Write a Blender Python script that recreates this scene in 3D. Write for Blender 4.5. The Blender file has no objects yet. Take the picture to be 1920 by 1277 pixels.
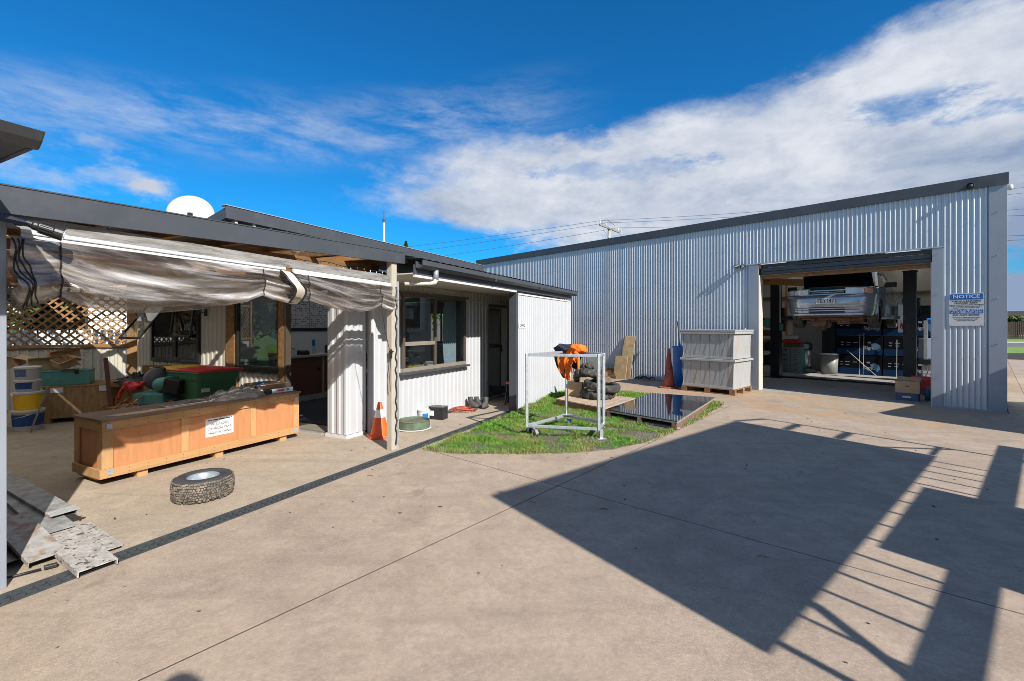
import bpy, math, random
import numpy as np
from mathutils import Vector, Matrix, Euler, noise as mnoise
random.seed(7); rng = np.random.default_rng(7)
SCN = bpy.context.scene; COL = SCN.collection
R = math.radians
# ------------------------------------------------------------------ camera
cd = bpy.data.cameras.new('camera'); cam = bpy.data.objects.new('camera', cd); COL.objects.link(cam)
cam.location = (0, 0, 1.5); cam.rotation_euler = (R(90), 0, 0)
cd.lens = 15.99; cd.sensor_width = 36; cd.shift_y = -0.0138; cd.clip_start = 0.05; cd.clip_end = 2000
SCN.camera = cam
# ------------------------------------------------------------------ sun and sky
SUN_A, SUN_E = 35.0, 34.5          # the sun stands behind the viewer's right shoulder
sd = bpy.data.lights.new('sun', 'SUN'); sun = bpy.data.objects.new('sun', sd); COL.objects.link(sun)
to_sun = Vector((math.sin(R(SUN_A)) * math.cos(R(SUN_E)), -math.cos(R(SUN_A)) * math.cos(R(SUN_E)), math.sin(R(SUN_E))))
sun.rotation_euler = to_sun.to_track_quat('Z', 'Y').to_euler(); sun.location = (20, -30, 30)
sd.energy = 5.0; sd.angle = R(0.55); sd.color = (1.0, 0.955, 0.89)
W = bpy.data.worlds.new('World'); SCN.world = W; W.use_nodes = True
wn = W.node_tree.nodes; wl = W.node_tree.links; wn.clear()
def wnode(t, **k):
    n = wn.new(t)
    for a, b in k.items(): setattr(n, a, b)
    return n
def wmath(op, a, b=None, c=None, clamp=False):
    n = wnode('ShaderNodeMath', operation=op); n.use_clamp = clamp
    for i, v in enumerate((a, b, c)):
        if v is None: continue
        if hasattr(v, 'links'): wl.new(v, n.inputs[i])
        else: n.inputs[i].default_value = v
    return n.outputs[0]
def wmap(v, a, b, c=0.0, d=1.0, smooth=True):
    n = wnode('ShaderNodeMapRange'); n.interpolation_type = 'SMOOTHSTEP' if smooth else 'LINEAR'
    wl.new(v, n.inputs[0])
    for i, q in enumerate((a, b, c, d)): n.inputs[i + 1].default_value = q
    return n.outputs[0]
def wnoise(vec, scale, detail=6, rough=.6, dist=0.0):
    n = wnode('ShaderNodeTexNoise'); n.inputs['Scale'].default_value = scale; n.inputs['Detail'].default_value = detail
    n.inputs['Roughness'].default_value = rough; n.inputs['Distortion'].default_value = dist
    wl.new(vec, n.inputs['Vector']); return n.outputs['Fac']
def wmix(f, a, b):
    n = wnode('ShaderNodeMix', data_type='RGBA')
    for i, v in ((0, f), (6, a), (7, b)):
        if hasattr(v, 'links'): wl.new(v, n.inputs[i])
        else: n.inputs[i].default_value = v
    return n.outputs[2]
sky = wnode('ShaderNodeTexSky', sky_type='NISHITA'); sky.sun_disc = False
sky.sun_elevation = R(SUN_E); sky.sun_rotation = R(180 - SUN_A); sky.air_density = 1.0; sky.dust_density = 0.3; sky.ozone_density = 2.5
tc = wnode('ShaderNodeTexCoord'); sep = wnode('ShaderNodeSeparateXYZ'); wl.new(tc.outputs['Generated'], sep.inputs[0])
X_, Y_, Z_ = sep.outputs
az = wmath('ARCTAN2', X_, Y_)                       # radians, 0 = straight ahead
el = wmath('ARCSINE', Z_)
comb = wnode('ShaderNodeCombineXYZ'); wl.new(az, comb.inputs[0]); wl.new(el, comb.inputs[1])
def skyvec(sx, sy, rot=0.0, off=0.0):
    m = wnode('ShaderNodeMapping'); wl.new(comb.outputs[0], m.inputs[0])
    m.inputs['Rotation'].default_value = (0, 0, rot); m.inputs['Scale'].default_value = (sx, sy, 1); m.inputs['Location'].default_value = (off, off * .7, 0)
    return m.outputs[0]
hsv = wnode('ShaderNodeHueSaturation'); hsv.inputs['Hue'].default_value = .497; hsv.inputs['Saturation'].default_value = 1.05; hsv.inputs['Value'].default_value = 1.0
wl.new(sky.outputs[0], hsv.inputs['Color'])
tint = wnode('ShaderNodeMix', data_type='RGBA', blend_type='MULTIPLY'); tint.inputs[0].default_value = 1; wl.new(hsv.outputs[0], tint.inputs[6]); tint.inputs[7].default_value = (.09, .71, 1.16, 1)   # a polariser-deep blue
# broad bank of cloud: its upper rim climbs to the right
right = wmap(az, -.55, .25)
rim = wmath('ADD', wmath('MULTIPLY', az, .085), .425)
above = wmath('SUBTRACT', el, rim)                  # >0 above the rim
top_f = wmap(above, -.17, .06, 1.0, 0.0)
low_l = wmap(wmath('ADD', el, wmath('MULTIPLY', az, .42)), .075, .24)           # clears towards the horizon on the left
n1 = wnoise(skyvec(1, 1.9, .30), 3.4, 12, .62, .10)
n2 = wnoise(skyvec(1.0, 2.2, .42, 3.1), 8.5, 12, .66, .15)
n3 = wnoise(skyvec(1, 2.2, .05, 8.2), 2.1, 4, .5)
body = wmath('MULTIPLY', wmath('MULTIPLY', top_f, low_l), wmap(az, -.75, .15, .62, 1.0))
dens = wmath('ADD', wmath('MULTIPLY', body, .92), wmath('MULTIPLY', wmath('SUBTRACT', n1, .5), 1.15))
dens = wmath('ADD', dens, wmath('MULTIPLY', wmath('SUBTRACT', n2, .5), .62))
def hole(a0, e0, ra, re, amt):
    da = wmath('DIVIDE', wmath('SUBTRACT', az, a0), ra); de = wmath('DIVIDE', wmath('SUBTRACT', el, e0), re)
    d = wmath('ADD', wmath('MULTIPLY', da, da), wmath('MULTIPLY', de, de))
    return wmath('MULTIPLY', wmath('MULTIPLY', wmap(wmath('ADD', d, wmath('MULTIPLY', wmath('SUBTRACT', n2, .5), 4.5)), 0.0, 1.5, 1.0, 0.0), 1.0), amt)
for h in ((.70, .352, .11, .030, -.50), (.80, .315, .06, .016, -.40), (.26, .318, .26, .030, -.42), (-.09, .17, .5, .06, -.25), (.9, .10, .22, .035, -.45),
          (.42, .34, .30, .10, .28), (.08, .33, .22, .07, .22), (-.20, .245, .26, .045, .34), (.85, .43, .25, .07, .34), (-.06, .37, .2, .05, .12)):
    dens = wmath('ADD', dens, hole(*h))
a1 = wmap(dens, .30, .88)
# thin streaky veil on the left
n4 = wnoise(skyvec(1.1, 4.2, -.22, 5.0), 5.0, 12, .66, .25)
bc = wmath('ADD', el, wmath('MULTIPLY', az, -.15)); band = wmath('MULTIPLY', wmap(bc, .345, .43), wmap(bc, .44, .53, 1, 0))
veil = wmath('MULTIPLY', wmath('MULTIPLY', band, wmap(n4, .34, .72)), wmap(az, -.15, .25, .50, 0))
puff = wmath('MULTIPLY', wmap(wnoise(skyvec(1.3, 2.2, .2, 1.4), 7.0, 6, .6), .42, .62), wmath('ADD', hole(-.76, .255, .11, .06, .55), hole(-.665, .222, .035, .028, .8)))
hz = wmath('MULTIPLY', wmap(el, .0, .13, .42, 0.0), wmap(n3, .3, .7))
alpha = wmath('MAXIMUM', wmath('MAXIMUM', a1, veil), wmath('MAXIMUM', puff, hz))
back = wmath('MULTIPLY', wmap(wmath('ABSOLUTE', az), 1.05, 1.6), wmap(n1, .34, .60))      # unseen cloud added at the sides and behind, to make the fill less blue
alpha = wmath('MAXIMUM', wmath('MULTIPLY', alpha, wmap(el, 1.1, .62, .25, 1.0)), wmath('MULTIPLY', back, wmap(el, 1.35, .9, .1, .45)))
# lit tops, greyer undersides to the right
shade = wmath('MULTIPLY', wmap(wmath('ADD', wmath('MULTIPLY', n1, .9), wmath('MULTIPLY', n2, .4)), .52, .82, 1.0, 0.0), .45)
grey = wmath('MULTIPLY', wmath('MULTIPLY', wmap(az, .45, .85), wmap(el, .34, .12)), .85)
n5 = wnoise(skyvec(1, 1.9, .2, 12.0), 5.5, 7, .6, .3)
cl = wmix(wmath('ADD', wmath('ADD', shade, grey), wmath('MULTIPLY', wmap(n5, .42, .7), .35), clamp=True), (6.2, 6.45, 6.95, 1), (2.2, 2.9, 4.2, 1))
final = wmix(alpha, tint.outputs[2], cl)
bg = wnode('ShaderNodeBackground'); bg.inputs['Strength'].default_value = .085
out = wnode('ShaderNodeOutputWorld'); wl.new(final, bg.inputs[0]); wl.new(bg.outputs[0], out.inputs[0])
SCN.view_settings.view_transform = 'Standard'; SCN.view_settings.look = 'None'; SCN.view_settings.gamma = 1
SCN.view_settings.exposure = 0.58; SCN.view_settings.use_curve_mapping = False
SCN.render.engine = 'CYCLES'; SCN.cycles.max_bounces = 10; SCN.cycles.transparent_max_bounces = 16; SCN.cycles.use_denoising = True; SCN.cycles.filter_width = .85; SCN.render.filter_size = .85
SCN.cycles.caustics_reflective = False; SCN.cycles.caustics_refractive = False
# ------------------------------------------------------------------ frames (building lines of the place)
AO = math.atan2(-.4502, .8929)      # workshop office: local x = towards the yard, local y = along the building
SCX, SCY = 8.5307, 7.8497; AS = math.atan2(-.725, .689)   # big shed: origin = its near corner, x along the wall, y = inwards
AF = math.atan2(.525, .851)         # boundary fence at the back of the lean-to
def OF(v, u, z=0): return (v * .8929 + u * .4502, -v * .4502 + u * .8929, z)
def SF(a, b, z=0): return (SCX + a * .689 + b * .725, SCY - a * .725 + b * .689, z)
# ------------------------------------------------------------------ materials
MATS = {}
def M(name, c, r=.6, m=0.0, v=.10, s=6, b=0.0, bs=80, c2=None, amt=.5, c2s=3, lo=.52, hi=.68, spec=.5, coat=0.0, stretch=None, obj=False, emis=None, spk=0):
    mt = bpy.data.materials.new(name); mt.use_nodes = True; t = mt.node_tree; N = t.nodes; L = t.links
    p = N['Principled BSDF']; p.inputs['Roughness'].default_value = r; p.inputs['Metallic'].default_value = m
    p.inputs['Specular IOR Level'].default_value = spec; p.inputs['Coat Weight'].default_value = coat
    if obj: g = N.new('ShaderNodeTexCoord').outputs['Object']
    else: g = N.new('ShaderNodeNewGeometry').outputs['Position']
    if stretch:
        mp = N.new('ShaderNodeMapping'); mp.inputs['Scale'].default_value = stretch; L.new(g, mp.inputs[0]); g = mp.outputs[0]
    def nz(sc, det=5, ro=.6):
        n = N.new('ShaderNodeTexNoise'); n.inputs['Scale'].default_value = sc; n.inputs['Detail'].default_value = det; n.inputs['Roughness'].default_value = ro
        L.new(g, n.inputs['Vector']); return n.outputs['Fac']
    def mr(x, a, b_, c_=0.0, d=1.0):
        n = N.new('ShaderNodeMapRange'); L.new(x, n.inputs[0])
        for i, q in enumerate((a, b_, c_, d)): n.inputs[i + 1].default_value = q
        return n.outputs[0]
    def mx(f, a, b_):
        n = N.new('ShaderNodeMix'); n.data_type = 'RGBA'
        for i, q in ((0, f), (6, a), (7, b_)):
            if hasattr(q, 'links'): L.new(q, n.inputs[i])
            else: n.inputs[i].default_value = q
        return n.outputs[2]
    lo_c = tuple(max(0, q * (1 - v)) for q in c) + (1,); hi_c = tuple(min(1, q * (1 + v)) for q in c) + (1,)
    cc = mx(mr(nz(s), .3, .7), lo_c, hi_c)
    if c2 is not None: cc = mx(mr(nz(c2s, 7, .65), lo, hi, 0, amt), cc, tuple(c2) + (1,))
    if spk: cc = mx(mr(nz(spk, 2, .5), .66, .72, 0, .7), cc, tuple(q * .35 for q in c) + (1,))
    L.new(cc, p.inputs['Base Color'])
    rr = mr(nz(s * 1.7), .3, .7, max(0, r - .08), min(1, r + .08)); L.new(rr, p.inputs['Roughness'])
    if b:
        bm = N.new('ShaderNodeBump'); bm.inputs['Strength'].default_value = b; bm.inputs['Distance'].default_value = .01
        L.new(nz(bs, 6, .65), bm.inputs['Height']); L.new(bm.outputs[0], p.inputs['Normal'])
    if emis: p.inputs['Emission Color'].default_value = tuple(emis[:3]) + (1,); p.inputs['Emission Strength'].default_value = emis[3]
    MATS[name] = mt; return mt
def glass(name, tint=(.75, .8, .8), refl=.08, rough=.0):
    mt = bpy.data.materials.new(name); mt.use_nodes = True; N = mt.node_tree.nodes; L = mt.node_tree.links; N.clear()
    o = N.new('ShaderNodeOutputMaterial'); mx = N.new('ShaderNodeMixShader'); tr = N.new('ShaderNodeBsdfTransparent'); gl = N.new('ShaderNodeBsdfGlossy')
    tr.inputs[0].default_value = tuple(tint) + (1,); gl.inputs['Roughness'].default_value = rough; gl.inputs[0].default_value = (.9, .95, 1, 1)
    fr = N.new('ShaderNodeLayerWeight'); fr.inputs[0].default_value = .5
    pw = N.new('ShaderNodeMath'); pw.operation = 'POWER'; pw.inputs[1].default_value = 4.0; L.new(fr.outputs['Facing'], pw.inputs[0])
    ad = N.new('ShaderNodeMath'); ad.operation = 'ADD'; ad.inputs[1].default_value = refl; ad.use_clamp = True; L.new(pw.outputs[0], ad.inputs[0])
    L.new(ad.outputs[0], mx.inputs[0]); L.new(tr.outputs[0], mx.inputs[1]); L.new(gl.outputs[0], mx.inputs[2]); L.new(mx.outputs[0], o.inputs[0])
    return mt
def concrete(name, base, warm, dark, rust=0.0, seed=0.0):
    mt = bpy.data.materials.new(name); mt.use_nodes = True; N = mt.node_tree.nodes; L = mt.node_tree.links; p = N['Principled BSDF']
    g0 = N.new('ShaderNodeNewGeometry').outputs['Position']
    mp = N.new('ShaderNodeMapping'); mp.inputs['Location'].default_value = (seed, seed * .6, 0); L.new(g0, mp.inputs[0]); g = mp.outputs[0]
    def nz(sc, det=6, ro=.6, dist=0):
        n = N.new('ShaderNodeTexNoise'); n.inputs['Scale'].default_value = sc; n.inputs['Detail'].default_value = det; n.inputs['Roughness'].default_value = ro; n.inputs['Distortion'].default_value = dist
        L.new(g, n.inputs['Vector']); return n.outputs['Fac']
    def mr(x, a, b, c=0.0, d=1.0):
        n = N.new('ShaderNodeMapRange'); L.new(x, n.inputs[0])
        for i, q in enumerate((a, b, c, d)): n.inputs[i + 1].default_value = q
        return n.outputs[0]
    def mx(f, a, b):
        n = N.new('ShaderNodeMix'); n.data_type = 'RGBA'
        for i, q in ((0, f), (6, a), (7, b)):
            if hasattr(q, 'links'): L.new(q, n.inputs[i])
            else: n.inputs[i].default_value = tuple(q) + (1,)
        return n.outputs[2]
    c = mx(mr(nz(.55, 5, .6, .6), .35, .65), base, warm)
    c = mx(mr(nz(1.1, 9, .70, .8), .46, .62, 0, .55), c, tuple(q * .66 for q in base))
    c = mx(mr(nz(2.7, 9, .72, .5), .50, .64, 0, .55), c, tuple(min(1, q * 1.32) for q in base))
    c = mx(mr(nz(6.0, 9, .75), .48, .62, 0, .42), c, tuple(q * .64 for q in base))
    c = mx(mr(nz(26, 6, .75), .42, .62, 0, .38), c, tuple(q * .60 for q in base))
    c = mx(mr(nz(60, 4, .7), .50, .62, 0, .40), c, tuple(min(1, q * 1.4) for q in base))
    c = mx(mr(nz(210, 2, .5), .45, .62, 0, .45), c, tuple(q * .50 for q in base))
    c = mx(mr(nz(2.3, 9, .70, 1.0), .655, .70, 0, .50), c, dark)
    c = mx(mr(nz(.8, 10, .74, 1.6), .585, .66, 0, .50), c, dark)
    c = mx(mr(nz(11, 3, .5, .2), .735, .75, 0, .7), c, (.07, .052, .042))
    mp2 = N.new('ShaderNodeMapping'); mp2.inputs['Rotation'].default_value = (0, 0, .75); mp2.inputs['Scale'].default_value = (.35, 5.0, 1); L.new(g0, mp2.inputs[0])
    n_ = N.new('ShaderNodeTexNoise'); n_.inputs['Scale'].default_value = 1.3; n_.inputs['Detail'].default_value = 8; n_.inputs['Distortion'].default_value = .5; L.new(mp2.outputs[0], n_.inputs['Vector'])
    c = mx(mr(n_.outputs['Fac'], .56, .72, 0, .35), c, tuple(q * .55 for q in base))
    if rust:
        c = mx(mr(nz(1.3, 6, .65, .5), .45, .66, 0, rust), c, (.46, .25, .10))
    L.new(c, p.inputs['Base Color']); L.new(mr(nz(3), .3, .7, .62, .85), p.inputs['Roughness']); p.inputs['Specular IOR Level'].default_value = .35
    bm = N.new('ShaderNodeBump'); bm.inputs['Strength'].default_value = .35; bm.inputs['Distance'].default_value = .006
    hh = N.new('ShaderNodeMath'); hh.operation = 'ADD'; L.new(nz(160, 4, .7), hh.inputs[0]); L.new(nz(30, 5, .6), hh.inputs[1])
    L.new(hh.outputs[0], bm.inputs['Height']); L.new(bm.outputs[0], p.inputs['Normal'])
    return mt
m_yard = concrete('yard_concrete', (.42, .328, .25), (.48, .372, .265), (.19, .155, .125))
m_lean = concrete('lean_to_concrete', (.43, .355, .275), (.49, .39, .275), (.22, .18, .14), 0, 9)
m_apron = concrete('apron_concrete', (.38, .31, .24), (.43, .33, .23), (.22, .17, .12), .6, 4)
m_shedfloor = concrete('shed_floor_concrete', (.34, .33, .31), (.38, .36, .33), (.16, .15, .14), 0, 2)
m_soil = M('soil', (.10, .075, .05), .95, v=.3, s=14, b=.8, bs=30, c2=(.16, .14, .115), c2s=3, lo=.4, hi=.6, amt=.8, spk=60)
m_grass = M('grass_blades', (.105, .25, .025), .5, v=.45, s=9, c2=(.27, .26, .075), c2s=2.6, lo=.45, hi=.62, amt=.85, spec=.3)
m_field = M('field_grass', (.14, .26, .04), .9, v=.25, s=2, b=.6, bs=10, c2=(.20, .24, .07), c2s=.4)
m_road = M('asphalt', (.13, .13, .135), .85, v=.1, s=4, b=.4, bs=60)
m_zinc = M('shed_steel', (.52, .555, .60), .38, m=.3, v=.05, s=1.5, b=.05, bs=3, c2=(.33, .35, .38), c2s=.9, amt=.25, spec=.5)
m_flash = M('shed_flashing', (.29, .32, .365), .45, m=.2, v=.06, s=2, b=.12, bs=3, c2=(.30, .31, .33), c2s=5, amt=.3)
m_char = M('charcoal_steel', (.062, .068, .080), .42, m=.1, v=.07, s=2, b=.03, bs=5, c2=(.12, .125, .13), c2s=3, amt=.3)
m_white = M('white_cladding', (.455, .465, .48), .5, v=.04, s=1.5, c2=(.38, .37, .35), c2s=1.6, lo=.55, hi=.8, amt=.4)
m_cream = M('cream_cladding', (.52, .50, .44), .5, v=.05, s=2, c2=(.40, .37, .31), c2s=2, lo=.5, hi=.75, amt=.5)
m_soffit = M('soffit', (.52, .49, .43), .7, v=.05, s=3)
m_bronze = M('bronze_joinery', (.145, .115, .09), .4, m=.4, v=.08, s=5)
m_bronzel = M('light_bronze_joinery', (.36, .31, .25), .4, m=.4, v=.08, s=5)
m_black = M('black_plastic', (.018, .018, .02), .45, v=.2, s=10, b=.1)
m_rubber = M('rubber', (.05, .05, .047), .75, v=.3, s=20, b=.5, bs=60, c2=(.17, .145, .115), c2s=8, lo=.42, hi=.62, amt=.8)
m_galv = M('galvanised_steel', (.50, .535, .56), .38, m=.55, v=.16, s=22, b=.06, bs=30, c2=(.33, .36, .38), c2s=35, amt=.6)
m_alu = M('aluminium', (.60, .61, .61), .35, m=.6, v=.1, s=8, b=.1, bs=20)
m_whitep = M('white_paint', (.56, .56, .56), .5, v=.05, s=4, c2=(.5, .48, .43), c2s=4, lo=.6, hi=.75, amt=.5)
m_grey_t = M('weathered_timber', (.25, .24, .225), .85, v=.30, s=4, b=.5, bs=14, stretch=(9, 1.1, 9), obj=True, c2=(.12, .11, .10), c2s=3.2, lo=.5, hi=.62, amt=.8)
m_brown_t = M('brown_timber', (.24, .125, .05), .7, v=.3, s=3, b=.3, bs=12, stretch=(7, 1.2, 7), obj=True, c2=(.13, .065, .03), c2s=2.5, amt=.7)
m_orange_t = M('orange_timber', (.46, .22, .07), .7, v=.25, s=3, b=.3, bs=12, stretch=(2, 8, 8), obj=True)
m_latt = M('lattice_timber', (.30, .165, .07), .75, v=.3, s=5, b=.2, bs=30, c2=(.17, .095, .045), c2s=2, amt=.6)
m_ply = M('plywood', (.47, .205, .085), .55, v=.14, s=3, b=.1, bs=20, stretch=(8, 8, 1.2), obj=True, c2=(.45, .215, .09), c2s=2.5, lo=.45, hi=.7, amt=.6)
m_pine = M('pine_batten', (.46, .265, .115), .65, v=.15, s=3, b=.15, bs=20, stretch=(6, 6, 1.5), obj=True, c2=(.44, .25, .11), c2s=3, amt=.6)
m_pineh = M('pine_rail', (.44, .25, .105), .65, v=.15, s=3, b=.15, bs=20, stretch=(6, 1.0, 9), obj=True, c2=(.40, .23, .11), c2s=3, amt=.7)
m_osb = M('rough_plywood', (.34, .215, .105), .8, v=.3, s=4, b=.3, bs=20, stretch=(6, 6, 1.2), obj=True, c2=(.16, .10, .055), c2s=3, amt=.8)
m_card = M('cardboard', (.46, .31, .185), .8, v=.1, s=4, b=.05, bs=40)
m_red = M('red_plastic', (.62, .03, .035), .38, v=.08, s=4)
m_yellow = M('yellow_plastic', (.80, .48, .02), .38, v=.08, s=4)
m_green = M('green_bin_plastic', (.05, .19, .085), .42, v=.12, s=3, b=.05, c2=(.07, .13, .08), c2s=4, amt=.4)
m_blue = M('blue_plastic', (.008, .15, .50), .4, v=.12, s=4, b=.03)
m_orange = M('orange_plastic', (.83, .115, .015), .45, v=.08, s=6)
m_oldcone = M('faded_orange_plastic', (.42, .075, .03), .6, v=.2, s=10, c2=(.16, .05, .035), c2s=6, lo=.42, hi=.62, amt=.8)
m_reflect = M('reflective_band', (.86, .86, .86), .3, v=.03)
m_teal = M('teal_steel', (.09, .30, .29), .5, m=.1, v=.15, s=6, c2=(.04, .13, .13), c2s=8, amt=.4)
m_navy = M('navy_carton', (.003, .004, .009), .7, spec=.15, v=.1, s=4)
m_bluecart = M('blue_carton', (.005, .032, .095), .7, spec=.15, v=.1, s=4)
m_dark = M('dark_steel', (.012, .014, .022), .35, m=.2, v=.2, s=8)
m_paper = M('white_paper', (.66, .66, .67), .7, v=.03)
m_ink = M('black_ink', (.03, .03, .035), .7, v=.1)
m_signblue = M('sign_blue', (.01, .12, .40), .4, v=.03)
m_silver = M('silver_car_paint', (.36, .395, .45), .26, m=.65, v=.03, s=2, coat=.6)
m_tankw = M('stained_grey_bin', (.34, .345, .34), .55, v=.06, s=3, b=.08, bs=10, stretch=(5, 5, .8), c2=(.36, .25, .13), c2s=1.7, lo=.54, hi=.74, amt=.75)
m_insul = M('building_paper', (.66, .61, .54), .75, v=.10, s=1.5, b=.6, bs=4)
m_tile = M('dark_carpet', (.035, .04, .05), .95, v=.2, s=20)
m_brownp = M('brown_cupboard', (.20, .085, .06), .45, v=.06, s=3)
m_innerwall = M('office_inner_wall', (.62, .61, .58), .8, v=.03)
m_glass = glass('window_glass', (.70, .75, .76), .07)
m_glassd = glass('dark_window_glass', (.25, .28, .30), .10)
m_fabn = M('navy_cloth', (.022, .030, .055), .9, v=.25, s=20, b=.3, bs=150)
m_fabo = M('orange_cloth', (.90, .17, .01), .8, v=.10, s=14, b=.25, bs=120)
m_blackgl = M('black_glass_sheet', (.008, .010, .016), .05, v=.1, s=3, spec=.9, coat=1.0, c2=(.05, .055, .06), c2s=3, lo=.6, hi=.75, amt=.25)
m_chrome = M('lamp_lens', (.62, .66, .70), .18, m=.1, v=.45, s=70, coat=1.0)
m_rust = M('rusty_steel', (.17, .10, .065), .8, v=.35, s=15, b=.4)
m_drain = M('drain_grating', (.045, .053, .058), .6, v=.2, s=20, b=.2, c2=(.11, .10, .085), c2s=9, amt=.5)
m_leaf = M('tree_foliage', (.045, .085, .02), .7, v=.4, s=3, spec=.3, c2=(.15, .13, .03), c2s=1.2, amt=.5)
m_concpole = M('concrete_pole', (.42, .41, .38), .8, v=.1, s=4)
m_wire = M('wire', (.06, .065, .075), .6)
m_rag = M('grey_rags', (.36, .33, .29), .9, v=.45, s=16, b=.4, bs=60)
m_paint = M('paint_spattered_plank', (.40, .37, .335), .7, v=.30, s=22, b=.6, bs=40, c2=(.075, .05, .04), c2s=26, lo=.575, hi=.60, amt=.9)
m_scuffed = M('scuffed_aluminium_plank', (.33, .335, .33), .5, m=.35, v=.35, s=14, b=.6, bs=22, c2=(.30, .20, .13), c2s=11, lo=.53, hi=.64, amt=.75)
m_rustplank = M('rust_stained_plate', (.40, .385, .36), .55, m=.15, v=.2, s=16, b=.4, bs=30, c2=(.27, .15, .085), c2s=13, lo=.47, hi=.60, amt=.8)
m_pvc = None
def make_pvc():
    mt = bpy.data.materials.new('clear_pvc'); mt.use_nodes = True; N = mt.node_tree.nodes; L = mt.node_tree.links; N.clear()
    o = N.new('ShaderNodeOutputMaterial'); mx = N.new('ShaderNodeMixShader'); tr = N.new('ShaderNodeBsdfTransparent'); p = N.new('ShaderNodeBsdfPrincipled')
    uv = N.new('ShaderNodeUVMap'); uv.uv_map = 'UVMap'; mp = N.new('ShaderNodeMapping'); mp.inputs['Scale'].default_value = (3.6, .55, 1); L.new(uv.outputs[0], mp.inputs[0])
    def nz(sc, det, dist=0.0, v=mp):
        n = N.new('ShaderNodeTexNoise'); n.inputs['Scale'].default_value = sc; n.inputs['Detail'].default_value = det; n.inputs['Distortion'].default_value = dist; n.inputs['Roughness'].default_value = .62
        L.new(v.outputs[0], n.inputs['Vector']); return n.outputs['Fac']
    cr = N.new('ShaderNodeValToRGB'); e = cr.color_ramp.elements; e[0].position = .30; e[0].color = (.07, .055, .045, 1); e[1].position = .66; e[1].color = (.66, .70, .78, 1)  # pale end of the ramp paints milky highlights into the plastic's colour
    for q, c in ((.46, (.13, .105, .085, 1)), (.52, (.27, .25, .24, 1)), (.575, (.44, .39, .35, 1))):
        x = cr.color_ramp.elements.new(q); x.color = c
    base = nz(1.25, 8, .5); L.new(base, cr.inputs[0]); L.new(cr.outputs[0], p.inputs['Base Color'])
    p.inputs['Roughness'].default_value = .24; p.inputs['Specular IOR Level'].default_value = 1.0; p.inputs['Coat Weight'].default_value = 1.0; p.inputs['Coat Roughness'].default_value = .14; p.inputs['Coat IOR'].default_value = 1.7
    mr = N.new('ShaderNodeMapRange'); L.new(base, mr.inputs[0]); mr.inputs[1].default_value = .36; mr.inputs[2].default_value = .66; mr.inputs[3].default_value = .24; mr.inputs[4].default_value = .84
    bm = N.new('ShaderNodeBump'); bm.inputs['Strength'].default_value = .45; bm.inputs['Distance'].default_value = .012; L.new(nz(3.2, 5, .9), bm.inputs['Height']); L.new(bm.outputs[0], p.inputs['Normal'])
    tr.inputs[0].default_value = (.80, .76, .72, 1)
    L.new(mr.outputs[0], mx.inputs[0]); L.new(tr.outputs[0], mx.inputs[1]); L.new(p.outputs[0], mx.inputs[2]); L.new(mx.outputs[0], o.inputs[0])
    return mt
m_pvc = make_pvc()
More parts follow.
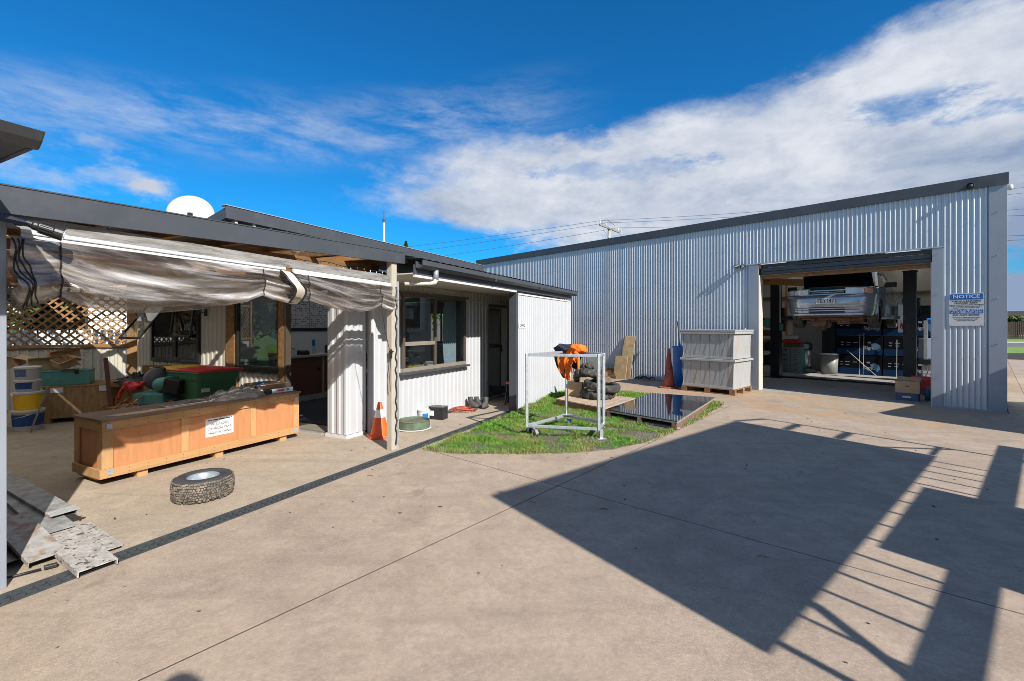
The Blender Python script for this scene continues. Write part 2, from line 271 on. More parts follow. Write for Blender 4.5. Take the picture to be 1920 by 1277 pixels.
# ------------------------------------------------------------------ object helpers
ORG = {}
def tag(o, label=None, cat=None, group=None, kind=None):
    if label: o['label'] = label
    if cat: o['category'] = cat
    if group: o['group'] = group
    if kind: o['kind'] = kind
    return o
def thing(name, label, cat, at, rz=0.0, group=None, frame=None, org=None):
    """an Empty at the thing's base; frame/org: parts are written in building-line coordinates"""
    o = bpy.data.objects.new(name, None); COL.objects.link(o); o.empty_display_size = .1
    if frame is not None:
        o.location = (OF if frame == 'O' else SF)(*org); o.rotation_euler = (0, 0, AO if frame == 'O' else AS); ORG[o.name] = Vector(org)
    else:
        o.location = at; o.rotation_euler = (0, 0, rz) if not hasattr(rz, '__len__') else rz
    return tag(o, label, cat, group)
def root_org(o):
    while o is not None:
        if o.name in ORG: return ORG[o.name]
        o = o.parent
    return None
class MB:
    def __init__(s): s.v = []; s.f = []
    def add(s, vs, fs):
        k = len(s.v); s.v += [tuple(p) for p in vs]; s.f += [tuple(i + k for i in f) for f in fs]; return s
    def box(s, x0, x1, y0, y1, z0, z1):
        return s.add([(x0, y0, z0), (x1, y0, z0), (x1, y1, z0), (x0, y1, z0), (x0, y0, z1), (x1, y0, z1), (x1, y1, z1), (x0, y1, z1)],
                     [(0, 3, 2, 1), (4, 5, 6, 7), (0, 1, 5, 4), (1, 2, 6, 5), (2, 3, 7, 6), (3, 0, 4, 7)])
    def ob(s, c, size, rot=(0, 0, 0)):
        m = Euler(rot).to_matrix(); a, b, d = (q / 2 for q in size); c = Vector(c)
        vs = [c + m @ Vector(p) for p in ((-a, -b, -d), (a, -b, -d), (a, b, -d), (-a, b, -d), (-a, -b, d), (a, -b, d), (a, b, d), (-a, b, d))]
        return s.add(vs, [(0, 3, 2, 1), (4, 5, 6, 7), (0, 1, 5, 4), (1, 2, 6, 5), (2, 3, 7, 6), (3, 0, 4, 7)])
    def bar(s, p0, p1, w, h, up=(0, 0, 1)):
        p0 = Vector(p0); p1 = Vector(p1); d = (p1 - p0).normalized(); sd_ = d.cross(Vector(up))
        if sd_.length < 1e-4: sd_ = d.cross(Vector((1, 0, 0)))
        sd_.normalize(); u = sd_.cross(d); a = sd_ * w / 2; b = u * h / 2
        vs = [p0 - a - b, p0 + a - b, p0 + a + b, p0 - a + b, p1 - a - b, p1 + a - b, p1 + a + b, p1 - a + b]
        return s.add(vs, [(0, 1, 2, 3), (7, 6, 5, 4), (0, 4, 5, 1), (1, 5, 6, 2), (2, 6, 7, 3), (3, 7, 4, 0)])
    def tube(s, pts, r, n=8, closed=False, caps=True):
        pts = [Vector(p) for p in pts]; m = len(pts); rings = []; prev = None
        for i, p in enumerate(pts):
            d = (pts[(i + 1) % m] - pts[i - 1]) if closed else (pts[min(i + 1, m - 1)] - pts[max(i - 1, 0)])
            d.normalize()
            if prev is None:
                ref = Vector((0, 0, 1)) if abs(d.z) < .9 else Vector((1, 0, 0)); a = d.cross(ref).normalized()
            else:
                a = prev - d * prev.dot(d); a = a.normalized() if a.length > 1e-6 else d.orthogonal().normalized()
            prev = a; b = d.cross(a); rr = r[i] if hasattr(r, '__len__') else r
            rings.append([p + (a * math.cos(2 * math.pi * k / n) + b * math.sin(2 * math.pi * k / n)) * rr for k in range(n)])
        vs = [q for g in rings for q in g]; fs = []
        for i in range(m if closed else m - 1):
            j = (i + 1) % m
            for k in range(n): fs.append((i * n + k, i * n + (k + 1) % n, j * n + (k + 1) % n, j * n + k))
        if caps and not closed: fs += [tuple(reversed(range(n))), tuple((m - 1) * n + k for k in range(n))]
        return s.add(vs, fs)
    def cyl(s, p0, p1, r, r2=None, n=16): return s.tube([p0, p1], [r, r if r2 is None else r2], n)
    def lathe(s, prof, n=24, c=(0, 0, 0), mat=None, a0=0, a1=2 * math.pi, close=True):
        full = abs(a1 - a0 - 2 * math.pi) < 1e-6; k = n if full else n + 1; c = Vector(c); vs = []; fs = []
        for r, z in prof:
            for i in range(k):
                a = a0 + (a1 - a0) * i / n; p = Vector((r * math.cos(a), r * math.sin(a), z)); p = mat @ p if mat else p; vs.append(p + c)
        for j in range(len(prof) - 1):
            for i in range(n if full else n): 
                i2 = (i + 1) % k; fs.append((j * k + i, j * k + i2, (j + 1) * k + i2, (j + 1) * k + i))
        return s.add(vs, fs)
    def prism(s, pts, z0, z1):
        n = len(pts); vs = [(x, y, z0) for x, y in pts] + [(x, y, z1) for x, y in pts]
        return s.add(vs, [tuple(reversed(range(n))), tuple(range(n, 2 * n))] + [(i, (i + 1) % n, n + (i + 1) % n, n + i) for i in range(n)])
    def ext(s, pts, d):                       # polygon of 3-D points pushed along d
        n = len(pts); d = Vector(d); vs = [Vector(p) for p in pts] + [Vector(p) + d for p in pts]
        return s.add(vs, [tuple(reversed(range(n))), tuple(range(n, 2 * n))] + [(i, (i + 1) % n, n + (i + 1) % n, n + i) for i in range(n)])
    def grid(s, nu, nv, f):
        vs = [f(i / nu, j / nv) for j in range(nv + 1) for i in range(nu + 1)]
        return s.add(vs, [(j * (nu + 1) + i, j * (nu + 1) + i + 1, (j + 1) * (nu + 1) + i + 1, (j + 1) * (nu + 1) + i) for j in range(nv) for i in range(nu)])
    def build(s, name, mat, parent=None, smooth=False, bevel=0.0, label=None, fix=True):
        vs = s.v; og = root_org(parent)
        if og is not None: vs = [(x - og.x, y - og.y, z - og.z) for x, y, z in vs]
        me = bpy.data.meshes.new(name); me.from_pydata(vs, [], s.f); me.update()
        if fix:
            import bmesh
            b = bmesh.new(); b.from_mesh(me); bmesh.ops.recalc_face_normals(b, faces=b.faces); b.to_mesh(me); b.free()
        o = bpy.data.objects.new(name, me); COL.objects.link(o); me.materials.append(mat)
        if smooth: me.polygons.foreach_set('use_smooth', [True] * len(me.polygons))
        if parent: o.parent = parent
        if bevel:
            md = o.modifiers.new('b', 'BEVEL'); md.width = bevel; md.segments = 2; md.limit_method = 'ANGLE'; md.angle_limit = R(40)
        if label: o['label'] = label
        return o
def curve(pts, k=6):
    p = [Vector(q) for q in pts]; p = [p[0] * 2 - p[1]] + p + [p[-1] * 2 - p[-2]]; o = []
    for i in range(1, len(p) - 2):
        for j in range(k):
            t = j / k; a, b, c, d = p[i - 1], p[i], p[i + 1], p[i + 2]; o.append(.5 * ((2 * b) + (c - a) * t + (2 * a - 5 * b + 4 * c - d) * t * t + (3 * b - a - 3 * c + d) * t ** 3))
    return o + [p[-2]]
def setting(name, mb, mat, **k): o = mb.build(name, mat, **k); o['kind'] = 'structure'; return o
def P(name, mb, mat, parent, **k): return mb.build(name, mat, parent, **k)
def B(name, dims, mat, parent, **k): return MB().box(*dims).build(name, mat, parent, **k)
def copy_tree(o, loc=None, rz=None, label=None, parent=None):
    c = o.copy(); COL.objects.link(c)
    if parent is not None: c.parent = parent; c.matrix_parent_inverse = o.matrix_parent_inverse
    if loc is not None: c.location = loc
    if rz is not None: c.rotation_euler = (0, 0, rz)
    if label: c['label'] = label
    for ch in list(o.children): copy_tree(ch, parent=c)
    return c
def text(s, size, loc, rot, mat, parent, align='CENTER', name='lettering', sx=1.0, ext=.0006, bold=0.0):
    cu = bpy.data.curves.new(name, 'FONT'); cu.body = s; cu.size = size; cu.align_x = align; cu.align_y = 'CENTER'; cu.extrude = ext; cu.offset = bold; cu.resolution_u = 3
    o = bpy.data.objects.new(name, cu); COL.objects.link(o); cu.materials.append(mat); o.parent = parent
    og = root_org(parent); l = Vector(loc)
    if og is not None: l = l - og
    o.location = l; o.rotation_euler = rot; o.scale = (sx, 1, 1)
    me = bpy.data.meshes.new_from_object(o); t_ = bpy.data.objects.new(name, me); COL.objects.link(t_); t_.parent = parent; t_.location = l; t_.rotation_euler = rot; t_.scale = (sx, 1, 1)
    if not me.materials: me.materials.append(mat)
    bpy.data.objects.remove(o); return t_
def clad(parent, p0, p1, z0, z1, kind, mat, sheet=.76, name='wall_sheet', ztop=None):
    """profiled steel sheets from p0 to p1 (outside is on the right-hand side of p0->p1); each sheet is a part"""
    p0 = Vector(p0); p1 = Vector(p1); L = (p1 - p0).length; e = (p1 - p0) / L; n = Vector((e.y, -e.x)); x = 0.0; k = 0
    while x < L - 1e-4:
        x1 = min(L, x + sheet); xs = []; off = []
        if kind == 'sine':
            pitch = .076; m = max(2, int(round((x1 - x) / pitch * 12)))
            for i in range(m + 1):
                q = x + (x1 - x) * i / m; xs.append(q); w_ = 2 * math.pi * q / pitch; off.append(.0118 * (math.sin(w_) + .13 * math.sin(3 * w_)))
        else:
            pitch = {'trap': .125, 'fine': .09}.get(kind, .125); dp = {'trap': .016, 'fine': .006}[kind]; q = math.floor(x / pitch) * pitch
            pr = ((0, 0), (.42, 0), (.52, 1), (.82, 1), (.92, 0)) if kind == 'trap' else ((0, 0), (.30, 0), (.36, 1), (.94, 1))
            raw = []
            while q < x1 + pitch:
                raw += [(q + a * pitch, dp * h) for a, h in pr]; q += pitch
            def at(t):
                for (a, h), (b, g) in zip(raw, raw[1:]):
                    if a <= t <= b: return h + (g - h) * (t - a) / max(1e-6, b - a)
                return 0
            xs = [x] + [a for a, h in raw if x < a < x1] + [x1]; off = [at(t) for t in xs]
        lift = .0012 * (k % 2); mb = MB(); vs = []
        zt = (lambda q: z1) if ztop is None else ztop
        for q, o_ in zip(xs, off):
            p = p0 + e * q + n * (o_ + lift); vs += [(p.x, p.y, z0), (p.x, p.y, zt(q))]
        mb.add(vs, [(2 * i, 2 * i + 2, 2 * i + 3, 2 * i + 1) for i in range(len(xs) - 1)])
        mb.build(name, mat, parent, smooth=(kind == 'sine'), fix=False); x = x1; k += 1
# ------------------------------------------------------------------ setting: ground, slabs, road
setting('ground', MB().grid(60, 60, lambda a, b: (-900 + 1800 * a, -900 + 1800 * b, -.06)), m_field)
def clip(poly, nx, ny, c):                     # keep nx*x+ny*y <= c
    o = []
    for i in range(len(poly)):
        a, b = poly[i], poly[(i + 1) % len(poly)]; da = nx * a[0] + ny * a[1] - c; db = nx * b[0] + ny * b[1] - c
        if da <= 0: o.append(a)
        if da * db < 0: t = da / (da - db); o.append((a[0] + (b[0] - a[0]) * t, a[1] + (b[1] - a[1]) * t))
    return o
JA = (.65, .76); JB = (-.76, .65); J0 = (.431, 4.279); gj = .0048
setting('slab_bed', MB().prism([(-14, -9), (26, -9), (31, 26), (-14, 26)], -.055, -.031), M('joint_filler', (.03, .022, .016), .95, v=.2))
yard = thing('concrete_yard', None, None, (0, 0, 0))
yard['kind'] = 'structure'
la = [-12, -4.6, 0, 6.9, 14, 21]; lb = [6.5, 0, -5.6, -11.2, -18]
for i in range(len(la) - 1):
    for j in range(len(lb) - 1):
        a0, a1, b1, b0 = la[i] + gj, la[i + 1] - gj, lb[j] - gj, lb[j + 1] + gj
        q = [(J0[0] + JA[0] * a + JB[0] * b, J0[1] + JA[1] * a + JB[1] * b) for a, b in ((a0, b0), (a1, b0), (a1, b1), (a0, b1))]
        q = clip(q, -.8929, .4502, 3.535)                       # drain side
        q = clip(q, .725, .689, 11.5932 - 2.66 - .004) if len(q) > 2 else q   # shed apron
        if len(q) > 2: MB().prism(q, -.03, 0).build('slab', m_yard, yard)
jf = MB()
for a in la[1:-1] : q = clip([(J0[0] + JA[0] * x + JB[0] * y, J0[1] + JA[1] * x + JB[1] * y) for x, y in ((a - gj + .0002, -18), (a + gj - .0002, -18), (a + gj - .0002, 6.5), (a - gj + .0002, 6.5))], -.8929, .4502, 3.53); q = clip(q, .725, .689, 8.925); len(q) > 2 and jf.prism(q, -.0305, -.0006)
for b in lb[1:-1] : q = clip([(J0[0] + JA[0] * x + JB[0] * y, J0[1] + JA[1] * x + JB[1] * y) for x, y in ((-12, b - gj + .0002), (21, b - gj + .0002), (21, b + gj - .0002), (-12, b + gj - .0002))], -.8929, .4502, 3.53); q = clip(q, .725, .689, 8.925); len(q) > 2 and jf.prism(q, -.0306, -.0009)
jf.build('joint_filler', MATS['joint_filler'], yard)
yard2 = thing('driveway', None, None, (0, 0, 0)); yard2['kind'] = 'structure'
for (a0, a1, b0, b1, nm) in ((.03, .32, -.012, 19.0, 'slab'), (-14.4, -4.75, -2.66, -.02, 'slab'), (-4.743, .32, -2.66, -.02, 'slab'), (.327, 6.0, -2.66, 10.0, 'slab'), (6.007, 14.0, -2.66, 10.0, 'slab'), (.327, 7.0, 10.007, 19.0, 'slab')):
    MB().prism([SF(a, b)[:2] for a, b in ((a0, b0), (a1, b0), (a1, b1), (a0, b1))], -.03, 0).build(nm, m_apron if a1 < 1 else m_yard, yard2)
lean = thing('lean_to_floor', None, None, (0, 0, 0)); lean['kind'] = 'structure'
for (v0, v1, u0, u1) in ((-8.0, -3.70, -3.0, 4.70), (-13.5, -8.006, -3.0, 4.70), (-4.75, -3.70, 4.706, 12.0)):
    MB().prism([OF(v, u)[:2] for v, u in ((v0, u0), (v1, u0), (v1, u1), (v0, u1))], -.03, 0).build('slab', m_lean, lean)
setting('road', MB().box(-60, 120, 34.2, 42.5, -.055, -.02), m_road)
setting('verge_kerb', MB().box(-60, 120, 42.5, 42.75, -.05, .06), m_concpole)
# ------------------------------------------------------------------ channel drain
dr = thing('channel_drain', 'long dark slotted drain channel across the concrete', 'drain', None, frame='O', org=(-3.62, -2, 0))
MB().box(-3.695, -3.68, -2, 11.2, -.03, .003).build('edge_rail', m_drain, dr); MB().box(-3.555, -3.54, -2, 11.2, -.03, .003).build('edge_rail', m_drain, dr)
B('channel_bed', (-3.68, -3.555, -2, 11.2, -.028, -.022), m_soil, dr)
gm = MB(); 
for k in range(10):
    y = .05 * k; gm.box(-3.677, -3.558, y + .004, y + .024, -.014, -.001)
gm.box(-3.677, -3.661, 0, .497, -.016, -.002); gm.box(-3.574, -3.558, 0, .497, -.016, -.002); gm.box(-3.626, -3.609, 0, .497, -.017, -.003)
g0 = gm.build('grating', m_drain, dr)
for k in range(26):
    g = g0 if k == 0 else g0.copy()
    if k: COL.objects.link(g); g.parent = dr
    g.location = (0, -2 + .5 * k, 0)
# ------------------------------------------------------------------ lawn
lawn = [(-1.04, 5.50), (.20, 8.14), (1.30, 10.62), (1.58, 11.28), (4.04, 8.70), (3.40, 7.85), (2.80, 7.05), (2.14, 6.30), (1.70, 5.85), (1.22, 5.53), (.75, 5.40), (.25, 5.355), (-.30, 5.345), (-.80, 5.39)]
def wob(p, k): a = mnoise.noise(Vector((p[0] * 3, p[1] * 3, k))) * .03; c = mnoise.noise(Vector((p[0] * 9, p[1] * 9, k + 5))) * .022; return (p[0] + a + c, p[1] + a * 1.2 - c)
dense = []
for i in range(len(lawn)):
    a, b = lawn[i], lawn[(i + 1) % len(lawn)]; n = max(1, int(math.dist(a, b) / .12))
    for k in range(n): dense.append(wob((a[0] + (b[0] - a[0]) * k / n, a[1] + (b[1] - a[1]) * k / n), 2.0))
def inside(px, py, poly):
    ins = np.zeros(len(px), bool); n = len(poly)
    for i in range(n):
        x0, y0 = poly[i]; x1, y1 = poly[(i + 1) % n]
        if y0 == y1: continue
        c = ((y0 > py) != (y1 > py)) & (px < (x1 - x0) * (py - y0) / (y1 - y0) + x0); ins ^= c
    return ins
lc = (1.4, 7.4)
setting('lawn_soil', MB().prism(dense, -.01, .012), m_soil)
NB = 165000
px = rng.uniform(-1.2, 4.2, NB * 2); py = rng.uniform(5.3, 11.4, NB * 2); ok = inside(px, py, dense); px, py = px[ok], py[ok]
def bare(cx, cy, rx, ry): return np.clip(1.25 - ((px - cx) / rx) ** 2 - ((py - cy) / ry) ** 2, 0, 1)
b_ = np.maximum.reduce([bare(1.05, 5.92, .42, .14), bare(1.75, 6.25, .45, .20), bare(2.35, 6.75, .5, .18), bare(.35, 6.0, .3, .12), bare(3.0, 7.3, .3, .16), bare(-.1, 6.15, .25, .10), bare(1.3, 6.6, .35, .15)])
pn = np.array([mnoise.noise(Vector((float(a) * 2.6, float(b) * 2.6, 1.0))) for a, b in zip(px, py)])
keep = rng.random(len(px)) > np.clip(b_ * 1.05 + np.clip(-pn * 2.4 - .05, 0, .8), 0, .97); px, py, pn = px[keep], py[keep], pn[keep]
n = len(px); h = rng.uniform(.016, .044, n) * (1 + 1.0 * np.clip(pn, 0, 1))
wall = (px * .8929 - py * .4502); h *= 1 + 1.0 * np.clip((-3.25 - wall) / .3, 0, 1)
edge = np.clip((px * .725 + py * .689 - (11.5932 - 3.5)) / .8, 0, 1); h *= 1 + .7 * edge
a = rng.uniform(0, 2 * np.pi, n); w = rng.uniform(.0022, .0042, n); ln = rng.uniform(.1, .8, n) * h; a2 = a + rng.uniform(-1.5, 1.5, n)
v = np.zeros((n, 4, 3)); v[:, 0] = np.c_[px - np.cos(a) * w, py - np.sin(a) * w, np.full(n, .008)]; v[:, 1] = np.c_[px + np.cos(a) * w, py + np.sin(a) * w, np.full(n, .008)]
mxp = np.c_[px + np.cos(a2) * ln * .35, py + np.sin(a2) * ln * .35, .008 + h * .62]; v[:, 2] = mxp + np.c_[np.cos(a) * w * .7, np.sin(a) * w * .7, np.zeros(n)]
v[:, 3] = np.c_[px + np.cos(a2) * ln, py + np.sin(a2) * ln, .008 + h]
f = (np.arange(n)[:, None] * 4 + np.array([[0, 1, 2]])); f2 = (np.arange(n)[:, None] * 4 + np.array([[0, 2, 3]])); tri = np.concatenate([f, f2])
me = bpy.data.meshes.new('grass'); me.vertices.add(n * 4); me.vertices.foreach_set('co', v.reshape(-1)); me.loops.add(tri.size); me.loops.foreach_set('vertex_index', tri.reshape(-1).astype(np.int32))
me.polygons.add(len(tri)); me.polygons.foreach_set('loop_start', (np.arange(len(tri)) * 3).astype(np.int32)); me.update(calc_edges=True); me.validate()
go = bpy.data.objects.new('grass', me); COL.objects.link(go); me.materials.append(m_grass); tag(go, kind='stuff', label='short green grass patch between the drain and the shed', cat='grass')
eb = []; 
for k in range(5200):
    i = random.randrange(len(dense)); a, b = dense[i], dense[(i + 1) % len(dense)]; t_ = random.random(); x = a[0] + (b[0] - a[0]) * t_ + random.gauss(0, .022); y = a[1] + (b[1] - a[1]) * t_ + random.gauss(0, .022)
    if mnoise.noise(Vector((x * 2.2, y * 2.2, 9))) < -.05: continue
    h_ = random.uniform(.02, .075); an_ = random.random() * 6.28; w_ = .003; lx, ly = random.gauss(0, .02), random.gauss(0, .02); eb += [(x - math.cos(an_) * w_, y - math.sin(an_) * w_, 0), (x + math.cos(an_) * w_, y + math.sin(an_) * w_, 0), (x + lx, y + ly, h_)]
tag(MB().add(eb, [(i, i + 1, i + 2) for i in range(0, len(eb), 3)]).build('edge_grass', M('dry_grass', (.22, .27, .06), .6, v=.4, s=5, c2=(.38, .32, .14), c2s=3, lo=.45, hi=.6, amt=.8), None, fix=False), kind='stuff', label='ragged longer grass and dry blades along the rim of the lawn patch', cat='grass')
gb = MB()
for k in range(700):
    x = random.uniform(-.3, 3.6); y = random.uniform(5.5, 8.2)
    s_ = random.uniform(.004, .014)
    ins = inside(np.array([x]), np.array([y]), dense)[0]
    if ins: gb.ob((x, y, .012 + s_ * .3), (s_, s_ * random.uniform(.6, 1.3), s_ * .7), (random.random() * 3, random.random() * 3, 0))
tag(gb.build('gravel', M('gravel_stone', (.24, .22, .20), .9, v=.3, s=30), None), kind='stuff', label='small grey stones scattered on the bare soil', cat='gravel')
# ================================================================== BIG SHED (local: x = a, 0 at near corner, -14.4 far end; y = b inwards)
sh = thing('workshop_shed', 'large silver corrugated steel shed with an open roller door', 'shed', None, frame='S', org=(-2.5, 0, 0))
TOPZ = 3.98
clad(sh, (-14.42, 0), (-4.158, 0), .03, TOPZ, 'sine', m_zinc)
clad(sh, (-4.158, 0), (-.796, 0), 2.965, TOPZ, 'sine', m_zinc)
clad(sh, (-.796, 0), (-.19, 0), .03, TOPZ, 'sine', m_zinc)
B('base_flashing', (-14.4, -4.17, -.02, .0, .0, .03), m_flash, sh); B('base_flashing', (-.79, .02, -.022, .0, .0, .03), m_flash, sh)
MB().box(-.205, .012, -.022, .0, .031, 4.0).box(-.006, .012, .0, .16, .031, 4.0).build('corner_flashing', m_flash, sh, bevel=.003)
MB().box(-14.44, .03, -.045, .0, 3.955, 4.14).box(-14.44, .03, -.045, .3, 4.14, 4.152).build('barge_capping', m_char, sh)
for (x0, x1) in ((-4.158, -3.946), (-.942, -.796)):
    B('jamb_flashing', (x0, x1, -.030, .0, .0, 2.962), m_flash, sh)
MB().box(-3.946, -3.93, -.028, .22, .0, 2.70).build('door_reveal', m_cream, sh); MB().box(-.958, -.942, -.028, .22, .0, 2.70).build('door_reveal', m_cream, sh)
B('head_flashing', (-4.18, -.78, -.036, .0, 2.962, 2.985), m_galv, sh)
for k, (z0, z1, y) in enumerate(((2.88, 2.96, .10), (2.79, 2.875, .085), (2.715, 2.785, .10))):
    B('roller_slat', (-3.93, -.958, y, y + .03, z0, z1), m_char, sh, bevel=.006)
B('roller_bottom_rail', (-3.93, -.958, .08, .13, 2.69, 2.712), m_brown_t, sh)
for z in (.45, 1.2, 2.0, 2.75, 3.5):
    for x in (-.10,): MB().cyl((x, -.022, z), (x, -.034, z), .008, n=8).build('screw', m_galv, sh)
    if z < 2.9:
        for x in (-.87, -4.05): MB().cyl((x, -.03, z + .1), (x, -.04, z + .1), .007, n=8).build('screw', m_flash, sh)
# end walls, back wall and roof, with framing and building paper
DEP = 8.2
clad(sh, (0.0, .16), (0.0, 3.85), .03, 4.0, 'sine', m_zinc); clad(sh, (0, 6.35), (0, DEP), .03, 4.0, 'sine', m_zinc); clad(sh, (0, 3.85), (0, 6.35), 2.9, 4.0, 'sine', m_zinc)
clad(sh, (0, DEP), (-14.4, DEP), .03, 3.6, 'sine', m_zinc); clad(sh, (-14.4, DEP), (-14.4, 0), .03, 4.0, 'sine', m_zinc)
rf = MB(); m_sky = bpy.data.materials.new('fill_skylight_sheet'); m_sky.use_nodes = True; fn_ = m_sky.node_tree.nodes; fn_.clear(); fo_ = fn_.new('ShaderNodeOutputMaterial'); ft_ = fn_.new('ShaderNodeBsdfTranslucent'); ft_.inputs[0].default_value = (.42, .42, .40, 1); m_sky.node_tree.links.new(ft_.outputs[0], fo_.inputs[0])  # translucent skylight strips added to lift the dark shed interior
def roofstrip(x0, x1, mb): mb.add([(x0, .0, 4.09), (x1, .0, 4.09), (x1, DEP + .1, 3.62), (x0, DEP + .1, 3.62)], [(0, 1, 2, 3)])
rx = [-14.45, -8.4, -7.6, -5.9, -5.1, -2.4, -1.6, .03]
for i in range(7):
    if i % 2: mb = MB(); roofstrip(rx[i], rx[i + 1], mb); P('fill_skylight', mb, m_sky, sh)
    else: roofstrip(rx[i], rx[i + 1], rf)
P('roof', rf, m_zinc, sh)
B('building_paper', (-14.3, -.1, DEP - .12, DEP - .10, .0, 3.62), m_insul, sh); B('building_paper', (-14.34, -14.32, .1, DEP - .13, .0, 3.9), m_insul, sh)
MB().box(-14.3, -4.2, .07, .08, .0, 3.9).build('building_paper', m_insul, sh)
for k in range(12): B('wall_stud', (-14.0 + k * 1.2, -13.955 + k * 1.2, DEP - .21, DEP - .121, .0, 3.5), m_orange_t if k % 3 else m_brown_t, sh)
for z in (.9, 1.75, 2.55): B('wall_girt', (-14.3, -.1, DEP - .212, DEP - .165, z, z + .09), m_brown_t, sh)
B('door_lintel', (-4.3, -.7, .14, .24, 2.62, 2.86), m_brown_t, sh)
for k in range(6):
    x = -13.6 + k * 2.6; MB().bar((x, .3, 3.82), (x, DEP - .2, 3.40), .09, .24).build('rafter', m_orange_t, sh)
MB().bar((-4.35, .35, 3.0), (-4.35, 3.0, 2.75), .10, .16).build('brace', m_orange_t, sh)
MB().bar((-4.95, 1.0, 2.74), (-3.7, 3.6, 2.74), .09, .18).build('brace', m_orange_t, sh)
B('shed_floor', (-14.3, -.03, .0, DEP, -.03, -.002), m_shedfloor, sh)
scr = MB()
for z in (.95, 1.75, 2.60, 3.35):
    for i in range(94):
        x = -14.3 + i * .152
        if (-4.2 < x < -.75 and z < 3.0) or x > -.22: continue
        scr.cyl((x, -.0135, z), (x, -.019, z), .0065, n=6)
P('cladding_screws', scr, m_flash, sh)['kind'] = 'stuff'
# sign on the wall
sg = thing('notice_sign', 'blue and white hazard notice sign on the corrugated shed wall', 'sign', None, frame='S', org=(-.49, -.014, 1.51))
sx0, sx1 = -.711, -.268
B('board', (sx0, sx1, -.020, -.012, 1.51, 2.10), m_whitep, sg)
B('blue_band', (sx0 + .008, sx1 - .008, -.0225, -.0202, 1.985, 2.085), m_signblue, sg); B('blue_band', (sx0 + .008, sx1 - .008, -.0225, -.0202, 1.735, 1.81), m_signblue, sg)
cx = (sx0 + sx1) / 2; rt = (R(90), 0, 0)
def sl(t, z, s, m, sx=1.25, bold=0.0): text(t, s, (cx, -.0236 if m is m_paper else -.0212, z), rt, m, sg, sx=sx, bold=bold)
sl('NOTICE', 2.036, .082, m_paper, 1.15, .0012)
sl('THIS IS A MULTIPLE', 1.955, .036, m_ink, 1.22, .0006); sl('HAZARD AREA', 1.922, .036, m_ink, 1.22, .0006)
sl('PERSONS ENTERING THIS PROPERTY', 1.888, .022, m_ink); sl('MUST COMPLY WITH ALL SAFETY', 1.862, .022, m_ink); sl('REGULATIONS UNDER THE', 1.836, .022, m_ink)
sl('HEALTH AND SAFETY', 1.792, .034, m_paper, 1.25, .0006); sl('AT WORK ACT 2015', 1.756, .034, m_paper, 1.25, .0006)
sl('DO NOT ENTER', 1.705, .038, m_ink, 1.22, .0008); sl('WITHOUT PERMISSION AND', 1.66, .022, m_ink); sl('NOTIFICATION OF THE', 1.632, .022, m_ink); sl('HAZARDS WITHIN', 1.604, .022, m_ink)
for x in (sx0 + .02, sx1 - .02):
    for z in (1.53, 2.08): MB().cyl((x, -.02, z), (x, -.028, z), .006, n=8).build('screw', m_galv, sg)
# camera dome, flood light, corner lamp
dm = thing('security_camera', 'small dark dome camera under the shed capping', 'camera', None, frame='S', org=(-.434, -.05, 4.01))
MB().lathe([(.001, 0), (.05, .0), (.055, .02), (.05, .035)], 16, (-.434, -.047, 4.01), Matrix.Rotation(R(90), 3, 'X')).build('housing', m_char, dm, smooth=True)
MB().lathe([(.038, .0), (.034, .02), (.02, .034), (.001, .04)], 16, (-.434, -.085, 4.0), Matrix.Rotation(R(90), 3, 'X')).build('lens', m_black, dm, smooth=True)
fl = thing('flood_light', 'small black flood light sticking out of the shed wall', 'lamp', None, frame='S', org=(-4.30, 0, 2.93))
MB().box(-4.35, -4.27, -.03, -.01, 2.90, 2.98).build('mount', m_black, fl); MB().tube([(-4.31, -.03, 2.94), (-4.33, -.06, 2.93), (-4.33, -.075, 2.95)], .014, 8).build('arm', m_black, fl)
for q in (-.055, .055):
    MB().cyl((-4.33 + q, -.06, 2.96), (-4.36 + q * 1.6, -.13, 2.93), .036, .046, 14).build('lamp_head', m_black, fl); MB().cyl((-4.36 + q * 1.6, -.131, 2.9295), (-4.362 + q * 1.6, -.136, 2.928), .04, n=14).build('lens', m_chrome, fl)
cl_ = thing('corner_lamp', 'tiny white fitting at the top corner of the shed', 'lamp', None, frame='S', org=(.04, .05, 3.88)); MB().lathe([(.001, -.05), (.03, -.045), (.035, 0), (.03, .04), (.001, .045)], 12, (.05, .05, 3.9)).build('body', m_whitep, cl_, smooth=True)
MB().box(.013, .03, .03, .07, 3.86, 3.9).build('bracket', m_whitep, cl_)
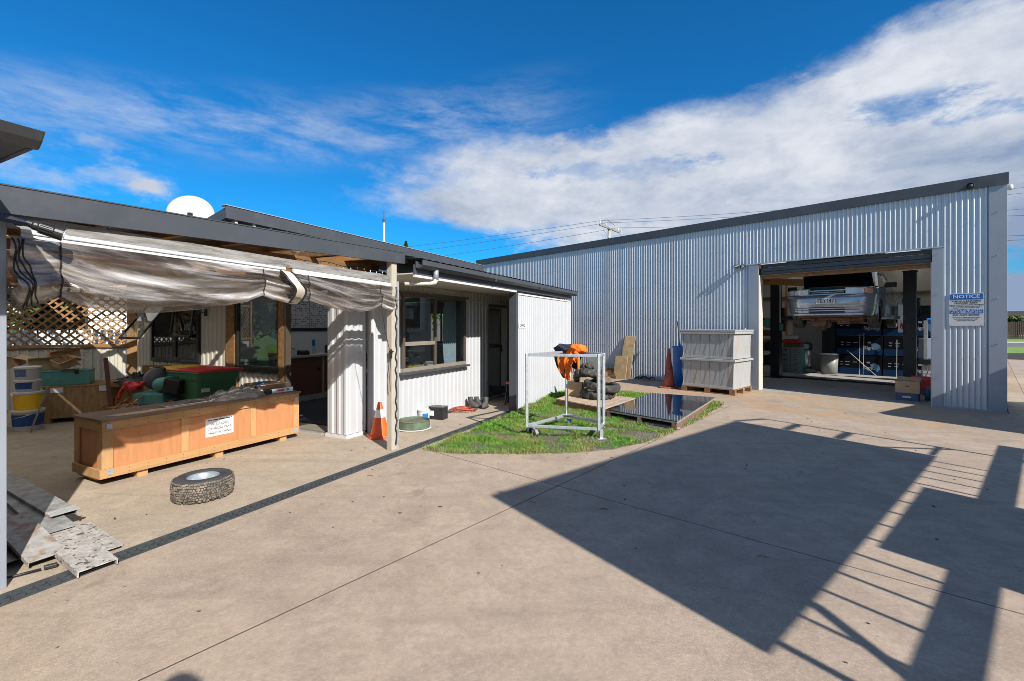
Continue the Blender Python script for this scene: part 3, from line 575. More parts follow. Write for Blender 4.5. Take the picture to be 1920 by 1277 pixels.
# ------------------------------------------------------------------ two-post hoist with a silver car
ho = thing('car_hoist', 'black two post car hoist lifting the silver car', 'hoist', None, frame='S', org=(-3.08, 3.32, 0))
for x, s in ((-4.58, 1), (-1.57, -1)):
    MB().box(x - .12, x + .12, 3.30, 3.33, 0, 2.86).box(x - .12, x - .09, 3.33, 3.55, 0, 2.86).box(x + .09, x + .12, 3.33, 3.55, 0, 2.86).box(x - .14, x + .14, 3.28, 3.57, 2.86, 2.885).build('post', m_dark, ho)
    MB().box(x - .22, x + .22, 3.10, 3.75, 0, .02).build('base_plate', m_dark, ho)
    cy = x + s * .17; MB().box(cy - .05, cy + .05, 3.34, 3.54, 1.35, 2.05).box(cy - .07, cy + .08, 3.30, 3.58, 1.66, 1.78).build('carriage', m_dark if s > 0 else m_alu, ho)
    for (ex, ey) in ((x + s * .82, 1.95), (x + s * .78, 4.75)): 
        MB().bar((cy, 3.44, 1.72), (ex, ey, 1.74), .10, .09).bar(((cy + ex) / 2, (3.44 + ey) / 2, 1.73), (ex + s * .02, ey, 1.745), .075, .06).build('lift_arm', m_galv if s < 0 else m_dark, ho); MB().cyl((ex, ey, 1.76), (ex, ey, 1.82), .06, n=14).build('lift_pad', m_black, ho)
MB().box(-4.46, -1.69, 3.36, 3.62, 0, .035).build('floor_plate', m_dark, ho)
MB().box(-4.85, -4.70, 3.35, 3.45, 1.45, 1.75).box(-4.44, -4.36, 3.22, 3.32, 1.38, 1.58).build('control_box', m_teal, ho)
MB().tube([(-4.42, 3.24, 2.7), (-4.42, 3.24, 2.2), (-4.42, 3.24, 1.6)], .022, 8).build('hose', m_alu, ho)
MB().tube([(-1.72, 3.26, 1.58), (-1.74, 3.25, 1.48), (-1.71, 3.25, 1.42), (-1.69, 3.25, 1.5), (-1.72, 3.26, 1.58)], .012, 6).build('release_ring', m_red, ho)
# the car: local x across, y towards its tail, z up; raised on the hoist
CAR = (-2.74, .60, 1.50)
car = thing('car', 'silver car lifted high on the hoist with its bonnet up', 'car', SF(*CAR), AS)
def cy_(x): q = min(1, abs(x) / .858); return .5 - .5 * (1 - q ** 4.2) ** (1 / 4.2) + .07 * q * q
bp = [(.24, .10), (.27, .035), (.33, .012), (.40, .0), (.47, -.022), (.56, -.03), (.64, -.02), (.69, .015), (.71, .07)]
def bump(u, w):
    th = (u - .5) * math.pi * .97; x = .858 * math.copysign(abs(math.sin(th)) ** (2 / 4.2), th); k = w * (len(bp) - 1); i = min(int(k), len(bp) - 2); fz = k - i
    z = bp[i][0] + (bp[i + 1][0] - bp[i][0]) * fz; y = bp[i][1] + (bp[i + 1][1] - bp[i][1]) * fz
    return (x * (1 - .085 * (1 - w) ** 1.6), .5 - .5 * math.cos(th) ** (2 / 4.2) + .07 * (x / .858) ** 2 + y * max(.2, math.cos(th)), z)
P('bumper', MB().grid(44, 16, bump), m_silver, car, smooth=True)
def front_strip(x0, x1, z0, z1, d, n=14): 
    mb = MB(); mb.grid(n, 1, lambda u, w: (x0 + (x1 - x0) * u, cy_(x0 + (x1 - x0) * u) + d, z0 + (z1 - z0) * w)); mb.grid(n, 1, lambda u, w: (x0 + (x1 - x0) * u, cy_(x0 + (x1 - x0) * u) + d + .03 * w, z1)); mb.grid(n, 1, lambda u, w: (x0 + (x1 - x0) * u, cy_(x0 + (x1 - x0) * u) + d + .03 * w, z0)); return mb
P('lower_grille', front_strip(-.34, .34, .305, .435, -.012), m_black, car)
for z in (.345, .395): P('chrome_strip', front_strip(-.62, .62, z, z + .016, -.034), m_whitep, car)
P('lower_lip', front_strip(-.66, .66, .255, .285, -.01), m_galv, car)
P('upper_panel', front_strip(-.78, .78, .712, .735, .05), m_silver, car)
P('grille', front_strip(-.32, .32, .738, .80, .075), m_black, car); P('grille_bar', front_strip(-.34, .34, .80, .822, .05), m_silver, car); P('grille_slat', front_strip(-.31, .31, .765, .772, .068), m_alu, car)
for s in (-1, 1):
    a, b = sorted((s * .36, s * .66)); P('fender_front', front_strip(*sorted((s * .34, s * .84)), .712, .86, .085), m_silver, car, smooth=True); P('headlight', front_strip(a, b, .735, .835, .05), m_chrome, car, smooth=True)
    a, b = sorted((s * .67, s * .80)); P('indicator_lamp', front_strip(a, b, .73, .84, .055), M('amber_lens', (.75, .38, .22), .2, v=.1) if s > 0 else m_chrome, car, smooth=True)
nz_ = B('number_plate', (-.18, .18, -.050, -.042, .505, .628), m_whitep, car, bevel=.002)
text('EBY147', .125, (0, -.0515, .566), rt, m_ink, car, sx=.80, ext=.0005, bold=.001)
P('emblem', MB().lathe([(.030, -.004), (.036, 0), (.030, .004)], 20, (0, .062, .77), Matrix.Rotation(R(90), 3, 'X') @ Matrix.Diagonal((1.3, .8, 1)).to_3x3()), m_alu, car)
B('slam_panel', (-.76, .76, .19, .30, .80, .83), m_silver, car); B('engine_bay', (-.70, .70, .30, 1.05, .45, .79), m_dark, car)
MB().box(-.42, .05, .38, .85, .80, .92).box(.1, .3, .4, .6, .8, .9).cyl((.45, .5, .8), (.45, .5, .9), .09).build('engine', m_black, car)
def side(s):
    pts = [(.30, .30)]; 
    def arch(yc, r=.345): return [(yc + r * math.cos(math.pi * (1 - k / 10)), .30 + r * math.sin(math.pi * k / 10)) for k in range(11)]
    pts = [(.50, .30), (.53, .26)] + arch(.90) + [(1.4, .22), (3.15, .22)] + arch(3.55) + [(4.35, .30), (4.45, .60), (4.42, .86), (3.9, .93), (2.4, .93), (1.1, .91), (.62, .87), (.50, .84)]
    x = s * .858; return MB().ext([(x, y, z) for y, z in pts], (-s * .06, 0, 0))
for s in (-1, 1):
    P('side_panel', side(s), m_silver, car)
    for y0, y1 in ((1.35, 2.35), (2.37, 3.3)): B('door', ((.859 if s > 0 else -.866), (.866 if s > 0 else -.859), y0, y1, .28, .90), m_silver, car, bevel=.003)
    P('mirror', MB().ob((s * .99, 1.22, .95), (.20, .09, .12)).bar((s * .85, 1.25, .93), (s * .95, 1.22, .94), .04, .03), m_black, car, bevel=.02)
MB().grid(8, 1, lambda u, w: (-.66 + 1.32 * u, 1.25 + .75 * w, .93 + .44 * w)).build('windscreen', m_glassd, car)
MB().add([(-.60, 2.0, 1.37), (.60, 2.0, 1.37), (.58, 3.1, 1.36), (-.58, 3.1, 1.36)], [(0, 1, 2, 3)]).build('roof', m_silver, car)
for s in (-1, 1): MB().bar((s * .74, 1.2, .92), (s * .60, 2.0, 1.37), .05, .05).bar((s * .58, 3.1, 1.36), (s * .7, 3.9, .93), .06, .06).build('pillar', m_silver, car)
for yc in (.90, 3.55):
    for s in (-1, 1):
        yz = MB().lathe([(.19, -.09), (.26, -.097), (.30, -.09), (.315, -.07), (.315, .07), (.30, .09), (.26, .097), (.19, .09)], 28, (s * .735, yc, .27), Matrix.Rotation(R(90), 3, 'Y')); w_ = P('wheel', yz, m_rubber, car, smooth=True)
        P('rim', MB().lathe([(.001, .02), (.10, .05), (.19, .06), (.19, -.08), (.001, -.06)], 20, (s * .735, yc, .27), Matrix.Rotation(R(90), 3, 'Y')), m_alu, w_)
        for q in (-.05, 0, .05): MB().lathe([(.3155, -.006), (.3165, 0), (.3155, .006)], 28, (s * .735 + q, yc, .27), Matrix.Rotation(R(90), 3, 'Y')).build('tread_groove', m_black, w_)
hd = MB(); ang = R(58)
def hood(u, w): x = (-.70 + 1.4 * u) * (1 - .10 * w); l = w * 1.02; return (x, 1.14 - l * math.cos(ang) * 1.0, .94 + l * math.sin(ang) + .05 * math.sin(math.pi * u))
hd.grid(12, 6, hood); P('bonnet', hd, m_silver, car, smooth=True)
hd2 = MB().grid(12, 6, lambda u, w: tuple(a + b for a, b in zip(hood(u, w), (0, -.012, -.012)))); P('bonnet_lining', hd2, m_dark, car, smooth=True)
un = MB().box(-.62, .62, .25, 1.7, .21, .235)
un2 = MB()
for (p, q, r_) in (((-.6, .5, .18), (.6, .5, .18), .03), ((-.55, .95, .14), (.55, .95, .14), .035), ((-.6, .9, .22), (-.2, 1.1, .12), .03), ((.6, .9, .22), (.2, 1.1, .12), .03), ((.1, .6, .12), (.12, 3.9, .10), .03), ((-.35, .4, .15), (-.32, 1.5, .1), .035), ((.33, .4, .15), (.3, 1.5, .1), .035), ((-.02, .35, .2), (.0, .35, -.02), .012)):
    un2.tube([p, tuple((a + b) / 2 + random.uniform(-.02, .02) for a, b in zip(p, q)), q], r_, 8)
un2.ob((-.28, .75, .10), (.30, .32, .18)).ob((.22, .72, .13), (.24, .3, .16)).ob((-.34, 1.2, .02), (.17, .2, .22), (0, .1, 0)).ob((.4, .6, .16), (.2, .1, .07), (0, 0, .4))
P('underbody', un, m_rust, car); P('suspension', un2, m_rust, car)
# ------------------------------------------------------------------ inside the shed
GRP = 'big cartons stacked against the shed back wall'
def carton(a, b, z, w, h, row, colm, lab):
    t = thing('carton', lab, 'carton', SF(a, b, z), AS, GRP); d = .55
    MB().box(0, w - .012, 0, d, .0, h - .01).build('body', m_navy, t, bevel=.004)
    B('blue_print', (.004, w - .016, -.003, -.0005, .004, .20), m_bluecart, t)
    text('Signum', .135, (w * .78, -.0045, h * .36), rt, MATS['carton_print'] if 'carton_print' in MATS else M('carton_print', (.38, .42, .46), .6), t, sx=1.0, ext=.0005, bold=.002)
    MB().ext([(x_ + w * .86, -.0052, z_ + h * .40) for x_, z_ in ((-.12, .10), (.0, .13), (.1, .06), (.12, -.05), (.05, -.14), (-.02, -.03), (-.10, .0))], (0, .001, 0)).build('emblem', MATS['emblem_blue'] if 'emblem_blue' in MATS else M('emblem_blue', (.09, .20, .33), .6), t)
    MB().box(.12, .2, -.004, -.002, h * .62, h * .66).box(.26, .38, -.004, -.002, h * .62, h * .65).box(.45, .56, -.004, -.002, h * .62, h * .65).box(.12, .19, -.004, -.002, h * .48, h * .52).box(.27, .36, -.004, -.002, h * .48, h * .51).box(.8, .88, -.004, -.002, h * .6, h * .68).build('handling_marks', MATS['marks_grey'] if 'marks_grey' in MATS else M('marks_grey', (.3, .36, .42), .6), t)['kind'] = 'stuff'
    return t
for r_ in range(3):
    for c_ in range(2):
        carton(-3.62 + c_ * 1.19 + (.02 if r_ == 1 else 0), 6.0 + .02 * r_, r_ * .615, 1.17, .605, r_, c_, '%s carton of the %s stack of dark blue cartons behind the hoist' % (('bottom', 'middle', 'top')[r_], ('drum side', 'tool box side')[c_]))
for i, (x, y, x2, y2, h_, lb) in enumerate(((-2.98, 5.85, -2.98, 5.95, 1.25, 'left of the paired upright silver poles before the cartons'), (-2.88, 5.85, -2.88, 5.95, 1.28, 'right of the paired upright silver poles before the cartons'), (-2.10, 5.88, -2.10, 5.95, 1.1, 'lone upright silver pole by the right hoist post'), (-2.55, 5.80, -3.30, 5.92, .75, 'slanting silver pole leaning across the cartons'))):
    t = thing('metal_pole', lb, 'pole', SF(x, y, 0), AS, 'silver poles leaning on the cartons'); MB().cyl((0, 0, 0), (x2 - x, y2 - y, h_), .010, n=8).build('shaft', m_alu, t); MB().cyl((x2 - x, y2 - y, h_), ((x2 - x) * 1.02, (y2 - y), h_ * 1.02), .014, n=8).build('end_cap', m_black, t)
bk = thing('black_cabinet', 'tall black cabinet behind the metal drum in the shed', 'cabinet', SF(-4.0, 6.1), AS)
B('body', (0, .36, 0, .6, 0, 1.85), m_dark, bk); B('door', (.01, .35, -.012, -.001, .02, 1.83), m_dark, bk)
drm = thing('metal_drum', 'dull metal drum standing at the foot of the cartons', 'drum', SF(-3.72, 5.65), AS)
MB().lathe([(.001, .0), (.22, .0), (.25, .62), (.24, .62), (.215, .02), (.001, .02)], 24).build('body', M('dull_drum', (.26, .26, .25), .5, m=.3, v=.1), drm, smooth=True); MB().lathe([(.25, .60), (.262, .61), (.262, .63), (.25, .64), (.24, .62)], 24).build('rim', m_alu, drm)
dw = thing('drawer_unit', 'grey green parts drawer unit beside the hoist post', 'drawers', SF(-5.02, 5.35), AS)
B('body', (0, .62, 0, .5, 0, .82), m_teal, dw)
for i in range(5):
    for j in range(2): d_ = B('drawer', (.01 + j * .305, .30 + j * .305, -.02, -.001, .02 + i * .16, .165 + i * .16), M('drawer_grey', (.25, .29, .27), .5, v=.1, s=8) if 'drawer_grey' not in MATS else MATS['drawer_grey'], dw); B('pull', (.10 + j * .305, .20 + j * .305, -.028, -.0205, .08 + i * .16, .10 + i * .16), m_black, d_)
for i, m_ in enumerate((m_rust, m_red, m_whitep)):
    t = thing('parts_case', '%s parts case in the pile on the drawer unit' % ('rusty brown', 'red', 'white')[i], 'case', SF(-4.95 + .03 * i, 5.42, .82 + i * .13), AS); B('body', (0, .5 - .1 * i, 0, .3, 0, .12), m_, t, bevel=.006); B('lid', (0, .5 - .1 * i, 0, .3, .121, .128), m_black, t)
gp = thing('backing_sheet', 'grey sheet panel leaning on the shed back wall', 'panel', SF(-4.92, 6.35), AS); MB().box(0, 1.02, 0, .03, 0, 1.62).build('sheet', M('grey_sheet', (.30, .29, .30), .7, v=.1, s=2), gp); MB().box(.0, 1.02, -.012, -.001, 1.58, 1.62).build('edge', m_brown_t, gp)
ex = thing('dust_extractor', 'dark dust extractor with a silver cylinder and curled hose', 'machine', SF(-4.42, 5.9), AS)
MB().lathe([(.14, .18), (.16, .2), (.16, .62), (.12, .72)], 20).build('cylinder', m_alu, ex, smooth=True); MB().lathe([(.12, .72), (.19, .74), (.19, .92), (.1, .98), (.001, .98)], 20).build('motor_head', m_black, ex, smooth=True)
MB().ob((.06, -.15, .84), (.14, .14, .16)).build('blower', m_galv, ex); MB().tube(curve([(-.18, 0, .9), (-.3, -.05, .7), (-.32, -.08, .35), (-.22, -.12, .10), (0, -.18, .06), (.2, -.2, .05), (.34, -.22, .05)]), .055, 10).build('hose', m_rag, ex, smooth=True)
MB().bar((-.16, -.16, .03), (.16, -.16, .03), .04, .04).bar((-.16, .16, .03), (.16, .16, .03), .04, .04).cyl((-.14, 0, .0), (-.14, 0, .2), .02).cyl((.14, 0, .0), (.14, 0, .2), .02).build('stand', m_black, ex)
sf = thing('tool_shelf', 'tool shelf with blue shelves behind the left hoist post', 'shelf', SF(-5.62, 4.3), AS)
for x in (0, .72): 
    for y in (0, .4): B('upright', (x, x + .03, y, y + .03, 0, 1.75), m_dark, sf)
for z in (.25, .72, 1.2, 1.5): B('shelf_board', (0, .75, -.005, .43, z, z + .03), M('shelf_blue', (.01, .15, .24), .5) if 'shelf_blue' not in MATS else MATS['shelf_blue'], sf)
for i, (x, z, w, h_, m_, lb) in enumerate(((.05, .75, .3, .34, m_alu, 'crumpled silver tank on the middle shelf'), (.4, .28, .28, .3, m_black, 'black box on the lowest shelf'), (.05, 1.23, .5, .16, m_rust, 'brown tray on the upper shelf'), (.2, 1.53, .35, .18, m_teal, 'teal tool case on top of the tool shelf'), (.42, .75, .2, .25, m_dark, 'dark canister on the middle shelf'), (.05, 1.53, .12, .24, m_red, 'red bottle on top of the tool shelf'))):
    t = thing('shelf_item', lb, 'container', SF(-5.62 + x, 4.36, z), AS); B('body', (0, w, 0, .3, 0, h_), m_, t, bevel=.015); MB().cyl((w / 2, .15, h_), (w / 2, .15, h_ + .03), .03, n=12).build('cap', m_black, t)
wl_ = thing('wall_shelf', 'timber wall shelf holding grey boxes behind the car', 'shelf', SF(-2.78, 7.2), AS); B('board', (0, 1.6, 0, .7, 1.78, 1.82), m_orange_t, wl_); B('post', (.02, .08, .0, .06, 1.82, 2.5), m_orange_t, wl_); B('rail', (0, .5, .0, .05, 2.5, 2.56), m_orange_t, wl_)
for i, (x, w, h_, m_) in enumerate(((.15, .3, .55, m_whitep), (.52, .55, .55, m_dark), (1.1, .42, .3, m_dark))):
    t = thing('storage_box', ('white box beside the timber post on the wall shelf', 'wide black box in the middle of the wall shelf', 'low dark box at the hoist end of the wall shelf')[i], 'box', SF(-2.78 + x, 7.22, 1.82), AS); B('body', (0, w, 0, .4, 0, h_), m_, t, bevel=.01); B('lid', (-.005, w + .005, -.01, .41, h_, h_ + .02), m_, t)
rk = thing('steel_rack', 'low dark rack with long steel bars beyond the right hoist post', 'rack', SF(-1.9, 6.9), AS)
for z in (.5, 1.0, 1.35): B('shelf_board', (0, 1.75, 0, .6, z, z + .03), m_dark, rk); MB().cyl((.1, .05, z + .05), (1.7, .02, z + .08), .02, n=8).cyl((.1, .15, z + .05), (1.7, .12, z + .05), .015, n=8).build('steel_bar', m_alu, rk)
for x in (0, 1.7): B('upright', (x, x + .05, 0, .6, 0, 1.9), m_dark, rk)
MB().bar((.1, -.02, .1), (1.3, -.02, .5), .03, .03).build('brace', m_alu, rk)
mc = thing('milling_machine', 'white machine with a column and blue cap beside the door', 'machine', SF(-1.58, 4.75), AS)
B('base', (.12, .60, 0, .5, 0, .50), m_whitep, mc, bevel=.03); B('table', (.08, .65, -.04, .5, .505, .62), m_black, mc); B('column', (.16, .24, .02, .11, .62, 1.66), m_alu, mc); B('guard', (.05, .5, .12, .3, .64, 1.18), M('pale_blue_guard', (.45, .52, .68), .5), mc); MB().cyl((.22, .08, 1.66), (.5, .08, 1.66), .06, n=14).build('motor', m_blue, mc); MB().tube([(.2, -.01, .5), (.25, -.04, .3), (.18, -.03, .12), (.3, -.03, .05)], .01, 6).build('cable', m_black, mc)
rb = thing('red_toolbox', 'red metal toolbox with a carry handle by the roller door', 'toolbox', SF(-1.42, 1.85), AS)
B('body', (0, .52, 0, .26, .13, .32), m_red, rb, bevel=.01); B('tray', (0, .52, 0, .26, .0, .125), m_rust, rb); MB().ext([(0, 0, .32), (0, .26, .32), (0, .18, .39), (0, .08, .39)], (.52, 0, 0)).build('lid', m_red, rb); MB().tube([(.18, .13, .39), (.20, .13, .45), (.32, .13, .45), (.34, .13, .39)], .01, 8).build('handle', m_alu, rb)
cb = thing('cardboard_box', 'open cardboard box standing on the blue carton at the shed door', 'box', SF(-1.54, .55, .15), AS)
B('body', (0, .38, 0, .28, 0, .235), m_card, cb); MB().add([(0, 0, .235), (-.14, 0, .16), (-.14, .28, .16), (0, .28, .235)], [(0, 1, 2, 3)]).build('flap', m_card, cb); MB().add([(0, .28, .235), (.38, .28, .235), (.38, .36, .30), (0, .36, .30)], [(0, 1, 2, 3)]).build('flap', m_card, cb); B('slot', (.16, .22, -.004, -.001, .13, .15), m_black, cb)
bb = thing('blue_carton', 'small blue carton under the cardboard box at the shed door', 'carton', SF(-1.53, .56), AS); B('body', (0, .35, 0, .26, 0, .148), M('slate_blue_carton', (.05, .09, .16), .6), bb); B('pale_label', (.10, .24, -.003, -.0005, .055, .085), m_paper, bb)
wb = thing('water_bottle_pack', 'blue wrapped bottle pack beside the door jamb', 'bottles', SF(-1.12, .85), AS)
for i in range(3):
    for j in range(2): MB().lathe([(.001, 0), (.045, 0), (.047, .2), (.02, .25), (.018, .28), (.001, .28)], 12, (.05 + i * .1, .05 + j * .1, 0)).build('bottle', M('bottle_blue', (.05, .22, .42), .2, coat=.5) if 'bottle_blue' not in MATS else MATS['bottle_blue'], wb, smooth=True)
# ------------------------------------------------------------------ things against the shed wall outside
tk = (-5.19, -1.36)
pl = thing('pallet', 'timber pallet under the stacked grey bins', 'pallet', SF(tk[0], tk[1]), AS)
for k in range(7): B('deck_board', (0, 1.2, .02 + k * .155, .12 + k * .155, .105, .125), m_grey_t if k % 2 else m_brown_t, pl)
for y in (.02, .5, .95): B('runner', (0, 1.2, y, y + .1, .0, .018), m_brown_t, pl); [B('block', (x, x + .12, y, y + .1, .0185, .1045), m_brown_t, pl) for x in (0, .54, 1.08)]
def binn(z, h_, lab, lid):
    t = thing('stacking_bin', lab, 'bin', SF(tk[0] + .02, tk[1] + .02, z), AS, 'ribbed grey bins stacked beside the roller door')
    mb = MB(); W_, D_ = 1.16, 1.02
    mb.grid(1, 1, lambda u, w: (.02 + (W_ - .04) * u, .02 + (D_ - .04) * w, .0)); nr = 17
    def wallp(n, L_, fn):
        for i in range(n):
            x0, x1 = L_ * i / n, L_ * (i + 1) / n; xm = x0 + (x1 - x0) * .55
            for xa, xb, o in ((x0, xm, 0.0), (xm, x1, -.0008)):
                mb.add([fn(xa, .0, o), fn(xb, .0, o), fn(xb, 1, o), fn(xa, 1, o)], [(0, 1, 2, 3)])
            mb.add([fn(xm, 0, 0), fn(xm, 0, -.0008), fn(xm, 1, -.0008), fn(xm, 1, 0)], [(0, 1, 2, 3)]); mb.add([fn(x1, 0, -.0008), fn(x1, 0, 0), fn(x1, 1, 0), fn(x1, 1, -.0008)], [(0, 1, 2, 3)])
    hh = h_ - .05
    def yb(zf): return .025 * (1 - zf)
    wallp(9, W_, lambda x, zf, o: (x * (1 - .03 * (1 - zf)) + .015 * (1 - zf), -o * 1 + yb(zf), zf * hh)); wallp(7, D_, lambda y, zf, o: (W_ + o - yb(zf), y, zf * hh))
    wallp(9, W_, lambda x, zf, o: (x, D_ + o, zf * hh)); wallp(7, D_, lambda y, zf, o: (yb(zf) - o, y, zf * hh))
    mb.build('ribbed_wall', m_tankw, t, fix=False)
    [MB().box(x_, x_ + .007, -.0035, -.0005, .05, hh - .005).build('weld_seam', m_rust, t) for x_ in (.02, .205, .42, .63, .86, 1.04)]
    MB().box(-.04, W_ + .045, -.04, .0, hh, h_).box(-.04, W_ + .045, D_, D_ + .03, hh, h_).box(-.04, .0, .0, D_, hh, h_).box(W_ + .002, W_ + .045, .0, D_, hh, h_).build('rim', m_tankw, t, bevel=.006)
    if lid: MB().box(-.045, W_ + .05, -.045, D_ + .035, h_ + .001, h_ + .045).build('lid', M('grey_lid', (.30, .31, .32), .6, v=.08), t, bevel=.005)
    B('skirt', (.0, W_ - .01, .0, D_, -.0, .05), m_tankw, t)
binn(.127, .645, 'lower ribbed grey bin on the pallet beside the roller door', False); binn(.78, .60, 'upper ribbed grey bin with rust streaks and a flat lid', True)
cnd = thing('conduit_pipe', 'thin white pipe running up beside the roller door jamb', 'pipe', SF(-4.24, -.04), AS); MB().cyl((0, 0, 0), (0, 0, 1.45), .018, n=10).build('pipe', m_whitep, cnd); MB().box(-.03, .03, .0, .03, 1.3, 1.33).build('clip', m_galv, cnd)
br = thing('blue_barrel', 'tall blue plastic barrel between the big cone and the bins', 'barrel', SF(-5.50, -.52), AS)
MB().lathe([(.001, 0), (.235, 0), (.25, .03), (.285, .45), (.30, .95), (.31, .96), (.31, 1.0), (.29, 1.0), (.28, .96), (.24, .05), (.001, .05)], 32).build('body', m_blue, br, smooth=True)
pp = thing('black_pole', 'thin black pole leaning out of the blue barrel', 'pole', SF(-5.56, -.50), AS); MB().tube([(0, 0, .2), (-.28, .28, 1.58)], .016, 8).build('shaft', m_black, pp); MB().tube([(-.28, .28, 1.58), (-.29, .29, 1.64)], .02, 8).build('grip', m_rubber, pp)
def cone(name, lab, loc, rz, h_, r0, m_, base, band, grp=None):
    t = thing(name, lab, 'traffic cone', loc, rz, grp); s = base / 2
    MB().prism([(s * math.cos(a) * 1.0 if 0 else x, y) for x, y in ((-s, -s * .8), (-s * .8, -s), (s * .8, -s), (s, -s * .8), (s, s * .8), (s * .8, s), (-s * .8, s), (-s, s * .8)) for a in (0,)], 0, .035).build('base', m_, t, bevel=.006)
    MB().lathe([(r0, .034), (r0 * .93, .07), (.026, h_ - .005), (.022, h_), (.018, h_ - .01)], 28).build('body', m_, t, smooth=True)
    if band:
        rr = lambda z: r0 * .93 + (.026 - r0 * .93) * (z - .07) / (h_ - .075)
        MB().lathe([(rr(z) + .0025, z) for z in band], 28).build('reflective_band', m_reflect, t, smooth=True)
    return t
c1 = cone('traffic_cone', 'tall faded orange cone in front of the blue barrel', SF(-5.62, -1.12), AS + .3, .96, .145, m_oldcone, .42, None)
MB().lathe([(.15, .036), (.158, .05), (.15, .065)], 24).build('skirt', m_oldcone, c1)
cone('traffic_cone', 'small bright orange cone with one white band by the lean-to post', (-1.80, 6.19, 0), .5, .47, .125, m_orange, .30, (.27, .375))
bd = thing('leaning_board', 'long stained plywood board leaning against the corrugated wall', 'board', SF(-7.62, -.30), AS); MB().ext([(0, 0, 0), (.40, -.02, 0), (.42, .26, 1.20), (.08, .26, 1.22)], (0, .018, .004)).build('board', m_osb if 0 else M('stained_ply', (.44, .31, .16), .75, v=.2, s=8, b=.2, c2=(.24, .15, .08), c2s=5, amt=.7), bd)
bd2 = thing('short_board', 'shorter board propped in front of the long leaning plywood board', 'board', SF(-7.68, -.42), AS); MB().ext([(-.02, 0, 0), (.40, -.02, 0), (.40, .10, .66), (.0, .10, .64)], (0, .018, .004)).build('board', MATS['stained_ply'], bd2)
for i in range(4):
    t = thing('timber_offcut', ('topmost', 'second', 'third', 'lowest')[i] + ' dark timber length in the pile by the leaning board', 'timber', SF(-8.9 + i * .06, -.30 - .06 * i, .22 - i * .065), AS, 'dark timber lengths by the shed wall'); B('length', (0, 1.15, 0, .10, 0, .06), m_rust if i % 2 else m_brown_t, t)
chn = thing('chain_heap', 'small dark chain heap at the foot of the corrugated wall', 'chain', SF(-7.1, -.25), AS)
MB().tube([(.0, 0, .04), (.1, .03, .09), (.2, -.02, .05), (.32, .03, .12), (.42, 0, .06), (.55, .04, .11), (.62, .0, .05)], .02, 6).tube([(.05, .1, .03), (.2, .1, .10), (.4, .12, .04)], .018, 6).build('links', m_black, chn)
# black glass sheet on timber bearers
A_, B_, C_, D_ = (1.54, 7.44), (2.37, 6.52), (3.89, 8.72), (2.85, 9.28)
gs = thing('glass_sheet', 'glossy black glass sheet lying on timber bearers in the grass', 'glass sheet', (2.66, 7.95, 0))
def rel(p, o=(2.66, 7.95)): return (p[0] - o[0], p[1] - o[1])
MB().prism([rel(p) for p in (A_, B_, C_, D_)], .130, .142).build('sheet', m_blackgl, gs)
bt = thing('timber_platform', 'low timber platform under the black glass sheet', 'platform', (2.66, 7.95, 0))
def lerp(a, b, t): return tuple(x + (y - x) * t for x, y in zip(a, b))
MB().prism([rel(p) for p in (lerp(A_, C_, .0), lerp(B_, D_, -.0), lerp(C_, A_, -.0), D_)], .105, .128).build('deck', m_grey_t, bt)
for t_ in (.04, .5, .96):
    a, b = rel(lerp(A_, B_, t_)), rel(lerp(D_, C_, t_)); MB().bar((a[0], a[1], .058), (b[0], b[1], .058), .07, .09).build('bearer', m_rust, bt)
for t_ in (.03, .97):
    a, b = rel(lerp(A_, D_, t_)), rel(lerp(B_, C_, t_)); MB().bar((a[0], a[1], .028), (b[0], b[1], .028), .09, .022).build('runner', m_grey_t, bt)
# track pallet
E1, E2, E3, E4 = (.83, 8.59), (1.56, 7.58), (2.36, 8.66), (1.40, 9.55); oc = (1.5, 8.6)
tp = thing('pallet', 'weathered wooden pallet in the grass under the rubber tracks', 'pallet', (oc[0], oc[1], 0))
for k in range(8):
    t0, t1 = k / 8 + .008, (k + 1) / 8 - .008; MB().prism([rel(p, oc) for p in (lerp(E1, E2, t0), lerp(E1, E2, t1), lerp(E4, E3, t1), lerp(E4, E3, t0))], .115, .137).build('deck_board', M('pallet_wood', (.42, .31, .22), .85, v=.25, s=8, b=.3, c2=(.26, .2, .15), c2s=4, amt=.6) if 'pallet_wood' not in MATS else MATS['pallet_wood'], tp)
for t_ in (.03, .5, .97):
    a, b = rel(lerp(E1, E4, t_), oc), rel(lerp(E2, E3, t_), oc); MB().bar((a[0], a[1], .065), (b[0], b[1], .065), .05, .098).build('bearer', m_brown_t, tp)
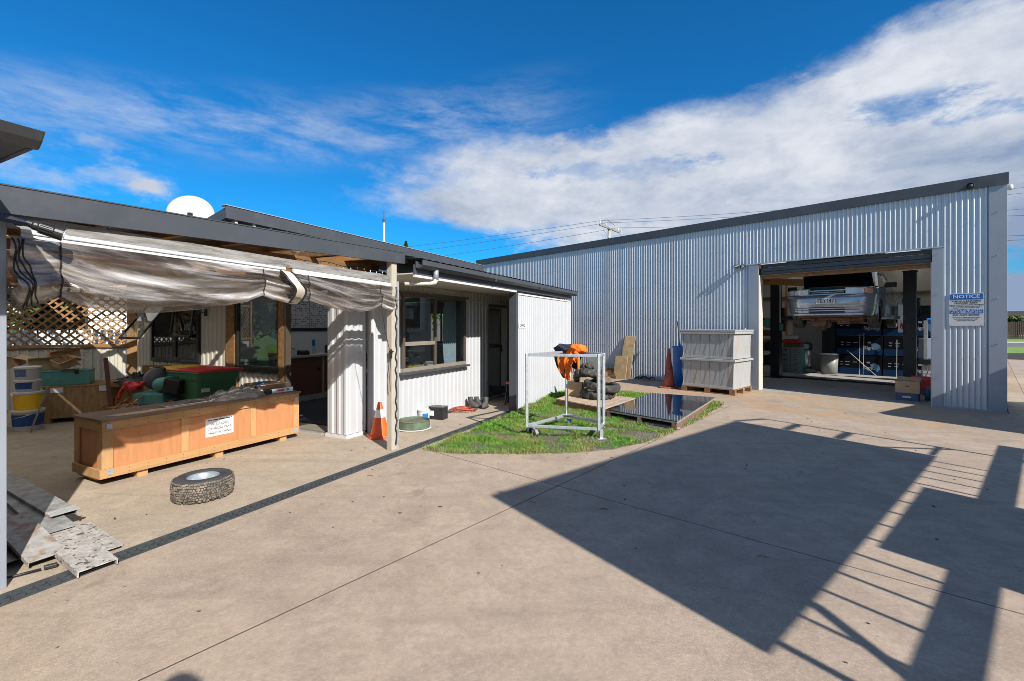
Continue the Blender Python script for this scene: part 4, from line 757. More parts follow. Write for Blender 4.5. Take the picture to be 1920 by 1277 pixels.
def track(z, cx_, cy0, r, lab, tilt=0.0, ph=0.0, wd=.14, arc=2 * math.pi):
    t = thing('rubber_track', lab, 'rubber track', (cx_, cy0, z), (tilt, tilt * .5, ph), 'old rubber tracks coiled on the pallet'); n = 132; vs = []; fs = []; m = 14; closed = arc > 6.2
    for i in range(n):
        a = arc * i / (n if closed else n - 1); rr = r * (1 + .12 * math.sin(2 * a + ph) + .06 * math.sin(3 * a + ph)); lug = 1 if (i % 11) < 6 else 0; lug2 = 1 if ((i + 5) % 11) < 6 else 0
        for k in range(m):
            q = 2 * math.pi * k / m; co, si = math.cos(q), math.sin(q); sup = 1 / (abs(co) ** 5 + abs(si) ** 5) ** .2
            lg = (lug if si > 0 else lug2) * (.030 if co > .2 else .006) ; nn = .018 * mnoise.noise(Vector((math.cos(a) * 3, math.sin(a) * 3 + co, si * 2 + ph * 5)))
            x = (rr + co * sup * .052 + lg * max(0, co) + nn) ; zz = wd / 2 + si * sup * (wd / 2) * (1 + .06 * math.sin(5 * a)) + nn * .6 + .02 * math.sin(2 * a + ph * 3) * (1 if z > .2 else 0)
            vs.append((x * math.cos(a), x * math.sin(a), max(zz, -.02)))
    for i in range(n if closed else n - 1):
        j = (i + 1) % n
        for k in range(m): fs.append((i * m + k, i * m + (k + 1) % m, j * m + (k + 1) % m, j * m + k))
    if not closed: fs += [tuple(range(m)), tuple((n - 1) * m + k for k in range(m))]
    MB().add(vs, fs).build('belt', MATS['old_track'] if 'old_track' in MATS else M('old_track', (.036, .036, .034), .8, v=.3, s=12, b=.5, bs=50, c2=(.12, .10, .075), c2s=7, lo=.5, hi=.66, amt=.7), t, smooth=True); return t
track(.14, 1.66, 8.72, .27, 'lowest rubber track loop lying flat on the pallet', 0, .3, .15)
track(.29, 1.70, 8.70, .30, 'second rubber track loop resting on the flat loop', .10, 1.4, .14)
track(.45, 1.44, 8.78, .22, 'crumpled upper rubber track sagging off the coil', .55, 2.2, .14, 5.2)
track(.60, 1.55, 8.95, .17, 'topmost rubber track stub under the grey plate', -.5, .2, .13, 4.8)
gpl = thing('grey_plate', 'flat grey metal plate standing on top of the rubber tracks', 'plate', (1.52, 9.0, .62), (.15, -.12, -.35)); MB().box(0, .26, 0, .012, 0, .27).box(.0, .26, .012, .03, .25, .27).build('plate', M('plate_grey', (.16, .17, .165), .6, v=.1), gpl)
cbx = thing('cardboard_box', 'plain brown carton behind the coiled rubber tracks', 'box', (1.06, 8.95, .137), -.3); B('body', (0, .32, 0, .28, 0, .27), m_card, cbx, bevel=.004); B('tape', (.12, .18, -.002, .28, .2702, .272), m_rag, cbx)
bx3 = thing('rusty_gearbox', 'rusty lump of machinery standing behind the rubber tracks', 'machine part', (1.86, 9.1, .137), .4); MB().ob((0, 0, .18), (.16, .16, .36)).cyl((0, 0, .36), (0, 0, .46), .05).cyl((-.12, 0, .25), (.12, 0, .25), .07).build('housing', m_rust, bx3, bevel=.01); MB().cyl((0, 0, .46), (0, 0, .50), .03, n=10).build('shaft', m_black, bx3)
# ------------------------------------------------------------------ galvanised frame trolley with a jacket
dl = thing('trolley_frame', 'galvanised steel open frame trolley on castors in the grass', 'trolley', (.7, 6.2, 0)); o_ = (.7, 6.2)
qA, qB, qC, qD = (.20, 6.15), (.83, 6.90), (1.268, 6.30), (1.135, 5.96)
zb, zt = .155, 1.115; tt = .038
def q3(p, z): return (p[0] - o_[0], p[1] - o_[1], z)
for p in (qA, qB, qC, qD): MB().bar(q3(p, zb - .018), q3(p, zt + .018), tt, tt, (1, .2, 0)).build('upright', m_galv, dl, bevel=.004)
for a, b in ((qA, qB), (qB, qC), (qC, qD), (qD, qA)):
    for z in (zb, zt):
        v0, v1 = Vector(q3(a, z)), Vector(q3(b, z)); d = (v1 - v0).normalized() * .0205; MB().bar(v0 + d, v1 - d, tt - .002, tt - .002).build('rail', m_galv, dl, bevel=.004)
MB().prism([(q3(qB, 0)[0] + x, q3(qB, 0)[1] + y) for x, y in ((-.12, -.13), (.14, -.12), (.02, .04))], zb + .020, zb + .026).build('corner_plate', m_galv, dl)
MB().prism([(q3(qA, 0)[0] + x, q3(qA, 0)[1] + y) for x, y in ((-.02, -.02), (.14, -.02), (.1, .12))], zb + .020, zb + .026).build('corner_plate', m_galv, dl)
def castor(p, m_, rz):
    c = Vector(q3(p, 0)); f_ = MB(); f_.ob(c + Vector((0, 0, .128)), (.07, .07, .012), (0, 0, rz)); dx = Vector((math.cos(rz), math.sin(rz), 0)); n_ = Vector((-dx.y, dx.x, 0))
    for s in (-1, 1): f_.bar(c + n_ * .026 * s + Vector((0, 0, .122)), c + n_ * .026 * s + dx * .03 + Vector((0, 0, .05)), .005, .04, dx)
    w_ = P('castor', f_, m_galv, dl); MB().cyl(c + dx * .03 - n_ * .018 + Vector((0, 0, .05)), c + dx * .03 + n_ * .018 + Vector((0, 0, .05)), .05, n=20).build('castor_wheel', m_, w_)
castor((.31, 6.16), m_black, .3); castor((.25, 6.24), m_black, 2.2); castor((.86, 6.84), m_blue, 1.2)
MB().bar(q3((1.18, 6.03), .0), q3((1.18, 6.03), zb - .02), .045, .045, (1, .2, 0)).ob(q3((1.18, 6.03), .016), (.13, .10, .012), (0, 0, .3)).build('foot', m_galv, dl)
# jacket draped over the rear corner rail
jk = thing('work_jacket', 'crumpled orange and navy work jacket draped over the trolley', 'jacket', (.925, 6.77, 1.08))
al = Vector((qC[0] - qB[0], qC[1] - qB[1], 0)).normalized(); fr = Vector((al.y, -al.x, 0)); fr = -fr if fr.y > 0 else fr
def lump(mat, name, c, rad, seed, amp=.30):
    c = Vector(c)
    def f_(a, b):
        th, ph = 2 * math.pi * a, math.pi * b; d = Vector((math.cos(th) * math.sin(ph), math.sin(th) * math.sin(ph), math.cos(ph)))
        k = 1 + amp * mnoise.noise(d * 1.6 + Vector((seed, 0, 0))) + amp * .55 * abs(mnoise.noise(Vector((d.x * 5, d.y * 2.5, d.z * 5 + seed)))) - .08 * abs(math.sin(th * 2.5 + ph * 3 + seed))
        q = al * (c.x + d.x * rad[0] * k) + fr * (c.y + d.y * rad[1] * k) + Vector((0, 0, c.z + d.z * rad[2] * k)); return tuple(q)
    return P(name, MB().grid(56, 36, f_), mat, jk, smooth=True, fix=False)
def drape(mat, name, s0, s1, tip, out, seed, folds=11, bow=.05):
    def f_(u, w):
        sx = s0 + (s1 - s0) * u; g = w ** 1.15; wd = (1 - g) ** .75 * (1 - .0 * g) + .06
        x = tip[0] + (sx - tip[0]) * wd; z = .02 - (.02 - tip[1]) * w + .05 * (1 - w) * math.sin(math.pi * u); 
        o = out + bow * math.sin(math.pi * w) + (.026 * math.sin(u * folds + seed + 1.5 * w) + .014 * math.sin(u * folds * 2.3 + seed * 2)) * (.35 + w) * (1 - .5 * w) + .025 * mnoise.noise(Vector((u * 3, w * 4, seed)))
        return tuple(al * x + fr * o + Vector((0, 0, z)))
    o = P(name, MB().grid(60, 40, f_), mat, jk, smooth=True, fix=False); sb = o.modifiers.new('s', 'SOLIDIFY'); sb.thickness = .005; return o
lump(m_fabn, 'navy_sleeve', (-.17, .03, .075), (.19, .11, .085), 2.0)
lump(m_fabo, 'hood', (.10, .03, .085), (.15, .12, .075), 5.0, .22)
drape(m_fabo, 'orange_body', -.22, .16, (-.02, -.37), .10, 1.0)
drape(m_fabn, 'navy_side', -.34, .02, (-.10, -.35), .075, 4.0, 9)
drape(m_fabn, 'lining', -.25, .15, (.0, -.22), -.06, 7.0)
drape(m_fabo, 'orange_cuff', .04, .24, (.17, -.10), .12, 3.0, 6, .02)
MB().tube(curve([tuple(al * .20 + fr * .10 + Vector((0, 0, .02))), tuple(al * .21 + fr * .12 + Vector((0, 0, -.10))), tuple(al * .20 + fr * .11 + Vector((0, 0, -.20)))]), .018, 8).build('cuff_strap', m_fabo, jk, smooth=True)
m_skyl = bpy.data.materials.new('office_fill_skylight'); m_skyl.use_nodes = True; fn_ = m_skyl.node_tree.nodes; fn_.clear(); fo_ = fn_.new('ShaderNodeOutputMaterial'); ft_ = fn_.new('ShaderNodeBsdfTranslucent'); ft_.inputs[0].default_value = (.45, .45, .44, 1); m_skyl.node_tree.links.new(ft_.outputs[0], fo_.inputs[0])  # translucent sheet for the skylight added over the office room
# ================================================================== OFFICE (local: x = towards the yard (v), y = along the building (u))
of = thing('office_building', 'low white profiled steel office building with an open front door', 'building', None, frame='O', org=(-4.62, 4.72, 0))
FW = -4.62
def front(u0, u1, z0, z1, m_=None): clad(of, (FW, u0), (FW, u1), z0, z1, 'trap', m_ or m_white)
def endw(v0, v1, z0, z1): clad(of, (v0, 4.72), (v1, 4.72), z0, z1, 'trap', m_cream)
front(4.76, 5.40, .02, 2.14); front(5.40, 7.16, .02, .80); front(5.40, 7.16, 2.03, 2.14, m_cream); front(7.16, 8.0, .02, 1.955); front(7.16, 8.0, 1.99, 2.14, m_cream); front(8.0, 9.0, 1.99, 2.14, m_cream); front(8.93, 9.4, .02, 1.955)
endw(-10.72, -10.12, .02, 2.7); endw(-10.12, -8.56, .02, .84); endw(-10.12, -8.56, 2.05, 2.7); endw(-8.56, -7.72, .02, 2.7); endw(-7.48, -6.38, .02, .76); endw(-7.48, -6.38, 2.1, 2.7); endw(-6.25, -5.25, 2.08, 2.7)
# boxed pier at the corner
clad(of, (-5.05, 4.42), (-4.70, 4.42), .05, 2.3, 'trap', m_white); clad(of, (-4.70, 4.42), (-4.70, 4.76), .05, 2.14, 'trap', m_white)
B('pier_core', (-5.06, -4.705, 4.425, 4.75, .02, 2.3), m_white, of); B('plinth_flashing', (-5.08, -4.68, 4.40, 4.74, .0, .045), m_whitep, of); B('corner_strip', (-4.722, -4.690, 4.402, 4.432, .05, 2.25), m_whitep, of, bevel=.003); B('downpipe', (-4.66, -4.60, 4.80, 4.86, .05, 2.1), m_whitep, of, bevel=.01)
B('skirt_flashing', (-4.64, -4.612, 4.76, 8.0, .0, .022), m_galv, of)
B('head_trim', (-4.60, -4.57, 7.18, 9.1, 1.955, 1.99), m_cream, of)
# window
win = B('window', (-4.60, -4.575, 5.40, 7.16, 1.955, 2.005), m_bronze, of)
for d in ((-4.60, -4.565, 5.40, 7.16, .80, .86), (-4.60, -4.565, 5.40, 5.45, .861, 1.954), (-4.60, -4.565, 7.11, 7.16, .861, 1.954), (-4.60, -4.568, 6.20, 6.25, .861, 1.954), (-4.60, -4.566, 5.451, 6.199, 1.20, 1.26)): B('frame_bar', d, m_bronzel if d[4] < 1.3 and d[5] < 1.3 else m_bronze, win)
for d in ((-4.592, -4.588, 5.45, 6.20, 1.26, 1.954), (-4.592, -4.588, 5.45, 6.20, .861, 1.20), (-4.592, -4.588, 6.25, 7.11, .861, 1.954)): B('pane', d, m_glass, win)
B('sill', (-4.61, -4.50, 5.34, 7.20, .765, .797), m_char, of); MB().box(-4.62, -4.54, 5.30, 7.22, 2.006, 2.035).build('window_head_flashing', m_bronze, of)
# office door recess and sliding door
dr1 = B('door', (-4.62, -4.585, 8.0, 8.06, .0, 1.955), m_bronzel, of); B('frame_bar', (-4.62, -4.585, 8.86, 8.92, 0, 1.955), m_bronzel, dr1); B('frame_bar', (-4.62, -4.585, 8.061, 8.859, 1.90, 1.955), m_bronze, dr1)
MB().box(-4.66, -4.63, 8.07, 8.13, .06, 1.88).box(-4.66, -4.63, 8.60, 8.66, .06, 1.88).box(-4.66, -4.63, 8.131, 8.599, .06, .14).box(-4.66, -4.63, 8.131, 8.599, 1.82, 1.88).box(-4.66, -4.63, 8.131, 8.599, 1.05, 1.13).build('door_leaf', m_bronze, dr1)
B('pane', (-4.648, -4.644, 8.131, 8.599, .14, 1.82), m_glass, dr1); B('handle', (-4.62, -4.60, 8.61, 8.65, .95, 1.1), m_black, dr1); B('threshold', (-4.66, -4.56, 8.0, 8.92, .0, .03), m_bronzel, of)
clad(of, (-4.62, 9.38), (-3.74, 9.38), .02, 2.14, 'trap', m_cream)
# screen wall with the OFFICE sign
clad(of, (-3.59, 7.33), (-3.59, 10.12), .02, 2.07, 'fine', m_white); MB().box(-3.72, -3.598, 7.27, 10.12, .0, 2.07).build('screen_core', m_char, of); B('screen_edge', (-3.725, -3.575, 7.265, 7.335, .0, 2.10), m_char, of, bevel=.004)
MB().box(-3.6, -3.572, 7.335, 10.12, 2.071, 2.10).build('top_trim', m_whitep, of); B('screen_corner', (-3.60, -3.570, 10.10, 10.135, .02, 2.07), m_whitep, of)
os_ = thing('office_sign', 'small white OFFICE sign on the bright screen wall', 'sign', None, frame='O', org=(-3.57, 7.52, 1.45)); B('board', (-3.579, -3.572, 7.355, 7.68, 1.475, 1.56), m_paper, os_); text('OFFICE', .075, (-3.5705, 7.517, 1.517), (R(90), 0, R(90)), m_ink, os_, sx=.95, bold=.001)
# eaves, soffit, gutter
B('soffit', (-4.62, -3.60, 4.44, 10.2, 2.145, 2.16), m_soffit, of); B('soffit_trim', (-3.60, -3.565, 4.44, 7.26, 2.105, 2.135), m_whitep, of)
B('fascia', (-3.60, -3.575, 4.44, 10.2, 2.136, 2.26), m_char, of)
gt = MB(); pr = [(-3.57, 2.30), (-3.57, 2.215), (-3.50, 2.215), (-3.455, 2.25), (-3.455, 2.31), (-3.465, 2.31), (-3.465, 2.255), (-3.505, 2.225), (-3.56, 2.225), (-3.56, 2.30)]
gt.ext([(x, 4.45, z) for x, z in pr], (0, 5.8, 0)); gt.box(-3.57, -3.455, 10.25, 10.255, 2.215, 2.31); P('gutter', gt, m_char, of)
for d in ((8.1, ), (6.3, )): B('gutter_joint', (-3.572, -3.452, d[0], d[0] + .03, 2.212, 2.312), m_char, of)
MB().tube([(-3.52, 4.80, 2.24), (-3.52, 4.80, 2.10)], .034, 14).build('downpipe_drop', m_flash, of, smooth=True); MB().tube([(-3.52, 4.80, 2.11), (-3.53, 4.79, 2.065), (-3.57, 4.75, 2.05), (-3.75, 4.46, 2.03)], [.034, .032, .024, .024], 12).build('downpipe_bend', m_cream, of, smooth=True)
for k in range(8):
    x0 = 4.46 + k * .76; mb = MB(); m_ = 20
    vs = []
    for i in range(m_ + 1):
        u = x0 + .75 * i / m_; q = .009 * math.cos(2 * math.pi * (u - x0) / .15); vs += [(-3.48, u, 2.330 + q * .6), (-6.0, u, 2.56 + q)]
    mb.add(vs, [(2 * i, 2 * i + 2, 2 * i + 3, 2 * i + 1) for i in range(m_)]); mb.build('roof_sheet', m_char, of, smooth=True, fix=False)
B('ridge_flashing', (-6.03, -5.9, 4.4, 10.3, 2.57, 2.60), m_char, of)
# raised rear roof with clerestory
up = thing('raised_roof', 'dark raised rear roof with a slotted clerestory behind the lean-to', 'roof', None, frame='O', org=(-6.3, 6.5, 2.4))
MB().ext([(-6.0, 3.62, 2.92), (-6.0, 3.62, 3.06), (-9.2, 3.62, 2.30), (-9.2, 3.62, 2.20)], (0, 1.9, 0)).ext([(-6.0, 8.3, 2.92), (-6.0, 8.3, 3.06), (-9.2, 8.3, 2.30), (-9.2, 8.3, 2.20)], (0, 1.92, 0)).ext([(-6.0, 5.521, 2.92), (-6.0, 5.521, 3.06), (-6.4, 5.521, 2.965), (-6.4, 5.521, 2.83)], (0, 2.778, 0)).build('roof_slab', m_char, up)
MB().add([(-6.4, 5.521, 2.95), (-6.4, 8.299, 2.95), (-9.2, 8.299, 2.30), (-9.2, 5.521, 2.30)], [(0, 1, 2, 3)]).build('fill_skylight', m_skyl, up)  # skylight added to brighten the room below
B('front_fascia', (-5.998, -5.975, 3.60, 10.22, 2.91, 3.075), m_char, up); B('ridge_cap', (-6.10, -5.965, 3.59, 10.23, 3.076, 3.085), m_galv, up)
clad(up, (-6.12, 3.72), (-6.12, 10.2), 2.5, 2.92, 'trap', m_char)
for k in range(26): B('bracket', (-6.11, -6.005, 3.74 + k * .25, 3.775 + k * .25, 2.74, 2.915), m_whitep, up)
MB().ext([(-6.13, 3.74, 2.5), (-6.13, 3.74, 2.90), (-8.2, 3.74, 2.3), (-8.2, 3.74, 2.2)], (0, .03, 0)).build('gable_panel', m_char, up)
# inside the office
B('carpet', (-11.0, -4.70, 4.86, 10.1, -.02, .012), m_tile, of); [B('ceiling', d, m_innerwall, of) for d in ((-11.2, -4.65, 4.78, 5.4, 2.17, 2.19), (-11.2, -4.65, 8.6, 10.1, 2.17, 2.19), (-6.3, -4.65, 5.401, 8.599, 2.17, 2.19), (-11.2, -8.3, 5.401, 8.599, 2.17, 2.19))]
B('inner_wall', (-4.60 - .10, -4.66, 4.80, 5.38, .012, 2.16), m_innerwall, of); B('inner_wall', (-4.70, -4.66, 5.38, 7.18, .012, .78), m_innerwall, of); B('inner_wall', (-4.70, -4.66, 7.18, 7.98, .012, 2.16), m_innerwall, of)
B('partition_wall', (-8.47, -8.41, 4.86, 8.6, .012, 2.16), m_innerwall, of); B('rear_wall', (-11.2, -11.1, 4.86, 10.1, .0, 2.16), m_innerwall, of)
for d in ((-11.1, -7.56, 10.02, 10.1, .0, 2.16), (-6.86, -4.66, 10.02, 10.1, .0, 2.16), (-7.56, -6.86, 10.02, 10.1, .0, 1.06), (-7.56, -6.86, 10.02, 10.1, 1.84, 2.16)): B('far_wall', d, m_innerwall, of)
wf = B('rear_window', (-7.56, -6.86, 10.04, 10.08, 1.06, 1.10), m_bronze, of); B('frame_bar', (-7.22, -7.18, 10.04, 10.08, 1.10, 1.84), m_bronze, wf)
tbl = thing('desk', 'cluttered office desk just inside the white building window', 'desk', None, frame='O', org=(-5.2, 6.2, .012)); B('top', (-5.55, -4.78, 5.45, 6.95, .76, .79), m_innerwall, tbl); [B('leg', (x, x + .05, y, y + .05, .012, .76), m_char, tbl) for x in (-5.5, -4.85) for y in (5.5, 6.85)]
for i, (v_, u_, m_, w_, lb) in enumerate(((-4.98, 5.75, m_paper, .21, 'white paper sheet nearest the opening sash on the desk'), (-5.05, 6.1, m_yellow, .2, 'yellow folder among the papers on the desk'), (-4.95, 6.38, m_paper, .22, 'loose paper stack in the middle of the desk'), (-5.1, 6.65, m_card, .2, 'brown envelope at the curtain end of the desk'))):
    t = thing('papers', lb, 'papers', OF(v_, u_, .79), AO + .3 * i); B('sheet', (0, w_, 0, .3, 0, .02 + .015 * i), m_, t); B('cover', (.01, w_ - .02, .01, .28, .021 + .015 * i, .024 + .015 * i), m_paper if i % 2 else m_rag, t)
lmp = thing('desk_lamp', 'dark desk lamp behind the office window', 'lamp', OF(-5.05, 5.95, .79), AO); MB().cyl((0, 0, 0), (0, 0, .02), .07).build('base', m_black, lmp); MB().tube([(0, 0, .02), (.03, .02, .16), (.12, .1, .24)], .012, 8).build('arm', m_black, lmp); MB().cyl((.12, .1, .24), (.2, .18, .18), .03, .06).build('shade', m_black, lmp)
cu = thing('curtain', 'pale curtain bunched at the right side of the office window', 'curtain', None, frame='O', org=(-4.74, 6.95, .8))
P('cloth', MB().grid(60, 6, lambda a, w: (-4.75 + .022 * math.sin(a * 40 + w), 6.72 + .36 * a - .10 * math.sin(math.pi * w) * (1 - a) * .6, .84 + 1.12 * w)), M('curtain_cloth', (.66, .72, .76), .9, v=.05), cu, smooth=True); MB().cyl((-4.75, 5.45, 1.975), (-4.75, 7.12, 1.975), .012, n=8).build('rod', m_bronzel, cu)
# end wall joinery: left window with an open sash, framed window, door frame
w1 = B('window', (-10.12, -8.56, 4.67, 4.715, 2.0, 2.05), m_bronze, of)
for d in ((-10.12, -8.56, 4.67, 4.715, .84, .90), (-10.12, -10.07, 4.67, 4.715, .901, 1.999), (-8.61, -8.56, 4.67, 4.715, .901, 1.999), (-9.36, -9.27, 4.672, 4.713, .901, 1.999)): B('frame_bar', d, m_black, w1)
B('pane', (-10.07, -9.36, 4.69, 4.694, .90, 1.30), m_glassd, w1); B('pane', (-9.27, -8.61, 4.69, 4.694, .90, 2.0), m_glassd, w1)
def sash(v0, v1, zt_, ln, an, nm):
    s_ = MB(); y0 = 4.66; dy, dz = -math.sin(R(an)) * ln, -math.cos(R(an)) * ln; a = Vector((v0, y0, zt_)); b = Vector((v1, y0, zt_)); c = Vector((v1, y0 + dy, zt_ + dz)); d = Vector((v0, y0 + dy, zt_ + dz))
    for p, q in ((a, b), (b, c), (c, d), (d, a)): s_.bar(p, q, .035, .03, (0, 1, .3))
    o = P(nm, s_, m_black, w1); MB().add([a, b, c, d], [(0, 1, 2, 3)]).build('sash_pane', m_glass, o); return o
sash(-10.05, -9.38, 1.99, .86, 36, 'open_sash'); sash(-9.25, -8.63, 1.98, .66, 7, 'open_sash')
B('timber_post', (-7.71, -7.49, 4.64, 4.73, .0, 2.6), m_brown_t, of); B('timber_post', (-6.375, -6.26, 4.64, 4.73, .0, 2.6), m_brown_t, of)
w2 = B('window', (-7.485, -6.38, 4.66, 4.715, 2.05, 2.1), m_bronze, of)
for d in ((-7.485, -6.38, 4.66, 4.715, .765, .865), (-7.485, -7.43, 4.66, 4.715, .866, 2.049), (-6.44, -6.38, 4.66, 4.715, .866, 2.049)): B('frame_bar', d, m_black, w2)
B('pane', (-7.43, -6.44, 4.69, 4.694, .866, 2.049), m_glass, w2)
df = B('doorway', (-6.25, -6.20, 4.64, 4.73, .0, 2.08), m_bronze, of); B('frame_bar', (-5.26, -5.22, 4.60, 4.73, .0, 2.08), m_bronzel, df); B('frame_bar', (-6.199, -5.261, 4.64, 4.73, 2.03, 2.08), m_bronze, df); B('threshold', (-6.25, -5.22, 4.50, 4.76, .0, .03), m_bronzel, df); B('track', (-6.3, -5.2, 4.44, 4.47, .0, .02), m_alu, df)
for v_, lb in ((-10.36, 'small black lantern between the timber post and the open window'), (-8.36, 'small black lantern between the two rear windows')):
    t = thing('wall_lantern', lb, 'lantern', OF(v_, 4.70, 1.70), AO); MB().box(-.03, .03, -.02, .0, -.02, .1).tube([(0, -.02, .05), (0, -.09, .03), (0, -.13, .08)], .009, 6).build('bracket', m_black, t)
    g_ = MB(); [g_.bar((math.cos(a) * .035, -.13 + math.sin(a) * .035, .02), (math.cos(a) * .055, -.13 + math.sin(a) * .055, .16), .008, .008) for a in (0, 1.57, 3.14, 4.71)]; P('cage', g_, m_black, t); MB().cyl((0, -.13, 0), (0, -.13, .02), .03, .04).cyl((0, -.13, .16), (0, -.13, .22), .065, .015).build('cap', m_black, t); MB().cyl((0, -.13, .022), (0, -.13, .155), .028, .042).build('lamp_glass', m_glass, t)
# room seen through the doorway
cn = thing('counter', 'brown fronted counter with pale edging inside the doorway', 'counter', None, frame='O', org=(-8.1, 6.6, .012))
B('top', (-8.40, -7.76, 5.0, 8.3, .88, .92), m_cream, cn); B('kickboard', (-7.83, -7.79, 5.0, 8.3, .012, .12), m_cream, cn)
for k in range(4):
    u0 = 5.03 + k * .83; d_ = B('cupboard_door', (-7.81, -7.79, u0 + .03, u0 + .80, .13, .87), m_brownp, cn); MB().lathe([(.03, 0), (.035, .006), (.0, .008)], 14, (-7.789, u0 + .72, .62), Matrix.Rotation(R(90), 3, 'Y')).build('pull', m_black, d_); B('divider', (-7.815, -7.78, u0 - .012, u0 + .028, .12, .879), m_cream, cn)
plr = thing('wall_planner', 'big wall planner with a red side strip above the counter', 'planner', None, frame='O', org=(-8.40, 6.8, 1.35))
B('sheet', (-8.409, -8.402, 6.05, 7.52, 1.40, 2.12), M('planner_paper', (.50, .48, .46), .8, v=.05), plr); B('red_strip', (-8.401, -8.397, 6.07, 6.26, 1.50, 2.11), m_red, plr); B('base_strip', (-8.401, -8.396, 6.28, 7.4, 1.40, 1.47), m_black, plr)
cells = MB(); cells2 = MB()
for r_ in range(13):
    for c_ in range(22):
        if random.random() < .48: (cells if random.random() < .85 else cells2).box(-8.4015, -8.400, 6.30 + c_ * .05, 6.335 + c_ * .05, 1.50 + r_ * .046, 1.522 + r_ * .046)
P('printed_cells', cells, M('cell_grey', (.10, .10, .11), .8), plr)['kind'] = 'stuff'; P('printed_cells', cells2, M('cell_brown', (.38, .14, .07), .8), plr)['kind'] = 'stuff'; B('teal_line', (-8.4, -8.398, 6.86, 6.88, 1.48, 2.1), m_teal, plr)
for i, (u_, w_, h_, m_, nm, lb) in enumerate(((5.62, .12, .22, m_yellow, 'tape_roll', 'yellow roll at the window end of the counter'), (5.78, .34, .14, m_paper, 'paper_box', 'white paper box on the counter'), (6.22, .20, .08, m_black, 'stapler', 'low black object beside the white paper box'), (6.72, .07, .30, m_blue, 'drink_bottle', 'blue topped drink bottle standing on the counter'), (7.0, .42, .17, m_black, 'printer', 'black printer at the far end of the counter'))):
    t = thing(nm, lb, nm.replace('_', ' '), OF(-8.1, u_, .92), AO)
    if nm == 'drink_bottle': MB().cyl((0, 0, 0), (0, 0, .17), .035).build('body', m_alu, t); MB().cyl((0, 0, .17), (0, 0, .30), .036, .03).build('cap', m_blue, t)
    else: B('body', (0, .25, 0, w_, 0, h_), m_, t, bevel=.01); B('top', (.02, .23, .02, w_ - .02, h_ + .0005, h_ + .012), m_black if m_ is not m_black else m_char, t)
# ================================================================== LEAN-TO
lt = thing('lean_to', 'open fronted lean-to with charcoal barge board and weathered beam', 'lean-to', None, frame='O', org=(-3.8, 4.3, 0))
fz = lambda u: .035 * (u - 1)
MB().ext([(-3.74, .35, 2.118), (-3.74, 4.46, 2.279), (-3.74, 4.46, 2.418), (-3.74, .35, 2.287)], (-.03, 0, 0)).build('barge_board', m_char, lt); MB().ext([(-3.735, .35, 2.282), (-3.735, 4.46, 2.413), (-3.735, 4.46, 2.421), (-3.735, .35, 2.290)], (-.14, 0, 0)).build('barge_cap', m_char, lt)
MB().ext([(-3.79, 1.034, 2.074), (-3.79, 4.24, 2.032), (-3.79, 4.24, 2.112), (-3.79, 1.034, 2.156)], (-.045, 0, 0)).build('beam', m_grey_t, lt)
MB().ext([(-3.768, 1.085, 2.022), (-3.768, 2.82, 2.000), (-3.768, 2.82, 2.046), (-3.768, 1.085, 2.073)], (-.022, 0, 0)).build('track_rail', m_whitep, lt); MB().ext([(-3.768, 2.90, 1.998), (-3.768, 4.24, 1.974), (-3.768, 4.24, 2.022), (-3.768, 2.90, 2.045)], (-.022, 0, 0)).build('track_rail', m_whitep, lt)
MB().ext([(-3.762, 1.085, 2.045), (-3.762, 2.82, 2.021), (-3.762, 2.82, 2.026), (-3.762, 1.085, 2.050)], (-.006, 0, 0)).build('rail_groove', m_galv, lt)
ps = B('post', (-3.845, -3.765, 4.245, 4.335, .0, 2.29), M('cream_post', (.42, .38, .31), .7, v=.08, s=4, c2=(.28, .24, .19), c2s=5, amt=.5), lt, bevel=.003); B('post_track', (-3.80, -3.755, 4.337, 4.365, .0, 2.05), m_alu, lt)
B('post', (-3.845, -3.765, .940, 1.026, .0, 2.12), m_flash, lt, bevel=.003)
MB().tube([(-3.757, 4.315 + .012 * math.sin(k * 1.7) + .006 * math.sin(k * 4.1), 1.98 - k * .048) for k in range(41)], .009, 6).build('flap_edge', m_black, lt, smooth=True)
MB().tube([(-3.757, 4.06, 1.74), (-3.757, 4.12, 1.45), (-3.757, 4.19, 1.24), (-3.757, 4.215, 1.2)], .004, 5).build('cord', m_black, lt); MB().ob((-3.755, 4.22, 1.17), (.02, .03, .11)).ob((-3.75, 4.22, 1.2), (.03, .06, .015)).build('cleat', m_black, lt, bevel=.004)
MB().tube([(-3.757, 4.22, 1.12), (-3.757, 4.20, .9), (-3.757, 4.21, .72)], .004, 5).build('cord', m_black, lt)
